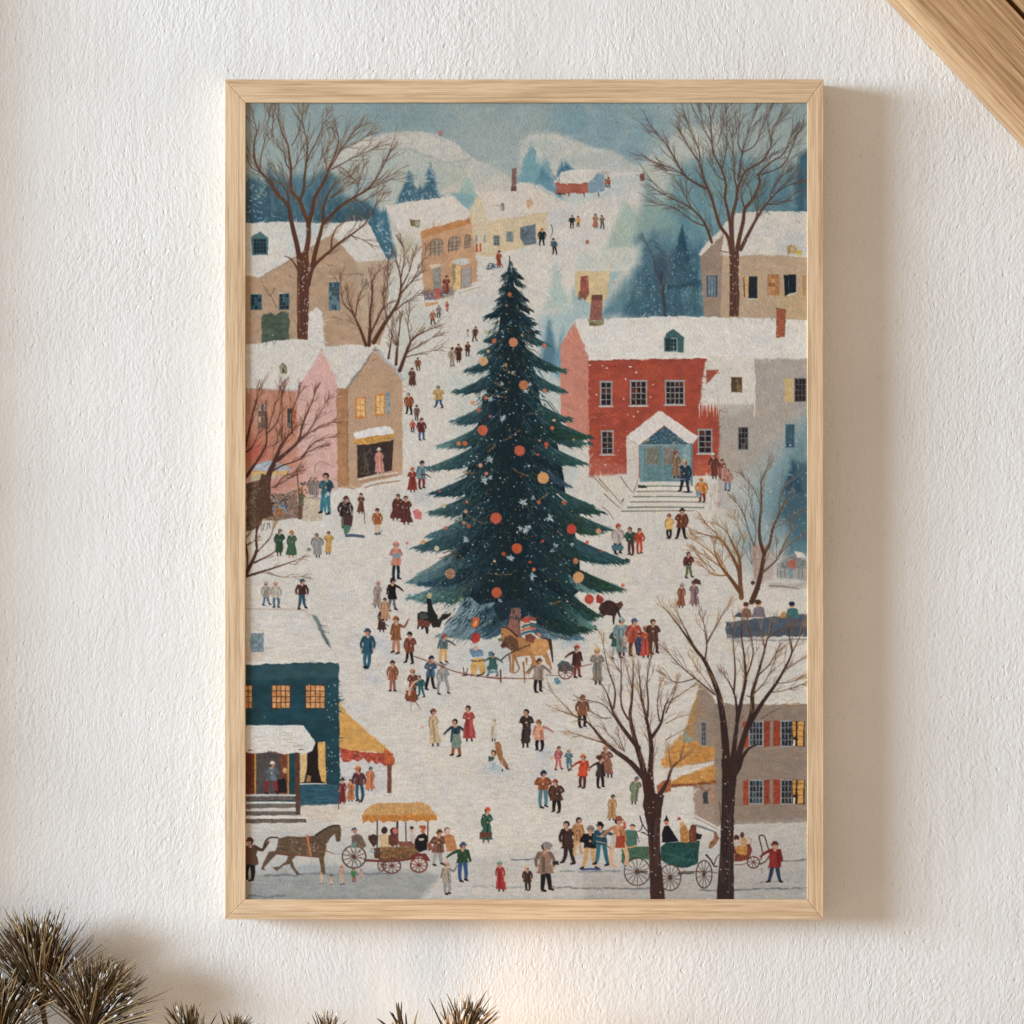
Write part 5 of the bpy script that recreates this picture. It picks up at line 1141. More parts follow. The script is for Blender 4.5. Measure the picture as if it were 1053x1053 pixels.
    for x, y, r, c in ((527.8, 351.8, 4.7, (190, 116, 84)), (508, 350.3, 2.4, (178, 92, 62)), (524, 302.5, 2.3, (184, 92, 60)), (521, 314, 1.4, (150, 96, 74)), (497, 371.3, 4.8, (190, 146, 106)), (496.4, 442.4, 5.3, ob), (534.4, 463.4, 5.6, ob), (538.5, 396, 5, (166, 104, 68)), (510, 533, 5.8, ob), (531.7, 564, 5.4, (186, 78, 44)), (510.7, 609.5, 5.5, ob),
                       (463, 590, 5.3, (162, 120, 90)), (587.8, 544, 5.1, (184, 62, 46)), (594.8, 593.8, 5.8, (194, 138, 88)), (606, 616.3, 5, (180, 68, 54)), (558.6, 491.3, 6, (192, 140, 86)), (538, 398, 2, (170, 110, 72)), (592, 577, 3, (176, 108, 60)), (560, 401.6, 2, (178, 104, 64)), (489, 637.5, 3.2, (188, 90, 48)),
                       (559.8, 355.2, 2.4, (178, 100, 66)), (562, 456.5, 2.4, (186, 80, 48)), (549, 585.6, 2, (180, 92, 52)), (545, 578, 1.7, (172, 72, 52)), (558, 556.5, 1.5, (180, 72, 44)), (518, 569.5, 2.2, (170, 70, 44)), (494, 478.5, 2.2, (190, 124, 104)), (478, 456, 2.6, (186, 92, 54)), (471.5, 456, 2.2, (190, 108, 70)), (492.5, 421.7, 2, (178, 86, 54)), (486, 414, 2.2, (196, 122, 84)), (499.6, 409, 1.8, (184, 92, 60)), (500, 487, 1.8, (190, 110, 84)), (482, 541, 2.2, (172, 76, 52)), (477, 537.6, 1.6, (186, 112, 72)), (435, 557.6, 2.2, (192, 130, 78)), (418.5, 558.5, 1.8, (196, 128, 100)), (449, 564, 2.6, (196, 180, 150)), (458, 543, 1.8, (178, 92, 70)), (456.5, 520, 2.4, (190, 166, 132)), (452, 505, 1.4, (164, 74, 56)), (479, 526, 1.8, (188, 124, 82)),
                       (615.5, 546, 2.8, (196, 124, 108)), (604, 557.6, 1.8, (176, 70, 58)), (640.5, 602, 2, (190, 106, 80)), (618, 567, 1.6, (150, 72, 58)), (596, 534.5, 1.6, (84, 52, 46)), (502, 361, 1.6, (196, 160, 110)), (500, 341, 2, (180, 160, 120)), (501, 331, 1.5, (186, 160, 120)), (537, 344.6, 1.5, (164, 120, 66)), (520, 375, 1.8, (160, 110, 64)), (504, 428, 1.6, (170, 96, 84)), (544, 479, 1.2, (170, 160, 170)), (562, 460, 1.6, (176, 84, 60)), (568, 440, 2.2, (176, 84, 64)), (570, 432, 1.4, (190, 150, 130)), (553, 467.6, 1.4, (182, 76, 46)), (555, 453, 1.3, (190, 110, 88)), (554, 516.5, 1.9, (180, 90, 54)), (480, 516, 1.6, (178, 98, 58)), (581, 517.5, 2, (150, 86, 58)), (579, 516, 1.6, (186, 90, 60)), (476, 574, 1.0, (130, 80, 60)), (590, 452, 1.3, (150, 130, 84)), (508.5, 577, 1.3, (200, 160, 120)), (543, 318, 1.2, (120, 54, 46)), (543.5, 340.5, 1.4, (120, 54, 46)), (548, 333, 1, (60, 40, 40))):
        P.oval(x, y, r, r, c, n=14, rough=.05)
        if r > 4:
            for k in range(5):
                a = rnd.uniform(0, 6.28); d = rnd.uniform(0, r * .6)
                P.stroke([(x + math.cos(a) * d, y + math.sin(a) * d), (x + math.cos(a) * d + 1.2, y + math.sin(a) * d + rnd.uniform(-1, 1))], .8, .4, P.jit(c, .14), smooth=False)
    for k in range(16):
        a = rnd.uniform(0, 6.28); d = rnd.uniform(0, 4.6); P.oval(463 + math.cos(a) * d, 590 + math.sin(a) * d, .6, .5, (96, 72, 60), n=5)
    P.poly(T(1, 3, 630, 880, 660, 830, 690, 840, 680, 890, 655, 915, 632, 910), (186, 84, 54), .3, .12); P.poly(T(1, 3, 640, 890, 662, 850, 676, 860, 655, 905), (206, 140, 72), .2)
    flecks([(455, 300), (600, 640)], 60, (160, 172, 174), (.25, .5))

# ================================================= people
SK = (190, 140, 112)
def person(x, yt, yb, kind='c', coat='b', legs='k', hat='h', w=1.0, arms='d', lean=0.0, skin=SK, shoe=(44, 34, 34), face=0):
    C = lambda q: PAL[q] if isinstance(q, str) else q
    H = yb - yt
    hw = .15 * H * w
    lean += rnd.uniform(-.045, .045); face = face or rnd.choice((-1, -1, 0, 1, 1)); stride = rnd.uniform(-.05, .05)
    if arms == 'd': arms = rnd.choice(('d', 'd', 'f', 'g', 'g'))
    lx = lambda t: x + lean * H * (1 - t)          # t: 0 head .. 1 feet
    Y = lambda t: yt + H * t
    hem = {'c': .64, 'j': .52, 'd': .93, 'r': .90, 's': .60}[kind]
    top = .19
    # the figure's shadow, painted as a thin grey smear on the snow
    P.stroke([(x - .1 * H, yb + .4), (x + .18 * H, yb + .8), (x + .34 * H, yb + 1.2)], .8, .3, (172, 166, 164), var=.03)
    if kind in 'cjs':
        lc = C(legs)
        sp = .07 * H * w + rnd.uniform(-.01, .02) * H
        if kind == 's': sp = .16 * H
        for s in (-1, 1):
            P.stroke([(lx(hem) + s * sp * .6, Y(hem - .06)), (x + s * sp, Y(.8)), (x + s * sp * 1.15 + stride * H * s + rnd.uniform(-.3, .3), Y(.96 - (.03 if s * face > 0 else 0)))], .105 * H * w, .07 * H, lc)
            P.stroke([(x + s * sp * 1.1 + stride * H * s, Y(.965 - (.03 if s * face > 0 else 0))), (x + s * sp * 1.1 + stride * H * s + .06 * H * (face or s), Y(.985 - (.03 if s * face > 0 else 0)))], .055 * H, .045 * H, shoe)
    elif kind == 'd':
        for s in (-1, 1): P.stroke([(x + s * .06 * H, Y(.9)), (x + s * .07 * H, Y(.985))], .05 * H, .05 * H, shoe)
    else:
        for s in (-1, 1): P.stroke([(x + s * .05 * H, Y(.86)), (x + s * .055 * H, Y(.985))], .055 * H, .05 * H, shoe)
    cc = C(coat)
    bot = {'c': hw * 1.02, 'j': hw * .85, 'd': hw * 1.45, 'r': hw * .85, 's': hw}[kind]
    sh = hw * .78
    waist = .42
    P.poly([(lx(top) - sh * .55, Y(top)), (lx(top) + sh * .55, Y(top)), (lx(.25) + sh, Y(.25)), (lx(waist) + hw * .8, Y(waist)), (x + bot + lean * H * (1 - hem), Y(hem)), (x - bot + lean * H * (1 - hem), Y(hem)), (lx(waist) - hw * .8, Y(waist)), (lx(.25) - sh, Y(.25))], cc, .018 * H, .07, 3)
    # folds
    for _ in range(3):
        fx = rnd.uniform(-.7, .7) * hw
        P.stroke([(lx(.3) + fx * .7, Y(.3 + rnd.uniform(0, .1))), (lx(hem) + fx, Y(hem - .03))], .045 * H, .02 * H, (lambda m: tuple(q * m for q in cc))(rnd.choice((.72, .8, 1.12))), smooth=False)
    ac = tuple(q * .86 for q in cc)
    aw = .075 * H * min(1.1, w)
    if arms == 'd':
        for s in (-1, 1): P.stroke([(lx(.24) + s * sh * .9, Y(.24)), (lx(.4) + s * hw * 1.15, Y(.38)), (lx(.5) + s * hw * 1.05, Y(.5))], aw, aw * .7, ac); P.oval(lx(.52) + s * hw * 1.05, Y(.52), .028 * H, .028 * H, skin, n=6)
    elif arms == 'g':
        s = rnd.choice((-1, 1))
        P.stroke([(lx(.24) + s * sh * .9, Y(.24)), (lx(.4) + s * hw * 1.1, Y(.4)), (lx(.54) + s * hw * .9, Y(.54))], aw, aw * .7, ac)
        P.stroke([(lx(.24) - s * sh * .9, Y(.24)), (lx(.36) - s * hw * 1.15, Y(.36)), (lx(.4) - s * hw * .3, Y(.44))], aw, aw * .7, ac); P.oval(lx(.4) - s * hw * .2, Y(.44), .026 * H, .026 * H, skin, n=6)
    elif arms == 'f':
        for s in (-1, 1): P.stroke([(lx(.24) + s * sh * .9, Y(.24)), (lx(.36) + s * hw * 1.15, Y(.36)), (lx(.36) + s * hw * .2, Y(.38))], aw, aw * .7, ac)
        P.oval(lx(.37), Y(.37), .035 * H, .03 * H, skin, n=6)
    elif arms == 'o':
        for s in (-1, 1): P.stroke([(lx(.24) + s * sh * .9, Y(.24)), (lx(.3) + s * hw * 1.5, Y(.33)), (lx(.38) + s * hw * 2.1, Y(.43))], aw, aw * .6, ac); P.oval(lx(.4) + s * hw * 2.2, Y(.44), .028 * H, .028 * H, skin, n=6)
    elif arms in ('l', 'R', 'u'):
        s = -1 if arms == 'l' else 1
        e = -.12 if arms == 'u' else .4
        P.stroke([(lx(.24) + s * sh * .9, Y(.24)), (lx(.3) + s * hw * 1.5, Y(.3)), (lx(.38) + s * hw * 2.3, Y(e if e > 0 else .1))], aw, aw * .6, ac); P.oval(lx(.4) + s * hw * 2.35, Y(e if e > 0 else .09), .028 * H, .028 * H, skin, n=6)
        P.stroke([(lx(.24) - s * sh * .9, Y(.24)), (lx(.45) - s * hw * 1.1, Y(.48))], aw, aw * .7, ac)
    # head, hair, hat
    r = max(.9, .068 * H)
    hx, hy = lx(.1) + face * .02 * H, Y(.115)
    hc = C(hat) if hat else None
    P.stroke([(hx, hy + r), (lx(.22), Y(.22))], .06 * H, .07 * H, skin)
    if hc: P.oval(hx - face * r * .15, hy - r * .15, r * 1.12, r * 1.15, hc if hat in ('h', 'k', 'b', 'K') else PAL['h'], n=10)
    P.oval(hx + face * r * .25, hy + r * .12, r * .82, r * .95, skin, n=10, var=.04)
    if H > 24:
        for s in (-1, 1): P.oval(hx + s * r * .35 + face * r * .3, hy + r * .05, r * .13, r * .12, (70, 46, 40), n=5)
        P.stroke([(hx - r * .22 + face * r * .3, hy + r * .55), (hx + r * .22 + face * r * .3, hy + r * .55)], r * .2, r * .15, (150, 74, 64), smooth=False)
    if hc:
        if hat in ('h', 'K'): P.poly([(hx - r, hy), (hx - r * .7, hy - r * .95), (hx, hy - r * 1.25), (hx + r * .7, hy - r * .95), (hx + r, hy), (hx + r * .6, hy - r * .45), (hx - r * .6, hy - r * .45)], hc, .05, .08)
        else:
            P.poly([(hx - r * 1.0, hy - r * .4), (hx - r * .75, hy - r * 1.35), (hx + r * .1, hy - r * 1.6), (hx + r * .8, hy - r * 1.3), (hx + r * 1.0, hy - r * .4)], hc, .08, .08)
            P.stroke([(hx - r * 1.25, hy - r * .35), (hx + r * 1.25, hy - r * .4)], r * .38, r * .34, tuple(q * .85 for q in hc), smooth=False)

def crowd(c, r, rows):
    for row in rows:
        X, Yt, Yb = row[:3]
        k = dict(row[-1]) if isinstance(row[-1], dict) else {}
        a = [q for q in row[3:] if not isinstance(q, dict)]
        (x, yt), = T(c, r, X, Yt); yb = T(c, r, X, Yb)[0][1]
        person(x, yt, yb, *a, **k)

def people():
    O = dict(arms='o'); F = dict(arms='f')
    crowd(2, 0, [(338, 812, 908, 'j', 'd', 'k', 'h', dict(w=1.3)), (383, 820, 898, 'c', 'y', 'b', 'b', dict(w=1.2)), (508, 803, 908, 'd', (160, 104, 78), 'S', 'b'), (558, 812, 912, 'j', 'G', 'k', 'b'), (120, 908, 1032, 'c', 'd', 'k', 'r', dict(w=1.3)), (605, 540, 615, 'c', (150, 66, 54), 'd', 'b'), (215, 978, 1098, 'j', 'u', 'k', 'd', dict(w=1.1, lean=-.08)), (583, 555, 610, 'c', (168, 110, 90), 'b', 'b')])
    crowd(1, 1, [(828, 105, 232, 'r', (160, 72, 48), 'r', 'b', dict(w=.9)), (350, 533, 642, 'c', (168, 112, 80), 'k', 'S', dict(w=1.1)), (392, 500, 592, 'c', 'a', 'd', 's', dict(w=1.2)), (455, 475, 545, 'j', (170, 74, 58), 'r', 'p'), (652, 652, 765, 'c', 'b', 'b', 'h', dict(lean=.06)), (605, 683, 722, 'r', 'S', 'p', 'b'), (602, 764, 872, 'c', 'b', 'h', 'h'), (538, 778, 915, 'r', 'b', 'b', 'h', dict(w=1.1)), (490, 805, 945, 'c', (154, 132, 112), 'a', 'k'), (245, 880, 975, 'c', (120, 72, 48), 'b', 'b', dict(w=1.4)), (205, 958, 1053, 'd', 'b', 'b', 'b'), (448, 285, 425, 'r', (128, 58, 48), 'b', 'm', dict(w=1.0)),
                 (432, 340, 420, 'r', (150, 92, 70), 'b', 'b')])
    for k in range(12): P.stroke(T(1, 1, rnd.uniform(730, 810), rnd.uniform(195, 245), rnd.uniform(730, 820), rnd.uniform(200, 255)), 1.2, .5, rnd.choice(((60, 92, 112), (84, 112, 126), (66, 70, 76))))
    P.stroke(T(1, 1, 770, 280, 795, 285, 805, 292), 1.2, .5, (180, 156, 148)); P.stroke(T(1, 1, 820, 160, 850, 215, 858, 230), 1, .6, (84, 52, 44))
    crowd(1, 2, [(205, -10, 128, 'd', (100, 62, 50), 'k', 'b'), (180, 170, 332, 'c', (138, 76, 46), 'k', 'a', dict(w=1.1)), (235, 260, 375, 'c', (108, 76, 66), 'b', 'b'), (205, 368, 458, 'c', (180, 76, 60), 'k', 'P', dict(w=1.2)), (270, 352, 518, 'c', 'm', (62, 84, 124), 'b', dict(w=1.1)), (395, 118, 285, 'c', (182, 146, 80), (44, 72, 108), 'a', dict(w=1.35)), (205, 708, 890, 'd', (140, 56, 44), 'k', 'o', dict(w=.95)), (270, 660, 870, 'c', (92, 122, 130), (132, 52, 46), 'n', dict(w=1.05, arms='R'))])
    P.stroke(T(1, 2, 270, 770, 300, 765, 335, 785), 1.6, .8, (72, 52, 48))
    for x, lean in ((80, .10), (160, .02)):
        yt, yb = 898 if x == 80 else 912, 1095 if x == 80 else 1125
        (a, b), = T(1, 2, x, yt); person(a, b, T(1, 2, 0, yb)[0][1], 'd', (100, 52, 46), 'k', 'h', w=1.0, lean=lean)
    P.poly(T(1, 2, 205, 1030, 245, 1015, 275, 1050, 270, 1090, 225, 1085), (194, 104, 100), .4)
    crowd(0, 2, [(592, 742, 1055, 'j', (48, 96, 110), (50, 110, 124), 'h', dict(w=.9, arms='f')), (520, 780, 925, 'r', (136, 120, 116), 'b', 'o', dict(w=1.3)), (488, 775, 910, 'r', (120, 104, 100), 'a', 's', dict(w=1.1)), (985, 568, 762, 'd', (192, 132, 114), 'w', 'w', dict(w=.9, shoe=(196, 170, 150)))])
    P.poly(T(0, 2, 565, 930, 605, 930, 598, 1050, 590, 1050), (60, 116, 128), .3); P.poly(T(0, 2, 600, 830, 640, 820, 640, 880, 605, 890), (46, 62, 76), .4); P.oval(*T(0, 2, 612, 905)[0], 1.6, 2.2, (172, 172, 172))
    crowd(0, 2, [(735, 915, 1155, 'c', 'K', 'G', 'b', dict(w=1.2)), (848, 895, 1045, 'd', (104, 60, 52), 'k', 'b', dict(w=.9))])
    for _ in range(36):
        x, y = rnd.uniform(712, 800), rnd.uniform(930, 1050); P.stroke(T(0, 2, x, y, x + rnd.uniform(-14, 14), y + rnd.uniform(4, 18)), .9, .4, rnd.choice(((172, 168, 164), (60, 52, 50), (112, 112, 114), (44, 40, 42), (142, 134, 130))))
    P.poly(T(0, 3, 720, 95, 795, 95, 780, 180, 722, 175), (76, 52, 48), .4); P.poly(T(0, 3, 720, 170, 775, 170, 765, 225, 730, 240), (74, 112, 94), .4); P.stroke(T(0, 3, 745, 245, 800, 243, 868, 252), 3.2, 3.0, (72, 92, 110), wob=.2); P.stroke(T(0, 3, 872, 70, 878, 155), 1, .7, (96, 62, 52))
    crowd(0, 3, [(970, 42, 235, 'c', (160, 94, 56), (196, 164, 128), 'b', dict(lean=-.06)), (258, 192, 388, 'r', 'g', 'g', 'G', dict(w=1.05)), (345, 202, 400, 'd', (62, 92, 66), 'q', 'o', dict(w=.95, shoe=(186, 100, 70))), (538, 222, 402, 'r', (126, 122, 118), 'a', 'a', dict(w=1.35)), (612, 208, 378, 'r', (190, 142, 72), 'o', 'h', dict(w=1.1)), (165, 576, 750, 'c', (158, 148, 138), (72, 100, 120), 'S', dict(w=1.1)), (238, 573, 765, 'c', (174, 164, 150), (74, 102, 122), 'S', dict(w=1.1)), (423, 552, 778, 'j', (84, 50, 44), (44, 84, 104), (62, 84, 90), dict(w=1.1)), (965, 572, 762, 'd', (150, 130, 120), 't', 'p', dict(w=.85)), (1000, 757, 938, 'd', (80, 52, 50), 'k', (168, 112, 80), dict(w=.85)), (893, 908, 1208, 'c', (44, 84, 104), (48, 92, 112), (54, 82, 100), dict(w=.95))])
    P.oval(*T(0, 3, 475, 345)[0], 2.4, 2, (124, 120, 118)); P.stroke(T(0, 3, 965, 240, 990, 220, 1005, 205), 1, .6, (74, 94, 104)); P.stroke(T(0, 3, 1020, 880, 1053, 900), 1, .6, (70, 60, 60))
    crowd(1, 3, [(85, 280, 560, 'c', (186, 116, 92), 'd', 'p', dict(w=.85, arms='f')), (55, 548, 790, 'c', 'k', (92, 94, 96), 'k', dict(w=.95, arms='R')), (5, 690, 860, 'd', (168, 124, 92), 'b', 'b'), (85, 822, 1100, 'c', (140, 84, 52), (158, 104, 78), 'q', dict(w=.9, arms='u')), (182, 935, 1172, 'c', (122, 64, 46), 'k', 'd', dict(w=1.0))])
    P.poly(T(1, 3, 62, 370, 122, 375, 118, 405, 65, 410), (124, 142, 144), .4)
    crowd(2, 3, [(668, 154, 380, 'c', (164, 152, 146), 'k', 'R', dict(w=1.05)), (766, 176, 388, 'j', (38, 84, 76), (84, 52, 42), 'h', dict(w=1.1)), (826, 184, 378, 'j', (184, 64, 46), (186, 66, 48), 'h', dict(w=1.05))])
    P.poly(T(2, 3, 625, 315, 690, 305, 712, 330, 700, 355, 630, 352), (66, 98, 106), .4, .1)
    crowd(1, 4, [(60, 180, 408, 'c', (146, 86, 60), (140, 84, 66), 'b', dict(w=.95)), (205, 240, 470, 'c', (118, 66, 52), 'k', 'p', dict(w=.9)), (268, 288, 450, 'j', (42, 84, 88), (50, 96, 104), 'h', dict(w=1.2, lean=-.05)), (330, 145, 398, 'c', (66, 92, 114), 'k', 'n', dict(w=.9)), (425, 200, 432, 's', (146, 146, 144), (136, 136, 134), 's', dict(w=1.05)), (425, -10, 205, 'j', (84, 104, 104), (200, 150, 86), 'r', dict(w=1.15, arms='R')),
                 (785, 125, 300, 's', (58, 92, 84), (96, 112, 112), 'd', dict(w=1.3, arms='o')), (370, 528, 803, 'd', (190, 160, 122), 'k', 'q', dict(w=.72, shoe=(52, 60, 70), lean=-.05)), (520, 598, 882, 'c', (40, 66, 78), 'q', 'h', dict(w=.95, arms='o')), (615, 503, 768, 'd', (168, 66, 66), 'k', 'h', dict(w=.85, arms='f')), (790, 600, 768, 'r', (186, 172, 148), 'S', (196, 186, 166), dict(w=1.1, arms='', skin=(190, 178, 156))), (1020, 528, 812, 'r', (66, 50, 48), 'k', 'h', dict(w=.95))])
    P.poly(T(1, 4, 160, 400, 225, 395, 240, 470, 215, 488, 160, 478, 148, 450), (136, 72, 48), .4, .12); P.stroke(T(1, 4, 195, 480, 192, 550), .7, .5, (120, 110, 104)); P.stroke(T(1, 4, 225, 480, 262, 540), .8, .6, (80, 74, 74)); P.stroke(T(1, 4, 180, 430, 200, 360, 240, 330), 2.6, 1.5, (196, 150, 122))
    P.poly(T(1, 4, 495, 715, 550, 715, 555, 805, 520, 822, 485, 810), (112, 126, 112), .4, .08)
    P.oval(*T(1, 4, 275, 668)[0], 1.6, 1.4, (204, 150, 126)); P.stroke(T(1, 4, 285, 660, 320, 652), .5, .4, (176, 150, 130))
    # jester
    P.poly(T(1, 4, 640, 170, 715, 165, 735, 260, 715, 290, 690, 285, 680, 210, 660, 290, 630, 290, 625, 230), (198, 154, 84), .4, .06); P.poly(T(1, 4, 615, 105, 660, 90, 710, 110, 715, 155, 640, 160, 618, 135), (96, 122, 142), .4, .1); P.oval(*T(1, 4, 663, 97)[0], 2.4, 2.2, SK); P.poly(T(1, 4, 625, 30, 650, -20, 695, -5, 690, 40, 665, 65, 640, 60), (176, 56, 50), .4, .1); P.stroke(T(1, 4, 628, 185, 672, 190, 720, 180), 1.2, 1, (70, 56, 48)); P.stroke(T(1, 4, 625, 292, 645, 292), 1.6, 1.2, (44, 36, 36)); P.stroke(T(1, 4, 675, 292, 700, 290, 725, 270), 2, 1, (44, 36, 36))
    P.poly(T(1, 4, 752, 120, 782, 118, 780, 155, 755, 150), (70, 106, 108), .3); P.poly(T(1, 4, 740, 225, 820, 215, 815, 250, 745, 255), (58, 92, 84), .3); P.stroke(T(1, 4, 760, 270, 790, 268, 815, 270), 2.6, 2, (84, 124, 144))
    # tumbled skater
    P.poly(T(1, 4, 800, 778, 830, 772, 850, 820, 858, 880, 900, 955, 885, 975, 840, 925, 808, 850), (150, 102, 64), .4, .08); P.oval(*T(1, 4, 790, 855)[0], 2.8, 3.4, (56, 42, 38)); P.oval(*T(1, 4, 788, 860)[0], 1.9, 2.4, SK); P.poly(T(1, 4, 752, 875, 800, 885, 790, 905, 755, 918), (62, 88, 70), .3); P.stroke(T(1, 4, 880, 955, 890, 968, 902, 970), 1.6, 1.2, (90, 62, 50)); P.oval(*T(1, 4, 853, 978)[0], 1, 1.4, (64, 62, 62))
    for _ in range(26): P.stroke(T(1, 4, rnd.uniform(700, 860), rnd.uniform(900, 1000), rnd.uniform(700, 860), rnd.uniform(920, 1010)), .6, .3, rnd.choice(((148, 166, 176), (172, 182, 184), (132, 152, 164))))
    # rope fence round the tree
    P.stroke(T(1, 4, 215, 155, 300, 185, 420, 230, 500, 262, 600, 285, 740, 305, 850, 312, 1053, 316, 1120, 312), 1.2, 1.1, (126, 74, 62), wob=.3)
    P.stroke(T(1, 4, 740, 305, 840, 318), 1.8, 1.2, (132, 76, 64)); P.stroke(T(1, 4, 840, 255, 842, 340), 1.8, 1.8, (112, 72, 64)); P.stroke(T(2, 4, 0, 316, 60, 314), .9, .6, (130, 78, 66))
    P.stroke(T(1, 4, 580, 290, 570, 235), 1.4, .9, (94, 66, 58)); P.stroke(T(1, 4, 592, 290, 602, 240), 1.4, .9, (94, 66, 58)); P.stroke(T(1, 4, 568, 294, 605, 290), 1.6, 1, (80, 56, 50)); P.stroke(T(1, 4, 400, 200, 430, 215, 465, 205), 1.4, 1, (124, 108, 98)); P.stroke(T(1, 4, 360, 190, 400, 215), .8, .6, (130, 90, 76))
    crowd(2, 4, [(92, 165, 418, 'c', (134, 116, 104), 'k', 'b', dict(w=1.1, arms='o', shoe=(36, 30, 32))), (375, 68, 312, 'c', (86, 48, 44), (120, 58, 46), 'r', dict(w=1.0, arms='l')), (525, 90, 358, 'r', (128, 118, 108), 'b', (190, 156, 90), dict(w=1.0)), (655, -68, 175, 'c', (48, 82, 74), (150, 142, 132), 'b', dict(w=1.0)), (698, -130, 150, 'r', (112, 142, 140), 'b', (130, 150, 148), dict(w=1.1)), (720, -20, 100, 'r', (196, 168, 152), 's', 'P'), (785, -125, 155, 'c', (176, 76, 58), 'm', (66, 96, 130), dict(w=1.1)), (830, -20, 150, 'r', (60, 80, 112), 'n', 'b', dict(w=1.0)), (872, -70, 165, 'd', (178, 68, 54), 'r', 'o', dict(w=.85)), (930, -122, 140, 'c', (96, 62, 46), 'b', 'h', dict(w=1.05)),
                 (412, 428, 672, 'c', (122, 74, 48), 'k', 'q', dict(w=1.05)), (105, 608, 842, 'c', (196, 132, 110), 'k', 'q', dict(w=1.2, arms='R')), (240, 798, 978, 'j', (164, 84, 88), (168, 76, 80), 'h', dict(w=.9)), (320, 822, 980, 'c', (80, 116, 132), (70, 108, 128), 'S', dict(w=1.0, arms='f')), (414, 856, 1110, 'c', (190, 66, 40), (96, 48, 40), 'o', dict(w=1.0, arms='l')), (543, 870, 1108, 'c', (64, 50, 48), 'k', 'h', dict(w=1.0, arms='l')), (612, 793, 1030, 'r', (132, 86, 66), 'b', 'p', dict(w=1.0, lean=-.12))])
    P.oval(*T(2, 4, 190, 888)[0], 1.6, 2.4, (206, 160, 130)); P.oval(*T(2, 4, 535, 885)[0], 3.2, 2.6, (90, 50, 42))
    # barrow with a wheel
    P.poly(T(2, 4, 228, 215, 265, 188, 310, 190, 352, 240, 345, 265, 240, 265), (76, 84, 86), .6, .15); wheel(*T(2, 4, 292, 270)[0], 7.2, 7.0, (112, 62, 54), 8, 1.2); P.stroke(T(2, 4, 350, 240, 420, 225, 480, 210), 1.1, .8, (124, 66, 54)); P.poly(T(2, 4, 205, 315, 235, 310, 262, 350, 225, 360), (92, 130, 150), .4, .1); P.stroke(T(2, 4, 150, 290, 200, 292, 240, 295), .9, .6, (96, 90, 88))
    crowd(2, 5, [(130, 82, 362, 'j', (150, 82, 50), (80, 122, 126), 'n', dict(w=1.15)), (228, 146, 396, 'c', (92, 60, 46), 'k', 'r', dict(w=1.25)), (785, 128, 330, 'r', (108, 118, 90), 'l', (70, 96, 108), dict(w=1.1, lean=.08)), (625, 258, 446, 'd', (178, 132, 84), 't', 'g', dict(w=.9)), (315, 443, 768, 'c', (66, 46, 42), (58, 42, 42), 'h', dict(w=1.0)), (380, 418, 700, 'c', (168, 116, 76), (186, 142, 100), 'h', dict(w=.85, shoe=(186, 142, 100))), (465, 480, 802, 'j', (38, 34, 38), (190, 148, 96), (130, 106, 104), dict(w=1.15, arms='f')), (555, 455, 778, 'j', (44, 86, 106), (46, 104, 116), 'k', dict(w=1.1, arms='R')), (678, 412, 785, 's', (186, 124, 84), (196, 152, 116), 'q', dict(w=.9, arms='l', shoe=(190, 150, 118))), (152, 600, 965, 'c', (136, 106, 90), 'k', 'a', dict(w=1.05)), (20, 778, 958, 'c', (74, 50, 44), 'k', 'S', dict(w=1.1))])
    P.poly(T(2, 5, 660, 565, 720, 555, 722, 645, 652, 650), (166, 66, 44), .4, .1); P.poly(T(2, 5, 706, 462, 726, 458, 730, 505, 712, 520), (186, 76, 62), .4); P.poly(T(2, 5, 620, 560, 660, 550, 655, 630, 625, 640), (172, 166, 160), .4); P.stroke(T(2, 5, 415, 805, 470, 800, 540, 803), 2.2, 2, (62, 76, 124), wob=.3); P.poly(T(2, 5, 195, 745, 240, 742, 244, 768, 200, 772), (52, 46, 46), .3)
    P.stroke(T(2, 5, 520, 560, 560, 570, 590, 560), .7, .5, (186, 160, 110)); P.stroke(T(2, 5, 515, 600, 560, 610, 590, 615), .7, .5, (186, 160, 110)); P.stroke(T(2, 5, 578, 620, 600, 640, 622, 655), .9, .5, (90, 66, 52)); P.poly(T(2, 5, 135, 615, 160, 600, 205, 630, 180, 665, 140, 650), (130, 122, 118), .3)
    crowd(3, 3, [(110, 42, 268, 'c', (112, 62, 46), 'k', 'k', dict(w=1.15)), (22, 82, 268, 'c', (196, 154, 84), 'k', 'r', dict(w=1.0)), (165, 356, 552, 'j', (100, 54, 42), (84, 98, 62), 'h', dict(w=1.05)), (108, 585, 765, 'd', (142, 82, 60), 'p', (130, 156, 148), dict(w=.85)), (205, 570, 752, 'd', (130, 100, 100), 'S', 'b', dict(w=.95))])
    P.poly(T(3, 3, 190, 575, 215, 552, 245, 570, 254, 600, 215, 590), (86, 56, 52), .4)
    # riders on the blue cart
    for X, yt, yb, cc, hc, w in ((580, 725, 835, (132, 96, 76), 'b', 1.2), (668, 708, 835, (112, 104, 108), 'b', 1.3), (850, 775, 840, (190, 128, 60), None, 1.1), (912, 722, 838, (62, 104, 104), 'n', 1.4)):
        (x, y), = T(3, 3, X, yt); y2 = T(3, 3, 0, yb)[0][1]; h = (y2 - y)
        P.poly([(x - h * .3 * w, y2), (x - h * .2 * w, y + h * .45), (x, y + h * .36), (x + h * .22 * w, y + h * .45), (x + h * .34 * w, y2)], cc, .3, .08)
        if hc: P.oval(x, y + h * .22, h * .17, h * .2, SK, n=8); P.oval(x - .3, y + h * .13, h * .2, h * .15, PAL[hc], n=8)
    P.poly(T(3, 3, 490, 830, 520, 800, 550, 805, 545, 835), (72, 84, 98), .4, .1)
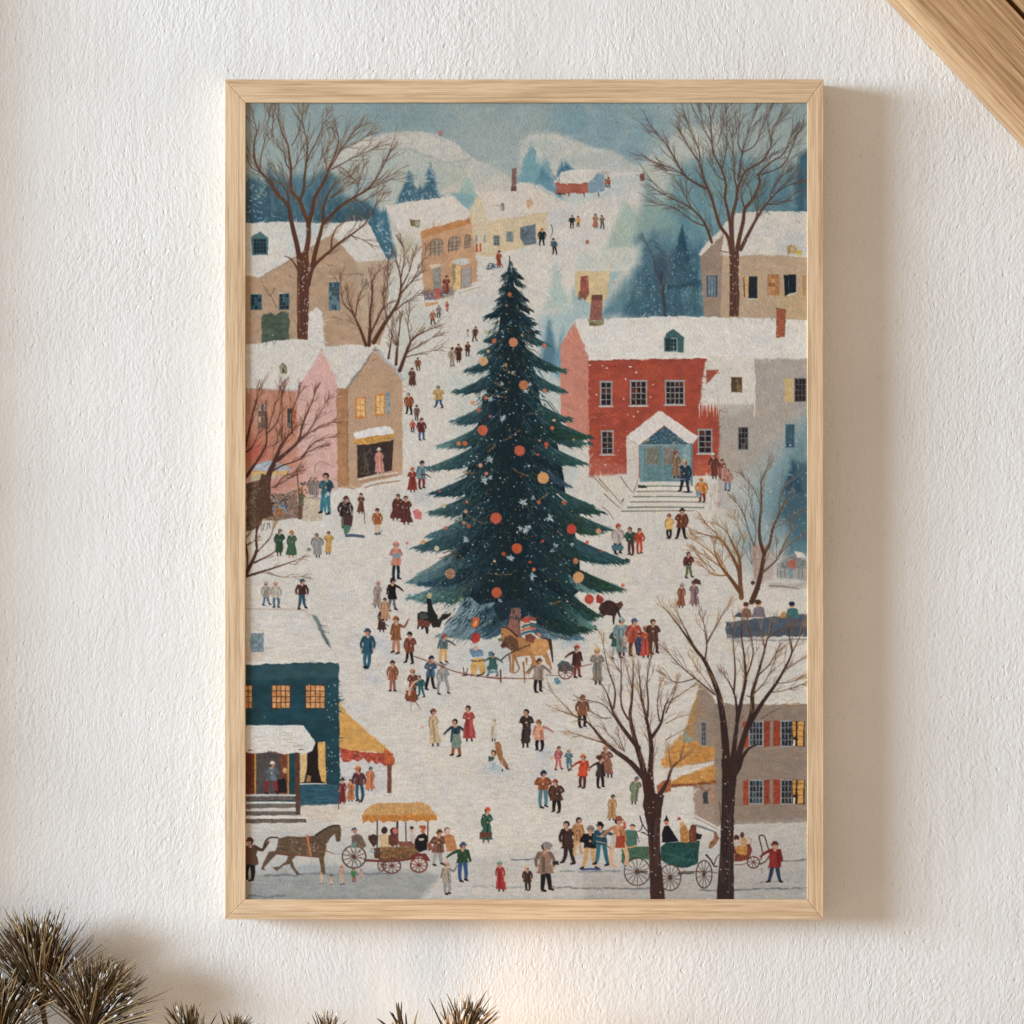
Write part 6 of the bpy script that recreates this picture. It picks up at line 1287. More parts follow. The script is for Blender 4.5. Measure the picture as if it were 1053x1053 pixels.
    crowd(0, 5, [(200, 18, 258, 's', (92, 106, 112), (136, 44, 42), 'w', dict(w=1.15, arms='f')), (45, 566, 890, 'c', (92, 66, 54), 'k', 'm', dict(w=1.2, arms='u')), (715, 138, 328, 'd', (124, 46, 46), 'k', 'k', dict(w=.75)), (775, 146, 312, 'd', (186, 112, 70), 'S', 'h', dict(w=.9)), (842, 52, 318, 'j', (98, 54, 60), (48, 82, 98), 'o', dict(w=1.0, skin=(186, 120, 92))), (915, 58, 232, 'd', (188, 112, 72), 'p', (70, 96, 116), dict(w=1.0)), (565, 822, 910, 'j', (192, 160, 130), (190, 156, 126), 'S', dict(w=1.0)), (632, 842, 915, 'j', (176, 150, 124), (186, 156, 130), 'b', dict(w=1.0)), (712, 772, 915, 'j', (178, 148, 120), (180, 150, 124), 'o', dict(w=.8)), (800, 792, 895, 'c', (70, 124, 74), (156, 70, 50), 'r', dict(w=1.1)), (850, 800, 862, 'd', (196, 150, 130), 'S', 'p')])
    crowd(1, 5, [(735, 350, 608, 'd', (50, 88, 72), 'S', 'R', dict(w=.85, shoe=(120, 70, 60))), (455, 742, 988, 'c', (144, 132, 120), (132, 130, 124), 'S', dict(w=.95, arms='u')), (568, 600, 895, 'j', (50, 82, 50), (50, 78, 124), (48, 84, 112), dict(w=1.15, arms='l')), (845, 738, 962, 'd', (170, 50, 48), 'k', (112, 150, 122), dict(w=.8, lean=-.06)), (385, 510, 778, 'c', (116, 78, 60), (142, 138, 134), 'b', dict(w=1.15, arms='f'))])
    P.poly(T(1, 5, 430, 560, 460, 545, 505, 560, 528, 660, 490, 675, 452, 670), (166, 108, 66), .4, .08); P.oval(*T(1, 5, 455, 522)[0], 3, 3.4, (56, 40, 36)); P.oval(*T(1, 5, 458, 526)[0], 2.5, 2.8, (196, 156, 130)); P.poly(T(1, 5, 690, 530, 770, 535, 775, 572, 692, 575), (104, 62, 50), .4)
    crowd(3, 5, [(785, 594, 898, 'c', (140, 42, 44), (48, 60, 86), 'm', dict(w=1.05, arms='l'))])
    crowd(3, 2, [(85, 1003, 1180, 'c', (112, 62, 46), 'k', 'k'), (135, 650, 895, 'c', (42, 64, 82), 'n', (190, 160, 124), dict(w=1.05)), (75, 588, 792, 'd', (136, 104, 80), 'S', 'q', dict(w=.8)), (262, 785, 968, 'c', (190, 118, 58), (110, 52, 44), 'o', dict(w=1.35)), (350, 605, 795, 'r', (110, 62, 56), 'k', 'w', dict(w=1.0)), (400, 650, 800, 'r', (120, 66, 58), 'r', 'm', dict(w=1.1)), (445, 718, 885, 'c', (168, 116, 104), (84, 112, 128), 'P', dict(w=1.1)), (415, 695, 810, 'r', (180, 124, 112), 'r', 'S', dict(w=1.2))][1:])
    P.poly(T(3, 2, 215, 880, 250, 880, 250, 930, 220, 935), (128, 146, 150), .4, .1); P.stroke(T(3, 2, 130, 890, 185, 892), 1.2, .8, (36, 34, 36))
    for _ in range(30):
        x, y = rnd.uniform(310, 420), rnd.uniform(830, 990); P.stroke(T(3, 2, x, y, x + rnd.uniform(-8, 8), y + 30), .6, .3, rnd.choice(((178, 140, 128), (186, 160, 148), (160, 130, 124))))

# ================================================= horses, carts
def wheel(cx, cy, rx, ry, col, n=10, w=1.0):
    pts = [(cx + rx * math.cos(2 * math.pi * i / 22), cy + ry * math.sin(2 * math.pi * i / 22)) for i in range(23)]
    for i in range(n):
        a = math.pi * 2 * i / n + .2
        P.stroke([(cx, cy), (cx + rx * math.cos(a), cy + ry * math.sin(a))], w * .65, w * .5, col, smooth=False)
    P.stroke(pts, w, w, col, smooth=False, wob=.25)
    P.oval(cx, cy, rx * .17, ry * .17, col, n=8)

HORSE = (250, 580, 320, 562, 420, 568, 520, 560, 580, 520, 640, 490, 700, 485, 708, 520, 702, 600, 672, 602, 660, 545, 630, 575, 603, 620, 592, 680, 582, 722, 588, 780, 594, 836, 560, 836, 556, 770, 545, 718, 480, 706, 380, 702, 352, 740, 378, 800, 412, 842, 385, 846, 345, 790, 335, 765, 290, 778, 240, 818, 212, 790, 262, 780, 310, 745, 322, 706, 240, 695, 190, 745, 152, 790, 156, 812, 125, 802, 150, 740, 185, 675, 225, 668, 245, 640)

def beast(fn, col, dark, tail=True):
    pts = [fn(HORSE[i], HORSE[i + 1]) for i in range(0, len(HORSE), 2)]
    P.poly(pts, col, .25, .07, 3)
    for _ in range(70):
        x, y = rnd.uniform(260, 580), rnd.uniform(575, 700); a = fn(x, y); b = fn(x + rnd.uniform(15, 40), y + rnd.uniform(-6, 12))
        P.stroke([a, b], .8, .3, (lambda m: tuple(q * m for q in col))(rnd.choice((.78, .88, 1.12, 1.2))), smooth=False)
    if tail: P.stroke([fn(250, 575), fn(195, 572), fn(160, 600), fn(148, 645)], 1.4, 2.4, dark, wob=.4)
    P.stroke([fn(520, 558), fn(580, 518), fn(640, 488), fn(690, 486)], 2.0, 1.6, dark, wob=.5)
    P.oval(*fn(688, 535), .7, .6, (30, 24, 24), n=6)

def horses_and_carts():
    f0 = lambda x, y: T(0, 5, x, y)[0]
    beast(f0, (106, 82, 62), (66, 52, 44))
    P.stroke([f0(462, 555), f0(475, 640), f0(488, 705)], 2.2, 1.8, (186, 104, 52)); P.stroke([f0(235, 690), f0(380, 700), f0(500, 712), f0(545, 715)], 1.4, 1.0, (122, 62, 48)); P.stroke([f0(490, 575), f0(540, 640), f0(600, 670), f0(655, 690)], 1.2, .7, (112, 62, 46)); P.stroke([f0(500, 565), f0(560, 620), f0(590, 640)], 1.0, .8, (72, 60, 52)); P.stroke([f0(660, 692), f0(720, 690)], .7, .5, (140, 128, 118))
    for _ in range(24): P.oval(*f0(rnd.uniform(260, 560), rnd.uniform(580, 700)), .5, .4, (176, 168, 158), n=5)
    P.oval(*f0(686, 590), 1.6, 1.2, (84, 62, 52), n=8)
    # golden roundabout horse by the trunk (faces left)
    f1 = lambda x, y: T(1, 4, 1170 - (x - 125) * .56, -60 + (y - 485) * .95)[0]
    f1 = lambda x, y: T(1, 4, 1215 - (x - 125) * .64, -55 + (y - 485) * .95)[0]
    beast(f1, (160, 110, 62), (84, 56, 44))
    P.poly(T(1, 4, 845, 60, 870, 20, 905, 0, 960, 30, 970, 100, 920, 110, 885, 90, 850, 95), (100, 64, 48), .5, .15); P.poly(T(1, 4, 835, 75, 870, 50, 885, 75, 850, 95), (86, 54, 42), .3)
    for a in ((905, 150, 910, 210, 908, 270), (940, 150, 960, 200, 975, 250, 935, 280), (1005, 200, 1012, 280, 1015, 345), (1028, 170, 1030, 215)): P.stroke(T(1, 4, *a), 2.2, 1.0, (142, 96, 62))
    P.poly(T(2, 4, 60, 40, 110, 20, 165, 40, 175, 100, 140, 150, 60, 140, 30, 100), (184, 132, 76), .5, .08); P.stroke(T(2, 4, 180, 40, 190, 110, 200, 195), 3.4, 1.4, (74, 50, 44)); P.stroke(T(2, 4, 150, 140, 152, 190, 165, 215), 2, 1.2, (176, 126, 84))
    P.stroke(T(1, 4, 840, 190, 880, 150, 960, 110, 1053, 70), 1.4, 1, (44, 38, 38)); P.poly(T(1, 4, 820, 30, 850, 20, 862, 40, 830, 48), (96, 110, 70), .3)
    # trick rider's striped flag
    for k, c in enumerate(((172, 72, 56), (200, 188, 172), (74, 104, 96), (186, 92, 70), (54, 92, 110))):
        y = 838 + k * 24; P.stroke(T(2, 3, -20, y + 20, 30, y + 2, 74, y + 8), 2.6, 2.4, c)
    P.poly(T(1, 3, 1000, 850, 1030, 830, 1053, 845, 1053, 870, 1010, 878), (180, 66, 54), .3); P.poly(T(2, 3, 0, 960, 40, 950, 75, 975, 60, 1020, 10, 1010), (130, 76, 56), .4, .1); P.oval(*T(2, 3, 100, 962)[0], 2.2, 2.2, (186, 110, 84))
    # black horse with rider, left of the tree
    P.poly(T(1, 3, 238, 810, 270, 792, 320, 800, 350, 830, 390, 850, 420, 810, 485, 812, 470, 830, 420, 860, 405, 905, 350, 910, 335, 880, 318, 905, 320, 955, 300, 950, 296, 905, 270, 925, 262, 890, 245, 920, 232, 918, 245, 870), (52, 44, 42), .4, .12); P.poly(T(1, 3, 238, 850, 330, 862, 326, 905, 245, 900), (112, 62, 46), .4, .1); P.poly(T(1, 3, 305, 700, 330, 690, 350, 760, 390, 850, 340, 870, 315, 800), (38, 38, 42), .4); P.oval(*T(1, 3, 325, 678)[0], 2.6, 3, (176, 160, 116)); P.poly(T(1, 3, 250, 810, 300, 800, 320, 840, 260, 850), (72, 78, 66), .4)
    # brown horse, right of the tree
    P.poly(T(2, 3, 530, 775, 545, 740, 590, 712, 615, 712, 660, 735, 695, 720, 708, 745, 690, 770, 680, 790, 695, 830, 685, 840, 665, 800, 650, 830, 645, 885, 632, 888, 628, 825, 590, 820, 560, 830), (66, 44, 42), .4, .12); P.poly(T(2, 3, 512, 690, 525, 665, 555, 690, 572, 710, 550, 735, 515, 730), (154, 54, 46), .4, .1); P.poly(T(2, 3, 655, 735, 700, 722, 706, 752, 670, 765), (104, 62, 50), .3, .1)
    # canopied wagon
    f = lambda *a: T(0, 5, *a)
    for x in (968, 1110): P.stroke(f(x, 440, x - 2, 660), 1.5, 1.3, (70, 58, 56))
    P.stroke(T(1, 5, 98, 455, 98, 560), 1.3, 1.2, (60, 52, 54)); P.stroke(T(1, 5, 155, 465, 158, 600), 1.4, 1.4, (76, 70, 74)); P.stroke(T(1, 5, 316, 462, 314, 600), 1.4, 1.3, (96, 56, 50))
    P.poly(T(0, 5, 905, 560, 940, 545, 975, 560, 970, 610, 940, 640, 905, 590), (72, 46, 42), .5, .15); P.poly(T(0, 5, 980, 560, 1020, 540, 1060, 560, 1050, 650, 990, 650), (184, 158, 118), .4, .06); P.oval(*T(0, 5, 1018, 520)[0], 3.2, 3.6, (70, 44, 38)); P.oval(*T(1, 5, 5, 520)[0], 2.8, 3.4, (70, 44, 38))
    P.poly(T(1, 5, 32, 560, 60, 540, 100, 560, 110, 620, 60, 640, 30, 620), (104, 54, 50), .4, .08); P.oval(*T(1, 5, 70, 525)[0], 4, 4.0, (80, 40, 36)); P.oval(*T(1, 5, 80, 526)[0], 2.8, 3.2, (190, 104, 84))
    P.poly(T(1, 5, 182, 560, 200, 530, 230, 560, 235, 610, 190, 610), (178, 168, 158), .4); P.oval(*T(1, 5, 197, 518)[0], 2, 2.6, (190, 150, 126)); P.oval(*T(1, 5, 198, 502)[0], 2.2, 1.6, (52, 46, 48))
    P.poly(T(1, 5, 218, 600, 245, 555, 290, 540, 315, 570, 310, 660, 260, 680, 220, 660), (38, 34, 36), .4, .08); P.poly(T(1, 5, 248, 580, 290, 578, 285, 592, 255, 596), (190, 178, 164), .3); P.oval(*T(1, 5, 278, 525)[0], 2.6, 2.8, (186, 104, 76)); P.poly(T(1, 5, 250, 500, 252, 488, 300, 484, 302, 510, 280, 515), (164, 76, 48), .3)
    P.poly(T(1, 5, 100, 600, 195, 598, 230, 640, 110, 640), (122, 74, 56), .4, .1); P.poly(T(1, 5, 305, 620, 335, 600, 350, 660, 320, 672), (140, 84, 66), .4)
    P.poly(T(0, 5, 990, 640, 1053, 638, 1230, 640, 1275, 690, 1230, 725, 1100, 738, 985, 735), (116, 86, 54), .4, .14); P.stroke(T(0, 5, 880, 738, 1000, 742, 1100, 742, 1240, 722), 2.6, 2.2, (112, 56, 46)); P.poly(T(0, 5, 940, 650, 990, 645, 990, 730, 950, 720), (96, 60, 50), .5, .12)
    for _ in range(30): P.stroke(T(1, 5, rnd.uniform(0, 200), rnd.uniform(645, 720), rnd.uniform(10, 210), rnd.uniform(650, 725)), .7, .4, rnd.choice(((86, 68, 44), (140, 106, 62), (104, 92, 54), (128, 66, 48))))
    P.poly(T(1, 5, 180, 735, 200, 700, 245, 685, 300, 690, 332, 742, 300, 740, 270, 712, 225, 715), (120, 52, 42), .4, .08)
    wheel(*T(0, 5, 800, 712)[0], 12.2, 11.6, (84, 60, 52), 12, 1.5)
    wheel(*T(1, 5, 55, 778)[0], 9.0, 7.6, (98, 56, 48), 10, 1.4); wheel(*T(0, 5, 1000, 770)[0], 4.0, 6.5, (98, 56, 48), 6, 1.1); wheel(*T(1, 5, 250, 772)[0], 8.6, 7.4, (120, 56, 46), 10, 1.6)
    for _ in range(16): P.oval(*T(0, 5, rnd.uniform(760, 850), rnd.uniform(650, 770))[0], rnd.uniform(.7, 1.4), rnd.uniform(.6, 1.2), rnd.choice(((60, 66, 86), (120, 130, 80), (150, 90, 76), (180, 166, 152), (72, 100, 120))), 0, 6)
    P.poly(T(0, 5, 785, 560, 820, 545, 855, 560, 890, 630, 870, 650, 800, 640, 780, 625), (112, 92, 78), .4, .08); P.oval(*T(0, 5, 806, 528)[0], 2.2, 2.6, (186, 120, 96)); P.poly(T(0, 5, 776, 528, 785, 506, 812, 500, 822, 520, 800, 518), (74, 84, 90), .3); P.poly(T(0, 5, 780, 620, 820, 600, 810, 650, 770, 640), (92, 124, 116), .4)
    for _ in range(10): P.oval(*T(0, 5, rnd.uniform(890, 950), rnd.uniform(640, 690))[0], 1.2, .9, rnd.choice(((92, 124, 148), (190, 160, 110), (180, 170, 158))), 0, 6)
    P.poly(T(0, 5, 862, 410, 880, 375, 930, 335, 980, 322, 1053, 324, 1290, 318, 1340, 340, 1385, 400, 1385, 420, 862, 425), (192, 146, 84), .4, .08)
    P.poly(T(0, 5, 858, 410, 1000, 412, 1200, 408, 1398, 410, 1400, 452, 1360, 448, 1330, 458, 1290, 446, 1250, 458, 1210, 446, 1170, 458, 1130, 448, 1090, 462, 1053, 450, 1010, 466, 975, 448, 930, 468, 900, 450, 862, 470), (182, 114, 50), .4, .1)
    for k in range(16): P.stroke(T(0, 5, 960 + k * 26, 332 + rnd.uniform(0, 20), 965 + k * 26, 370, 955 + k * 27, 400), .6, .4, rnd.choice(((168, 122, 66), (210, 168, 106))))
    # green wagon at the front
    f = lambda *a: T(2, 5, *a)
    P.poly(f(695, 660, 720, 640, 830, 636, 895, 640, 895, 735, 830, 725, 780, 735, 720, 775, 695, 745), (66, 96, 72), .4, .1)
    P.poly(f(708, 540, 740, 515, 800, 520, 810, 560, 805, 630, 760, 640, 715, 640), (72, 112, 96), .4, .06); P.oval(*f(776, 500)[0], 2.7, 3.0, SK); P.poly(f(755, 490, 770, 475, 795, 480, 795, 495, 776, 488), (66, 44, 40), .3); P.stroke(f(800, 530, 815, 570, 825, 605), 1.2, .7, (64, 52, 48)); P.stroke(f(720, 640, 760, 645, 805, 630), 1.6, 1.2, (196, 150, 100))
    P.poly(T(3, 5, -40, 640, 0, 610, 120, 605, 245, 595, 235, 660, 230, 760, 150, 790, 90, 790, 0, 760, -40, 735), (34, 72, 66), .4, .12)
    for _ in range(40): P.stroke(T(3, 5, rnd.uniform(-30, 220), rnd.uniform(620, 770), rnd.uniform(-20, 225), rnd.uniform(620, 770)), .7, .3, rnd.choice(((54, 98, 86), (24, 58, 54), (44, 84, 78))))
    P.poly(T(3, 5, -30, 530, -10, 490, 20, 485, 50, 530, 90, 600, -30, 610), (34, 32, 36), .4, .06); P.oval(*T(3, 5, 5, 462)[0], 2.6, 3, (186, 106, 84)); P.poly(T(3, 5, -20, 455, -5, 430, 5, 410, 12, 432, 22, 452), (36, 34, 36), .3)
    P.poly(T(3, 5, 98, 520, 120, 470, 150, 490, 165, 560, 155, 612, 110, 610), (176, 124, 60), .4, .1); P.oval(*T(3, 5, 115, 475)[0], 2.4, 3, (190, 146, 96)); P.poly(T(3, 5, 75, 450, 90, 420, 115, 440), (150, 50, 44), .3)
    P.poly(T(3, 5, 165, 530, 185, 490, 220, 500, 225, 560, 215, 610, 165, 608), (122, 66, 46), .5, .12); P.oval(*T(3, 5, 198, 500)[0], 3.4, 3.2, (116, 58, 44)); P.poly(T(3, 5, 215, 540, 265, 550, 250, 585, 215, 590), (54, 44, 44), .4)
    P.stroke(f(830, 420, 848, 480, 890, 535), 1.4, 1.1, (58, 50, 50)); P.stroke(f(848, 480, 835, 520, 812, 530), 1.1, .8, (58, 50, 50)); P.stroke(f(840, 535, 870, 545, 893, 565), 1.2, .8, (58, 50, 50))
    wheel(*f(810, 820)[0], 13.4, 14.2, (72, 56, 50), 14, 1.1); wheel(*T(3, 5, 30, 862)[0], 11, 13.4, (78, 58, 50), 14, 1.2); wheel(*T(3, 5, 275, 838)[0], 8.2, 14.2, (76, 56, 50), 12, 1.2)
    P.stroke(T(3, 5, 90, 830, 150, 832, 200, 828), 2.2, 1.6, (74, 66, 60)); P.stroke(f(800, 822, 880, 820), 2.2, 1.8, (92, 62, 52)); P.stroke(T(3, 5, 110, 820, 270, 818, 370, 828), 1, .7, (92, 62, 50))
    # horse's head and chaise to the right of the trunk
    P.poly(T(3, 5, 345, 540, 365, 535, 385, 580, 360, 620, 330, 655, 308, 645, 320, 605, 345, 580), (136, 94, 62), .4, .1); P.stroke(T(3, 5, 290, 700, 320, 730, 350, 780, 370, 780), 1.8, 1.3, (58, 44, 42)); P.stroke(T(3, 5, 350, 760, 365, 720, 385, 695), 1.3, .9, (70, 52, 46))
    P.poly(T(3, 5, 492, 640, 540, 630, 610, 620, 622, 660, 600, 730, 540, 745, 492, 745), (116, 54, 42), .4, .12); P.poly(T(3, 5, 495, 640, 560, 620, 590, 640, 580, 700, 510, 690), (184, 124, 62), .4, .12); P.oval(*T(3, 5, 510, 575)[0], 2.8, 3.4, (84, 48, 40)); P.poly(T(3, 5, 540, 590, 560, 565, 585, 590, 580, 640, 545, 640), (188, 134, 88), .4, .08); P.oval(*T(3, 5, 550, 555)[0], 2.2, 3.2, (92, 52, 42)); P.oval(*T(3, 5, 512, 600)[0], 1.8, 2, (200, 160, 130)); P.stroke(T(3, 5, 590, 570, 620, 590, 605, 620), .8, .5, (140, 110, 80))
    wheel(*T(3, 5, 632, 752)[0], 6.4, 5.8, (92, 54, 46), 8, 1.3); P.stroke(T(3, 5, 500, 770, 550, 768, 590, 755), 1, .7, (104, 66, 52))
    P.stroke(T(3, 5, 672, 570, 690, 640, 698, 690, 685, 735), 1.3, .9, (50, 44, 44)); P.stroke(T(3, 5, 675, 562, 695, 556, 715, 570, 735, 640, 750, 670), 1.4, 1, (50, 44, 44)); P.stroke(T(3, 5, 680, 765, 720, 745, 745, 705), 1.6, 1.1, (92, 56, 48)); P.stroke(T(3, 5, 690, 790, 692, 835), .7, .5, (120, 110, 104))

def snowfall():
    for _ in range(220):
        x, y = rnd.uniform(254, 828), rnd.uniform(108, 920)
        P.oval(x, y, rnd.uniform(.25, .6), rnd.uniform(.25, .55), (206, 202, 194), n=5)
# ================================================= assemble the painting
def brush_drags():
    for _ in range(900):
        y = rnd.uniform(560, 922); x = rnd.uniform(256, 826); ln = rnd.uniform(3, 12)
        if G.c[int((y - Y0) / RES), int((x - X0) / RES)].min() < 168: continue
        P.stroke([(x, y), (x + ln * .5, y + rnd.uniform(-.6, .6)), (x + ln, y + rnd.uniform(-.8, .8))], rnd.uniform(.3, .7), .2,
                 rnd.choice(((206, 197, 184), (188, 178, 166), (178, 172, 164))), var=.03)

FRONT = -0.027                     # front face of the frame
PAINT_Y = FRONT + 0.0021           # the sheet sits a little behind it

def build_painting(parent):
    paint_ground()
    underpaint_dabs(); brush_drags(); house_bits(); tree_left_top(); tree_right_top(); small_trees(); trees_right_mid()
    fir_tree(); horses_and_carts(); people(); trees_front(); snowfall(); finish_surface()
    nx, ny = G.nx, G.ny
    V = np.stack([(G.gx.ravel() - CX) * S, np.zeros(nx * ny), (CY - G.gy.ravel()) * S], 1).astype(np.float32)
    idx = np.arange(nx * ny).reshape(ny, nx)
    q = np.stack([idx[:-1, :-1], idx[1:, :-1], idx[1:, 1:], idx[:-1, 1:]], -1).reshape(-1, 4).astype(np.int32)
    me = bpy.data.meshes.new('painting')
    me.vertices.add(len(V)); me.vertices.foreach_set('co', V.ravel())
    me.loops.add(q.size); me.loops.foreach_set('vertex_index', q.ravel())
    me.polygons.add(len(q)); me.polygons.foreach_set('loop_start', (np.arange(len(q)) * 4).astype(np.int32))
    me.update(calc_edges=True)
    colr = lin(np.clip(G.c, 2, 250).reshape(-1, 3)) * PG
    at = me.color_attributes.new('paint', 'FLOAT_COLOR', 'POINT')
    at.data.foreach_set('color', np.concatenate([colr, np.ones((len(colr), 1))], 1).astype(np.float32).ravel())
    me.materials.append(paint_material())
    o = bpy.data.objects.new('painting', me); COL.objects.link(o)
    o.parent = parent
    return o

# ================================================= frame
def prism(front, back_y, front_y):
    """front: four (px,py) corners; returns verts and faces of a block running back to the wall"""
    n = len(front)
    v = [((x - CX) * S, front_y, (CY - y) * S) for x, y in front] + [((x - CX) * S, back_y, (CY - y) * S) for x, y in front]
    f = [tuple(range(n)), tuple(range(2 * n - 1, n - 1, -1))]
    for i in range(n):
        j = (i + 1) % n
        f.append((i, i + n, j + n, j))
    return v, f

def fix_normals(o, width=0.0, seg=2):
    bm = bmesh.new(); bm.from_mesh(o.data)
    bmesh.ops.recalc_face_normals(bm, faces=bm.faces[:])
    bm.to_mesh(o.data); bm.free()
    if width:
        b = o.modifiers.new('edge', 'BEVEL'); b.width = width; b.segments = seg; b.limit_method = 'ANGLE'
    return o

def build_frame(parent):
    oL, oR, oT, oB = 231.0, 847.0, 81.5, 945.5
    iL, iR, iT, iB = 252.5, 830.3, 105.5, 925.0
    g = 0.07
    mh = wood_material('pale_oak_horizontal', 'x', OAK_L, OAK_D, OAK_P)
    mv = wood_material('pale_oak_vertical', 'z', OAK_L, OAK_D, OAK_P)
    back = -0.0005
    rails = [([(oL, oT), (oR, oT), (iR, iT), (iL, iT)], mh, 0, g), ([(oL, oB), (oR, oB), (iR, iB), (iL, iB)], mh, 0, -g),
             ([(oL, oT), (iL, iT), (iL, iB), (oL, oB)], mv, g, 0), ([(oR, oT), (iR, iT), (iR, iB), (oR, oB)], mv, -g, 0)]
    for pts, m, dx, dy in rails:
        if dy:   # keep a hair of air in the mitres
            pts = [(x + (g if x < CX else -g), y) for x, y in pts]
        v, f = prism(pts, back, FRONT)
        o = link_mesh('frame_rail', v, f, m, parent)
        fix_normals(o, 0.0005, 2)
    # rebate lip that the sheet sits against, and the backing board
    v, f = prism([(oL + 4, oT + 4), (oR - 4, oT + 4), (oR - 4, oB - 4), (oL + 4, oB - 4)], back - 0.001, PAINT_Y + 0.0005)
    mb, nt, bs = new_mat('grey_card'); bs.inputs['Base Color'].default_value = (.3, .26, .2, 1); bs.inputs['Roughness'].default_value = .9
    v, f = prism([(iL - 2, iT - 2), (iR + 2, iT - 2), (iR + 2, iB + 2), (iL - 2, iB + 2)], -0.004, PAINT_Y + 0.0006)
    fix_normals(link_mesh('backing_board', v, f, mb, parent))

OAK_L = L3(231, 203, 168); OAK_D = L3(214, 184, 148); OAK_P = (0.60, 0.52, 0.44)

# ================================================= wall
def build_wall():
    bm = bmesh.new()
    bmesh.ops.create_cube(bm, size=1.0, matrix=Matrix.Translation((0, 0.05, ZC)) @ Matrix.Diagonal((7.0, 0.1, 4.4, 1)))
    me = bpy.data.meshes.new('wall'); bm.to_mesh(me); bm.free()
    o = bpy.data.objects.new('wall', me); COL.objects.link(o)
    me.materials.append(wall_material())
    tag(o, 'white wall with rippled textured paint behind the framed picture', 'wall', kind='structure')

# ================================================= oak beam, top right
def build_beam():
    a = math.atan2(143, 133)                   # downhill to the right in the picture
    ux, uz = math.cos(a), -math.sin(a)         # along the beam
    nx, nz = math.sin(a), math.cos(a)          # across it, away from the picture
    k = 1.0
    root = empty('oak_beam', ((920 - CX) * S, 0, (CY - 0) * S + ZC))
    root.rotation_euler = (0, a, 0)            # local x runs along the beam, local z across it
    tag(root, 'pale oak beam with a dark groove slanting across the top right corner of the wall', 'beam')
    m = wood_material('oak_beam_wood', 'x', L3(214, 178, 135), L3(172, 131, 92), (0.46, 0.34, 0.25), fig=1.3, gloss=.5)
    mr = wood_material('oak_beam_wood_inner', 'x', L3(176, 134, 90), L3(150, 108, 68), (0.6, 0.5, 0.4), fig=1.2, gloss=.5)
    def bar(name, w0, w1, y0, y1, mat, ch=0.0):
        # cross-section in (y, z): chamfered lower front corner
        if ch:
            sec = [(y0, w0), (y1 + ch * .95, w0), (y1 + ch * .55, w0 + ch * .22), (y1 + ch * .2, w0 + ch * .62), (y1, w0 + ch * 1.15), (y1, w1 - .001), (y1 + .001, w1), (y0, w1)]
        else:
            sec = [(y0, w0), (y1, w0), (y1, w1), (y0, w1)]
        n = len(sec); v = []; f = []
        for x in (-0.55, 0.75):
            for (y, z) in sec: v.append((x, y, z))
        for i in range(n):
            j = (i + 1) % n
            f.append((i, j, n + j, n + i))
        f.append(tuple(range(n))); f.append(tuple(range(2 * n - 1, n - 1, -1)))
        return fix_normals(link_mesh(name, v, f, mat, root))
    bar('board', 0.0015, 0.0655, -0.0005, -0.036, m, 0.009)
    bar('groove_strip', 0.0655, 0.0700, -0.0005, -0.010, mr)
    bar('board', 0.0700, 0.1350, -0.0005, -0.034, m)

# ================================================= frosted pine sprigs
def needle_material():
    m, nt, bs = new_mat('dry_pine_needle')
    at = nt.nodes.new('ShaderNodeAttribute'); at.attribute_name = 'tone'
    n = noise(nt, coords(nt, (1, 1, 1)), 240.0, 2.0, .6)
    c = mixc(nt, 'MULTIPLY', .8, at.outputs['Color'], ramp(nt, n, [(.3, (.55, .5, .46)), (.65, (1.1, 1.08, 1.05))]))
    nt.links.new(c, bs.inputs['Base Color'])
    bs.inputs['Roughness'].default_value = .85
    bs.inputs['Specular IOR Level'].default_value = .15
    return m
def bark_material():
    m, nt, bs = new_mat('pine_bark')
    n = noise(nt, coords(nt, (1, 1, .4)), 160.0, 3.0, .6)
    nt.links.new(ramp(nt, n, [(.3, L3(46, 34, 27)), (.7, L3(112, 86, 64))]), bs.inputs['Base Color'])
    bs.inputs['Roughness'].default_value = .85
    nt.links.new(bump(nt, n, .6, .002), bs.inputs['Normal'])
    return m
def frost_material():
    m, nt, bs = new_mat('frost')
    n = noise(nt, coords(nt, (1, 1, 1)), 700.0, 2.0, .6)
    nt.links.new(ramp(nt, n, [(.3, L3(206, 202, 198)), (.7, L3(238, 236, 233))]), bs.inputs['Base Color'])
    bs.inputs['Roughness'].default_value = .7
    return m

def tube(path, radii, sides, v, f, cols=None, col=None):
    base = len(v)
    n = len(path)
    for i, p in enumerate(path):
        d = (path[min(n - 1, i + 1)] - path[max(0, i - 1)]).normalized()
        ref = Vector((0, 1, 0)) if abs(d.y) < .9 else Vector((1, 0, 0))
        s = d.cross(ref).normalized(); t = d.cross(s)
        for k in range(sides):
            a = 2 * math.pi * k / sides
            v.append(p + (s * math.cos(a) + t * math.sin(a)) * radii[i])
            if cols is not None: cols.append(col[i] if isinstance(col, list) else col)
    for i in range(n - 1):
        for k in range(sides):
            k2 = (k + 1) % sides
            f.append((base + i * sides + k, base + i * sides + k2, base + (i + 1) * sides + k2, base + (i + 1) * sides + k))
    f.append(tuple(base + k for k in range(sides))[::-1]); f.append(tuple(base + (n - 1) * sides + k for k in range(sides)))

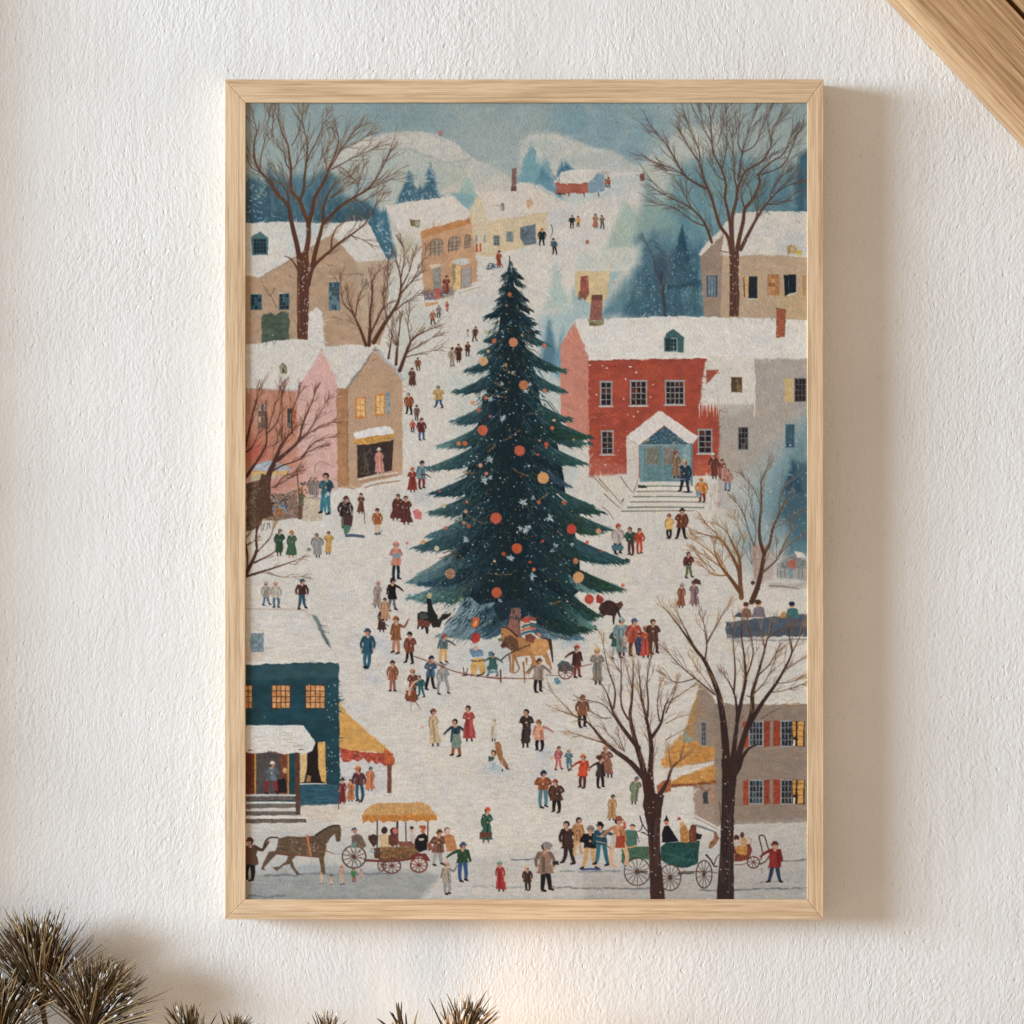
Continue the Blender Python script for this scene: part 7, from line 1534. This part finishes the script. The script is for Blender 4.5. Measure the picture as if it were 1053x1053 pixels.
SPR = random.Random(23)
def sprig(px, py, lean, ln, count, spread, dy, label, mats, axis=.45, thin=1.0, frost=1.0, stem=70):
    r = SPR
    root = empty('pine_sprig', ((px - CX) * S, dy, (CY - py) * S + ZC))
    tag(root, label, 'pine sprig', 'frosted pine sprigs along the bottom edge')
    nm, bm_, fm = mats
    tones = [L3(58, 46, 33), L3(84, 68, 46), L3(108, 88, 60), L3(136, 112, 80), L3(168, 144, 108), L3(96, 84, 56), L3(48, 38, 29), L3(120, 104, 72)]
    ax = Vector((math.sin(lean), -.15, math.cos(lean))).normalized()
    side = ax.cross(Vector((0, 1, 0))).normalized(); fwd = ax.cross(side)
    def safe(p):
        if p.y + dy > -.004: p.y = -.004 - dy
        return p
    v = []; f = []; c = []; fv = []; ff = []
    for i in range(count):
        t = r.random()
        org = ax * (t * ln * axis * S) + Vector((r.uniform(-1, 1), r.uniform(-1, 1), r.uniform(-1, 1))) * 1.2 * S
        th = spread * (1 - .55 * t) * math.sqrt(r.uniform(.02, 1.0)); ph = r.uniform(0, 2 * math.pi)
        d = (ax * math.cos(th) + side * math.sin(th) * math.cos(ph) + fwd * math.sin(th) * math.sin(ph) * .16).normalized()
        L = ln * S * r.uniform(.62, 1.0) * (1 - .35 * t)
        bend = Vector((r.uniform(-.2, .2), r.uniform(-.15, .15), r.uniform(-.2, .08)))
        path = [safe(org + d * L * q + bend * L * q * q) for q in (0, .3, .62, .88, 1.0)]
        w = r.uniform(.55, .95) * S * thin
        tone = r.choice(tones); tk = r.uniform(1.1, 2.0); tip = tuple(min(.7, x * tk + .02) for x in tone)
        tube(path, [w, w * 1.05, w * .95, w * .7, w * .2], 4, v, f, c, [tuple(x * .8 for x in tone), tone, tone, tip, tip])
        if r.random() < .42 * frost:
            for _ in range(r.choice((1, 1, 2, 3))):
                q = r.uniform(.25, .95); p = org + d * L * q + bend * L * q * q
                m = r.uniform(.6, 1.7) * S * thin
                e = d * m * r.uniform(1.2, 3.6)
                p = safe(p.copy()) + Vector((0, -w * .8, w * .5))
                tube([p - e, p - e * .4, p + e * .4, p + e], [m * .2, m * .75, m * .7, m * .15], 5, fv, ff)
    # stem
    sv = []; sf = []
    path = [ax * (ln * axis * S * q) for q in (1.0, .5, 0)] + [Vector((-math.sin(lean) * .1 * q, 0, -stem * S * q)) for q in (.5, 1.0)]
    path = [safe(p) for p in path]
    tube(path, [1.0 * S, 2.0 * S, 2.8 * S, 3.2 * S, 3.4 * S], 8, sv, sf)
    link_mesh('stem', sv, sf, bm_, root)
    o = link_mesh('needles', v, f, nm, root)
    at = o.data.color_attributes.new('tone', 'FLOAT_COLOR', 'POINT')
    for k, q in enumerate(c): at.data[k].color = (q[0], q[1], q[2], 1)
    if fv:
        link_mesh('frost', fv, ff, fm, root)
    return root

def build_sprigs():
    mats = (needle_material(), bark_material(), frost_material())
    sprig(42, 1040, -.08, 104, 440, 1.0, -.018, 'tallest frosted pine sprig with long dry brown needles in the bottom left corner', mats, thin=.84, frost=.9)
    sprig(88, 1070, .22, 90, 500, 1.2, -.023, 'bushy frosted pine sprig just right of the tallest sprig in the left corner', mats, thin=.82, frost=.9)
    sprig(4, 1078, -.2, 84, 500, 1.4, -.027, 'low dark pine sprig cut off by the left edge below the tallest sprig', mats, thin=.85, frost=1.1)
    sprig(200, 1086, -.1, 64, 90, .8, -.05, 'sparse brown needle tuft at the bottom edge, right of the bushy sprig', mats, thin=.95, frost=.5)
    sprig(240, 1084, .2, 56, 70, .8, -.06, 'short needle tuft at the bottom edge below the lower left corner of the frame', mats, thin=.95, frost=.5)
    sprig(338, 1078, .05, 46, 50, .8, -.05, 'barely showing pale needle tips at the bottom edge, left of the knobbly twig', mats, thin=.95, frost=.6)
    sprig(426, 1084, -.35, 60, 22, .4, -.05, 'thin knobbly twig tip at the bottom edge with few needles', mats, thin=1.5, frost=0)
    sprig(468, 1090, .28, 78, 130, .75, -.06, 'rightmost grey brown pine tuft under the middle of the frame', mats, thin=1.1, frost=.8)

# ================================================= light, camera
def area(name, loc, target, size, power, color, size_y=None, spread=None):
    l = bpy.data.lights.new(name, 'AREA'); l.energy = power; l.color = color; l.size = size
    if size_y: l.shape = 'ELLIPSE'; l.size_y = size_y
    if spread: l.spread = spread
    o = bpy.data.objects.new(name, l); COL.objects.link(o)
    o.location = loc
    o.rotation_euler = (Vector(target) - Vector(loc)).to_track_quat('-Z', 'Y').to_euler()
    return o

build_wall()
# added white block, out of view to the left, to darken the wall's left edge
bm = bmesh.new()
bmesh.ops.create_cube(bm, size=1.0, matrix=Matrix.Translation((-.62, -.029, ZC)) @ Matrix.Diagonal((.10, .060, 2.6, 1)))
me = bpy.data.meshes.new('added_shade_block'); bm.to_mesh(me); bm.free()
blk = bpy.data.objects.new('added_shade_block', me); COL.objects.link(blk); me.materials.append(bpy.data.materials['white_textured_paint'])
tag(blk, 'added white block out of view left of the picture, shading the wall', 'wall', kind='structure')
pic = empty('framed_picture', (0, 0, ZC))
tag(pic, 'pale oak framed painting of a snowy village square around a decorated fir', 'picture')
build_frame(pic)
build_painting(pic).location = (0, PAINT_Y, 0)
build_beam()
build_sprigs()

th = math.radians(KEY_ANG) if 'KEY_ANG' in globals() else math.radians(71.3)
D = 6.6
key = area('window_light', (-D * math.sin(th), -D * math.cos(th), ZC + .75), (0, 0, ZC), 2.35, 850, (.68, .845, 1.0), 2.0)
glow = bpy.data.lights.new('candle_glow', 'POINT'); glow.energy = .36; glow.color = (1.0, .62, .32); glow.shadow_soft_size = .03
go = bpy.data.objects.new('candle_glow', glow); COL.objects.link(go); go.location = ((508 - CX) * S, -.125, (CY - 1108) * S + ZC)

w = bpy.data.worlds.new('World'); scene.world = w; w.use_nodes = True
bg = w.node_tree.nodes['Background']
bg.inputs[0].default_value = (1.0, .81, .64, 1); bg.inputs[1].default_value = .56

cam = bpy.data.cameras.new('Camera'); cam.lens = 85; cam.sensor_width = 36; cam.clip_start = .05; cam.clip_end = 100
co = bpy.data.objects.new('Camera', cam); COL.objects.link(co)
co.location = (0, FRONT - 1053 * S * 85 / 36, ZC); co.rotation_euler = (math.radians(90), 0, 0)
scene.camera = co
vs = scene.view_settings
vs.view_transform = 'Standard'; vs.look = 'None'; vs.exposure = 0; vs.gamma = 1; vs.use_curve_mapping = False
scene.render.engine = 'CYCLES'
scene.cycles.max_bounces = 6
scene.cycles.use_denoising = False
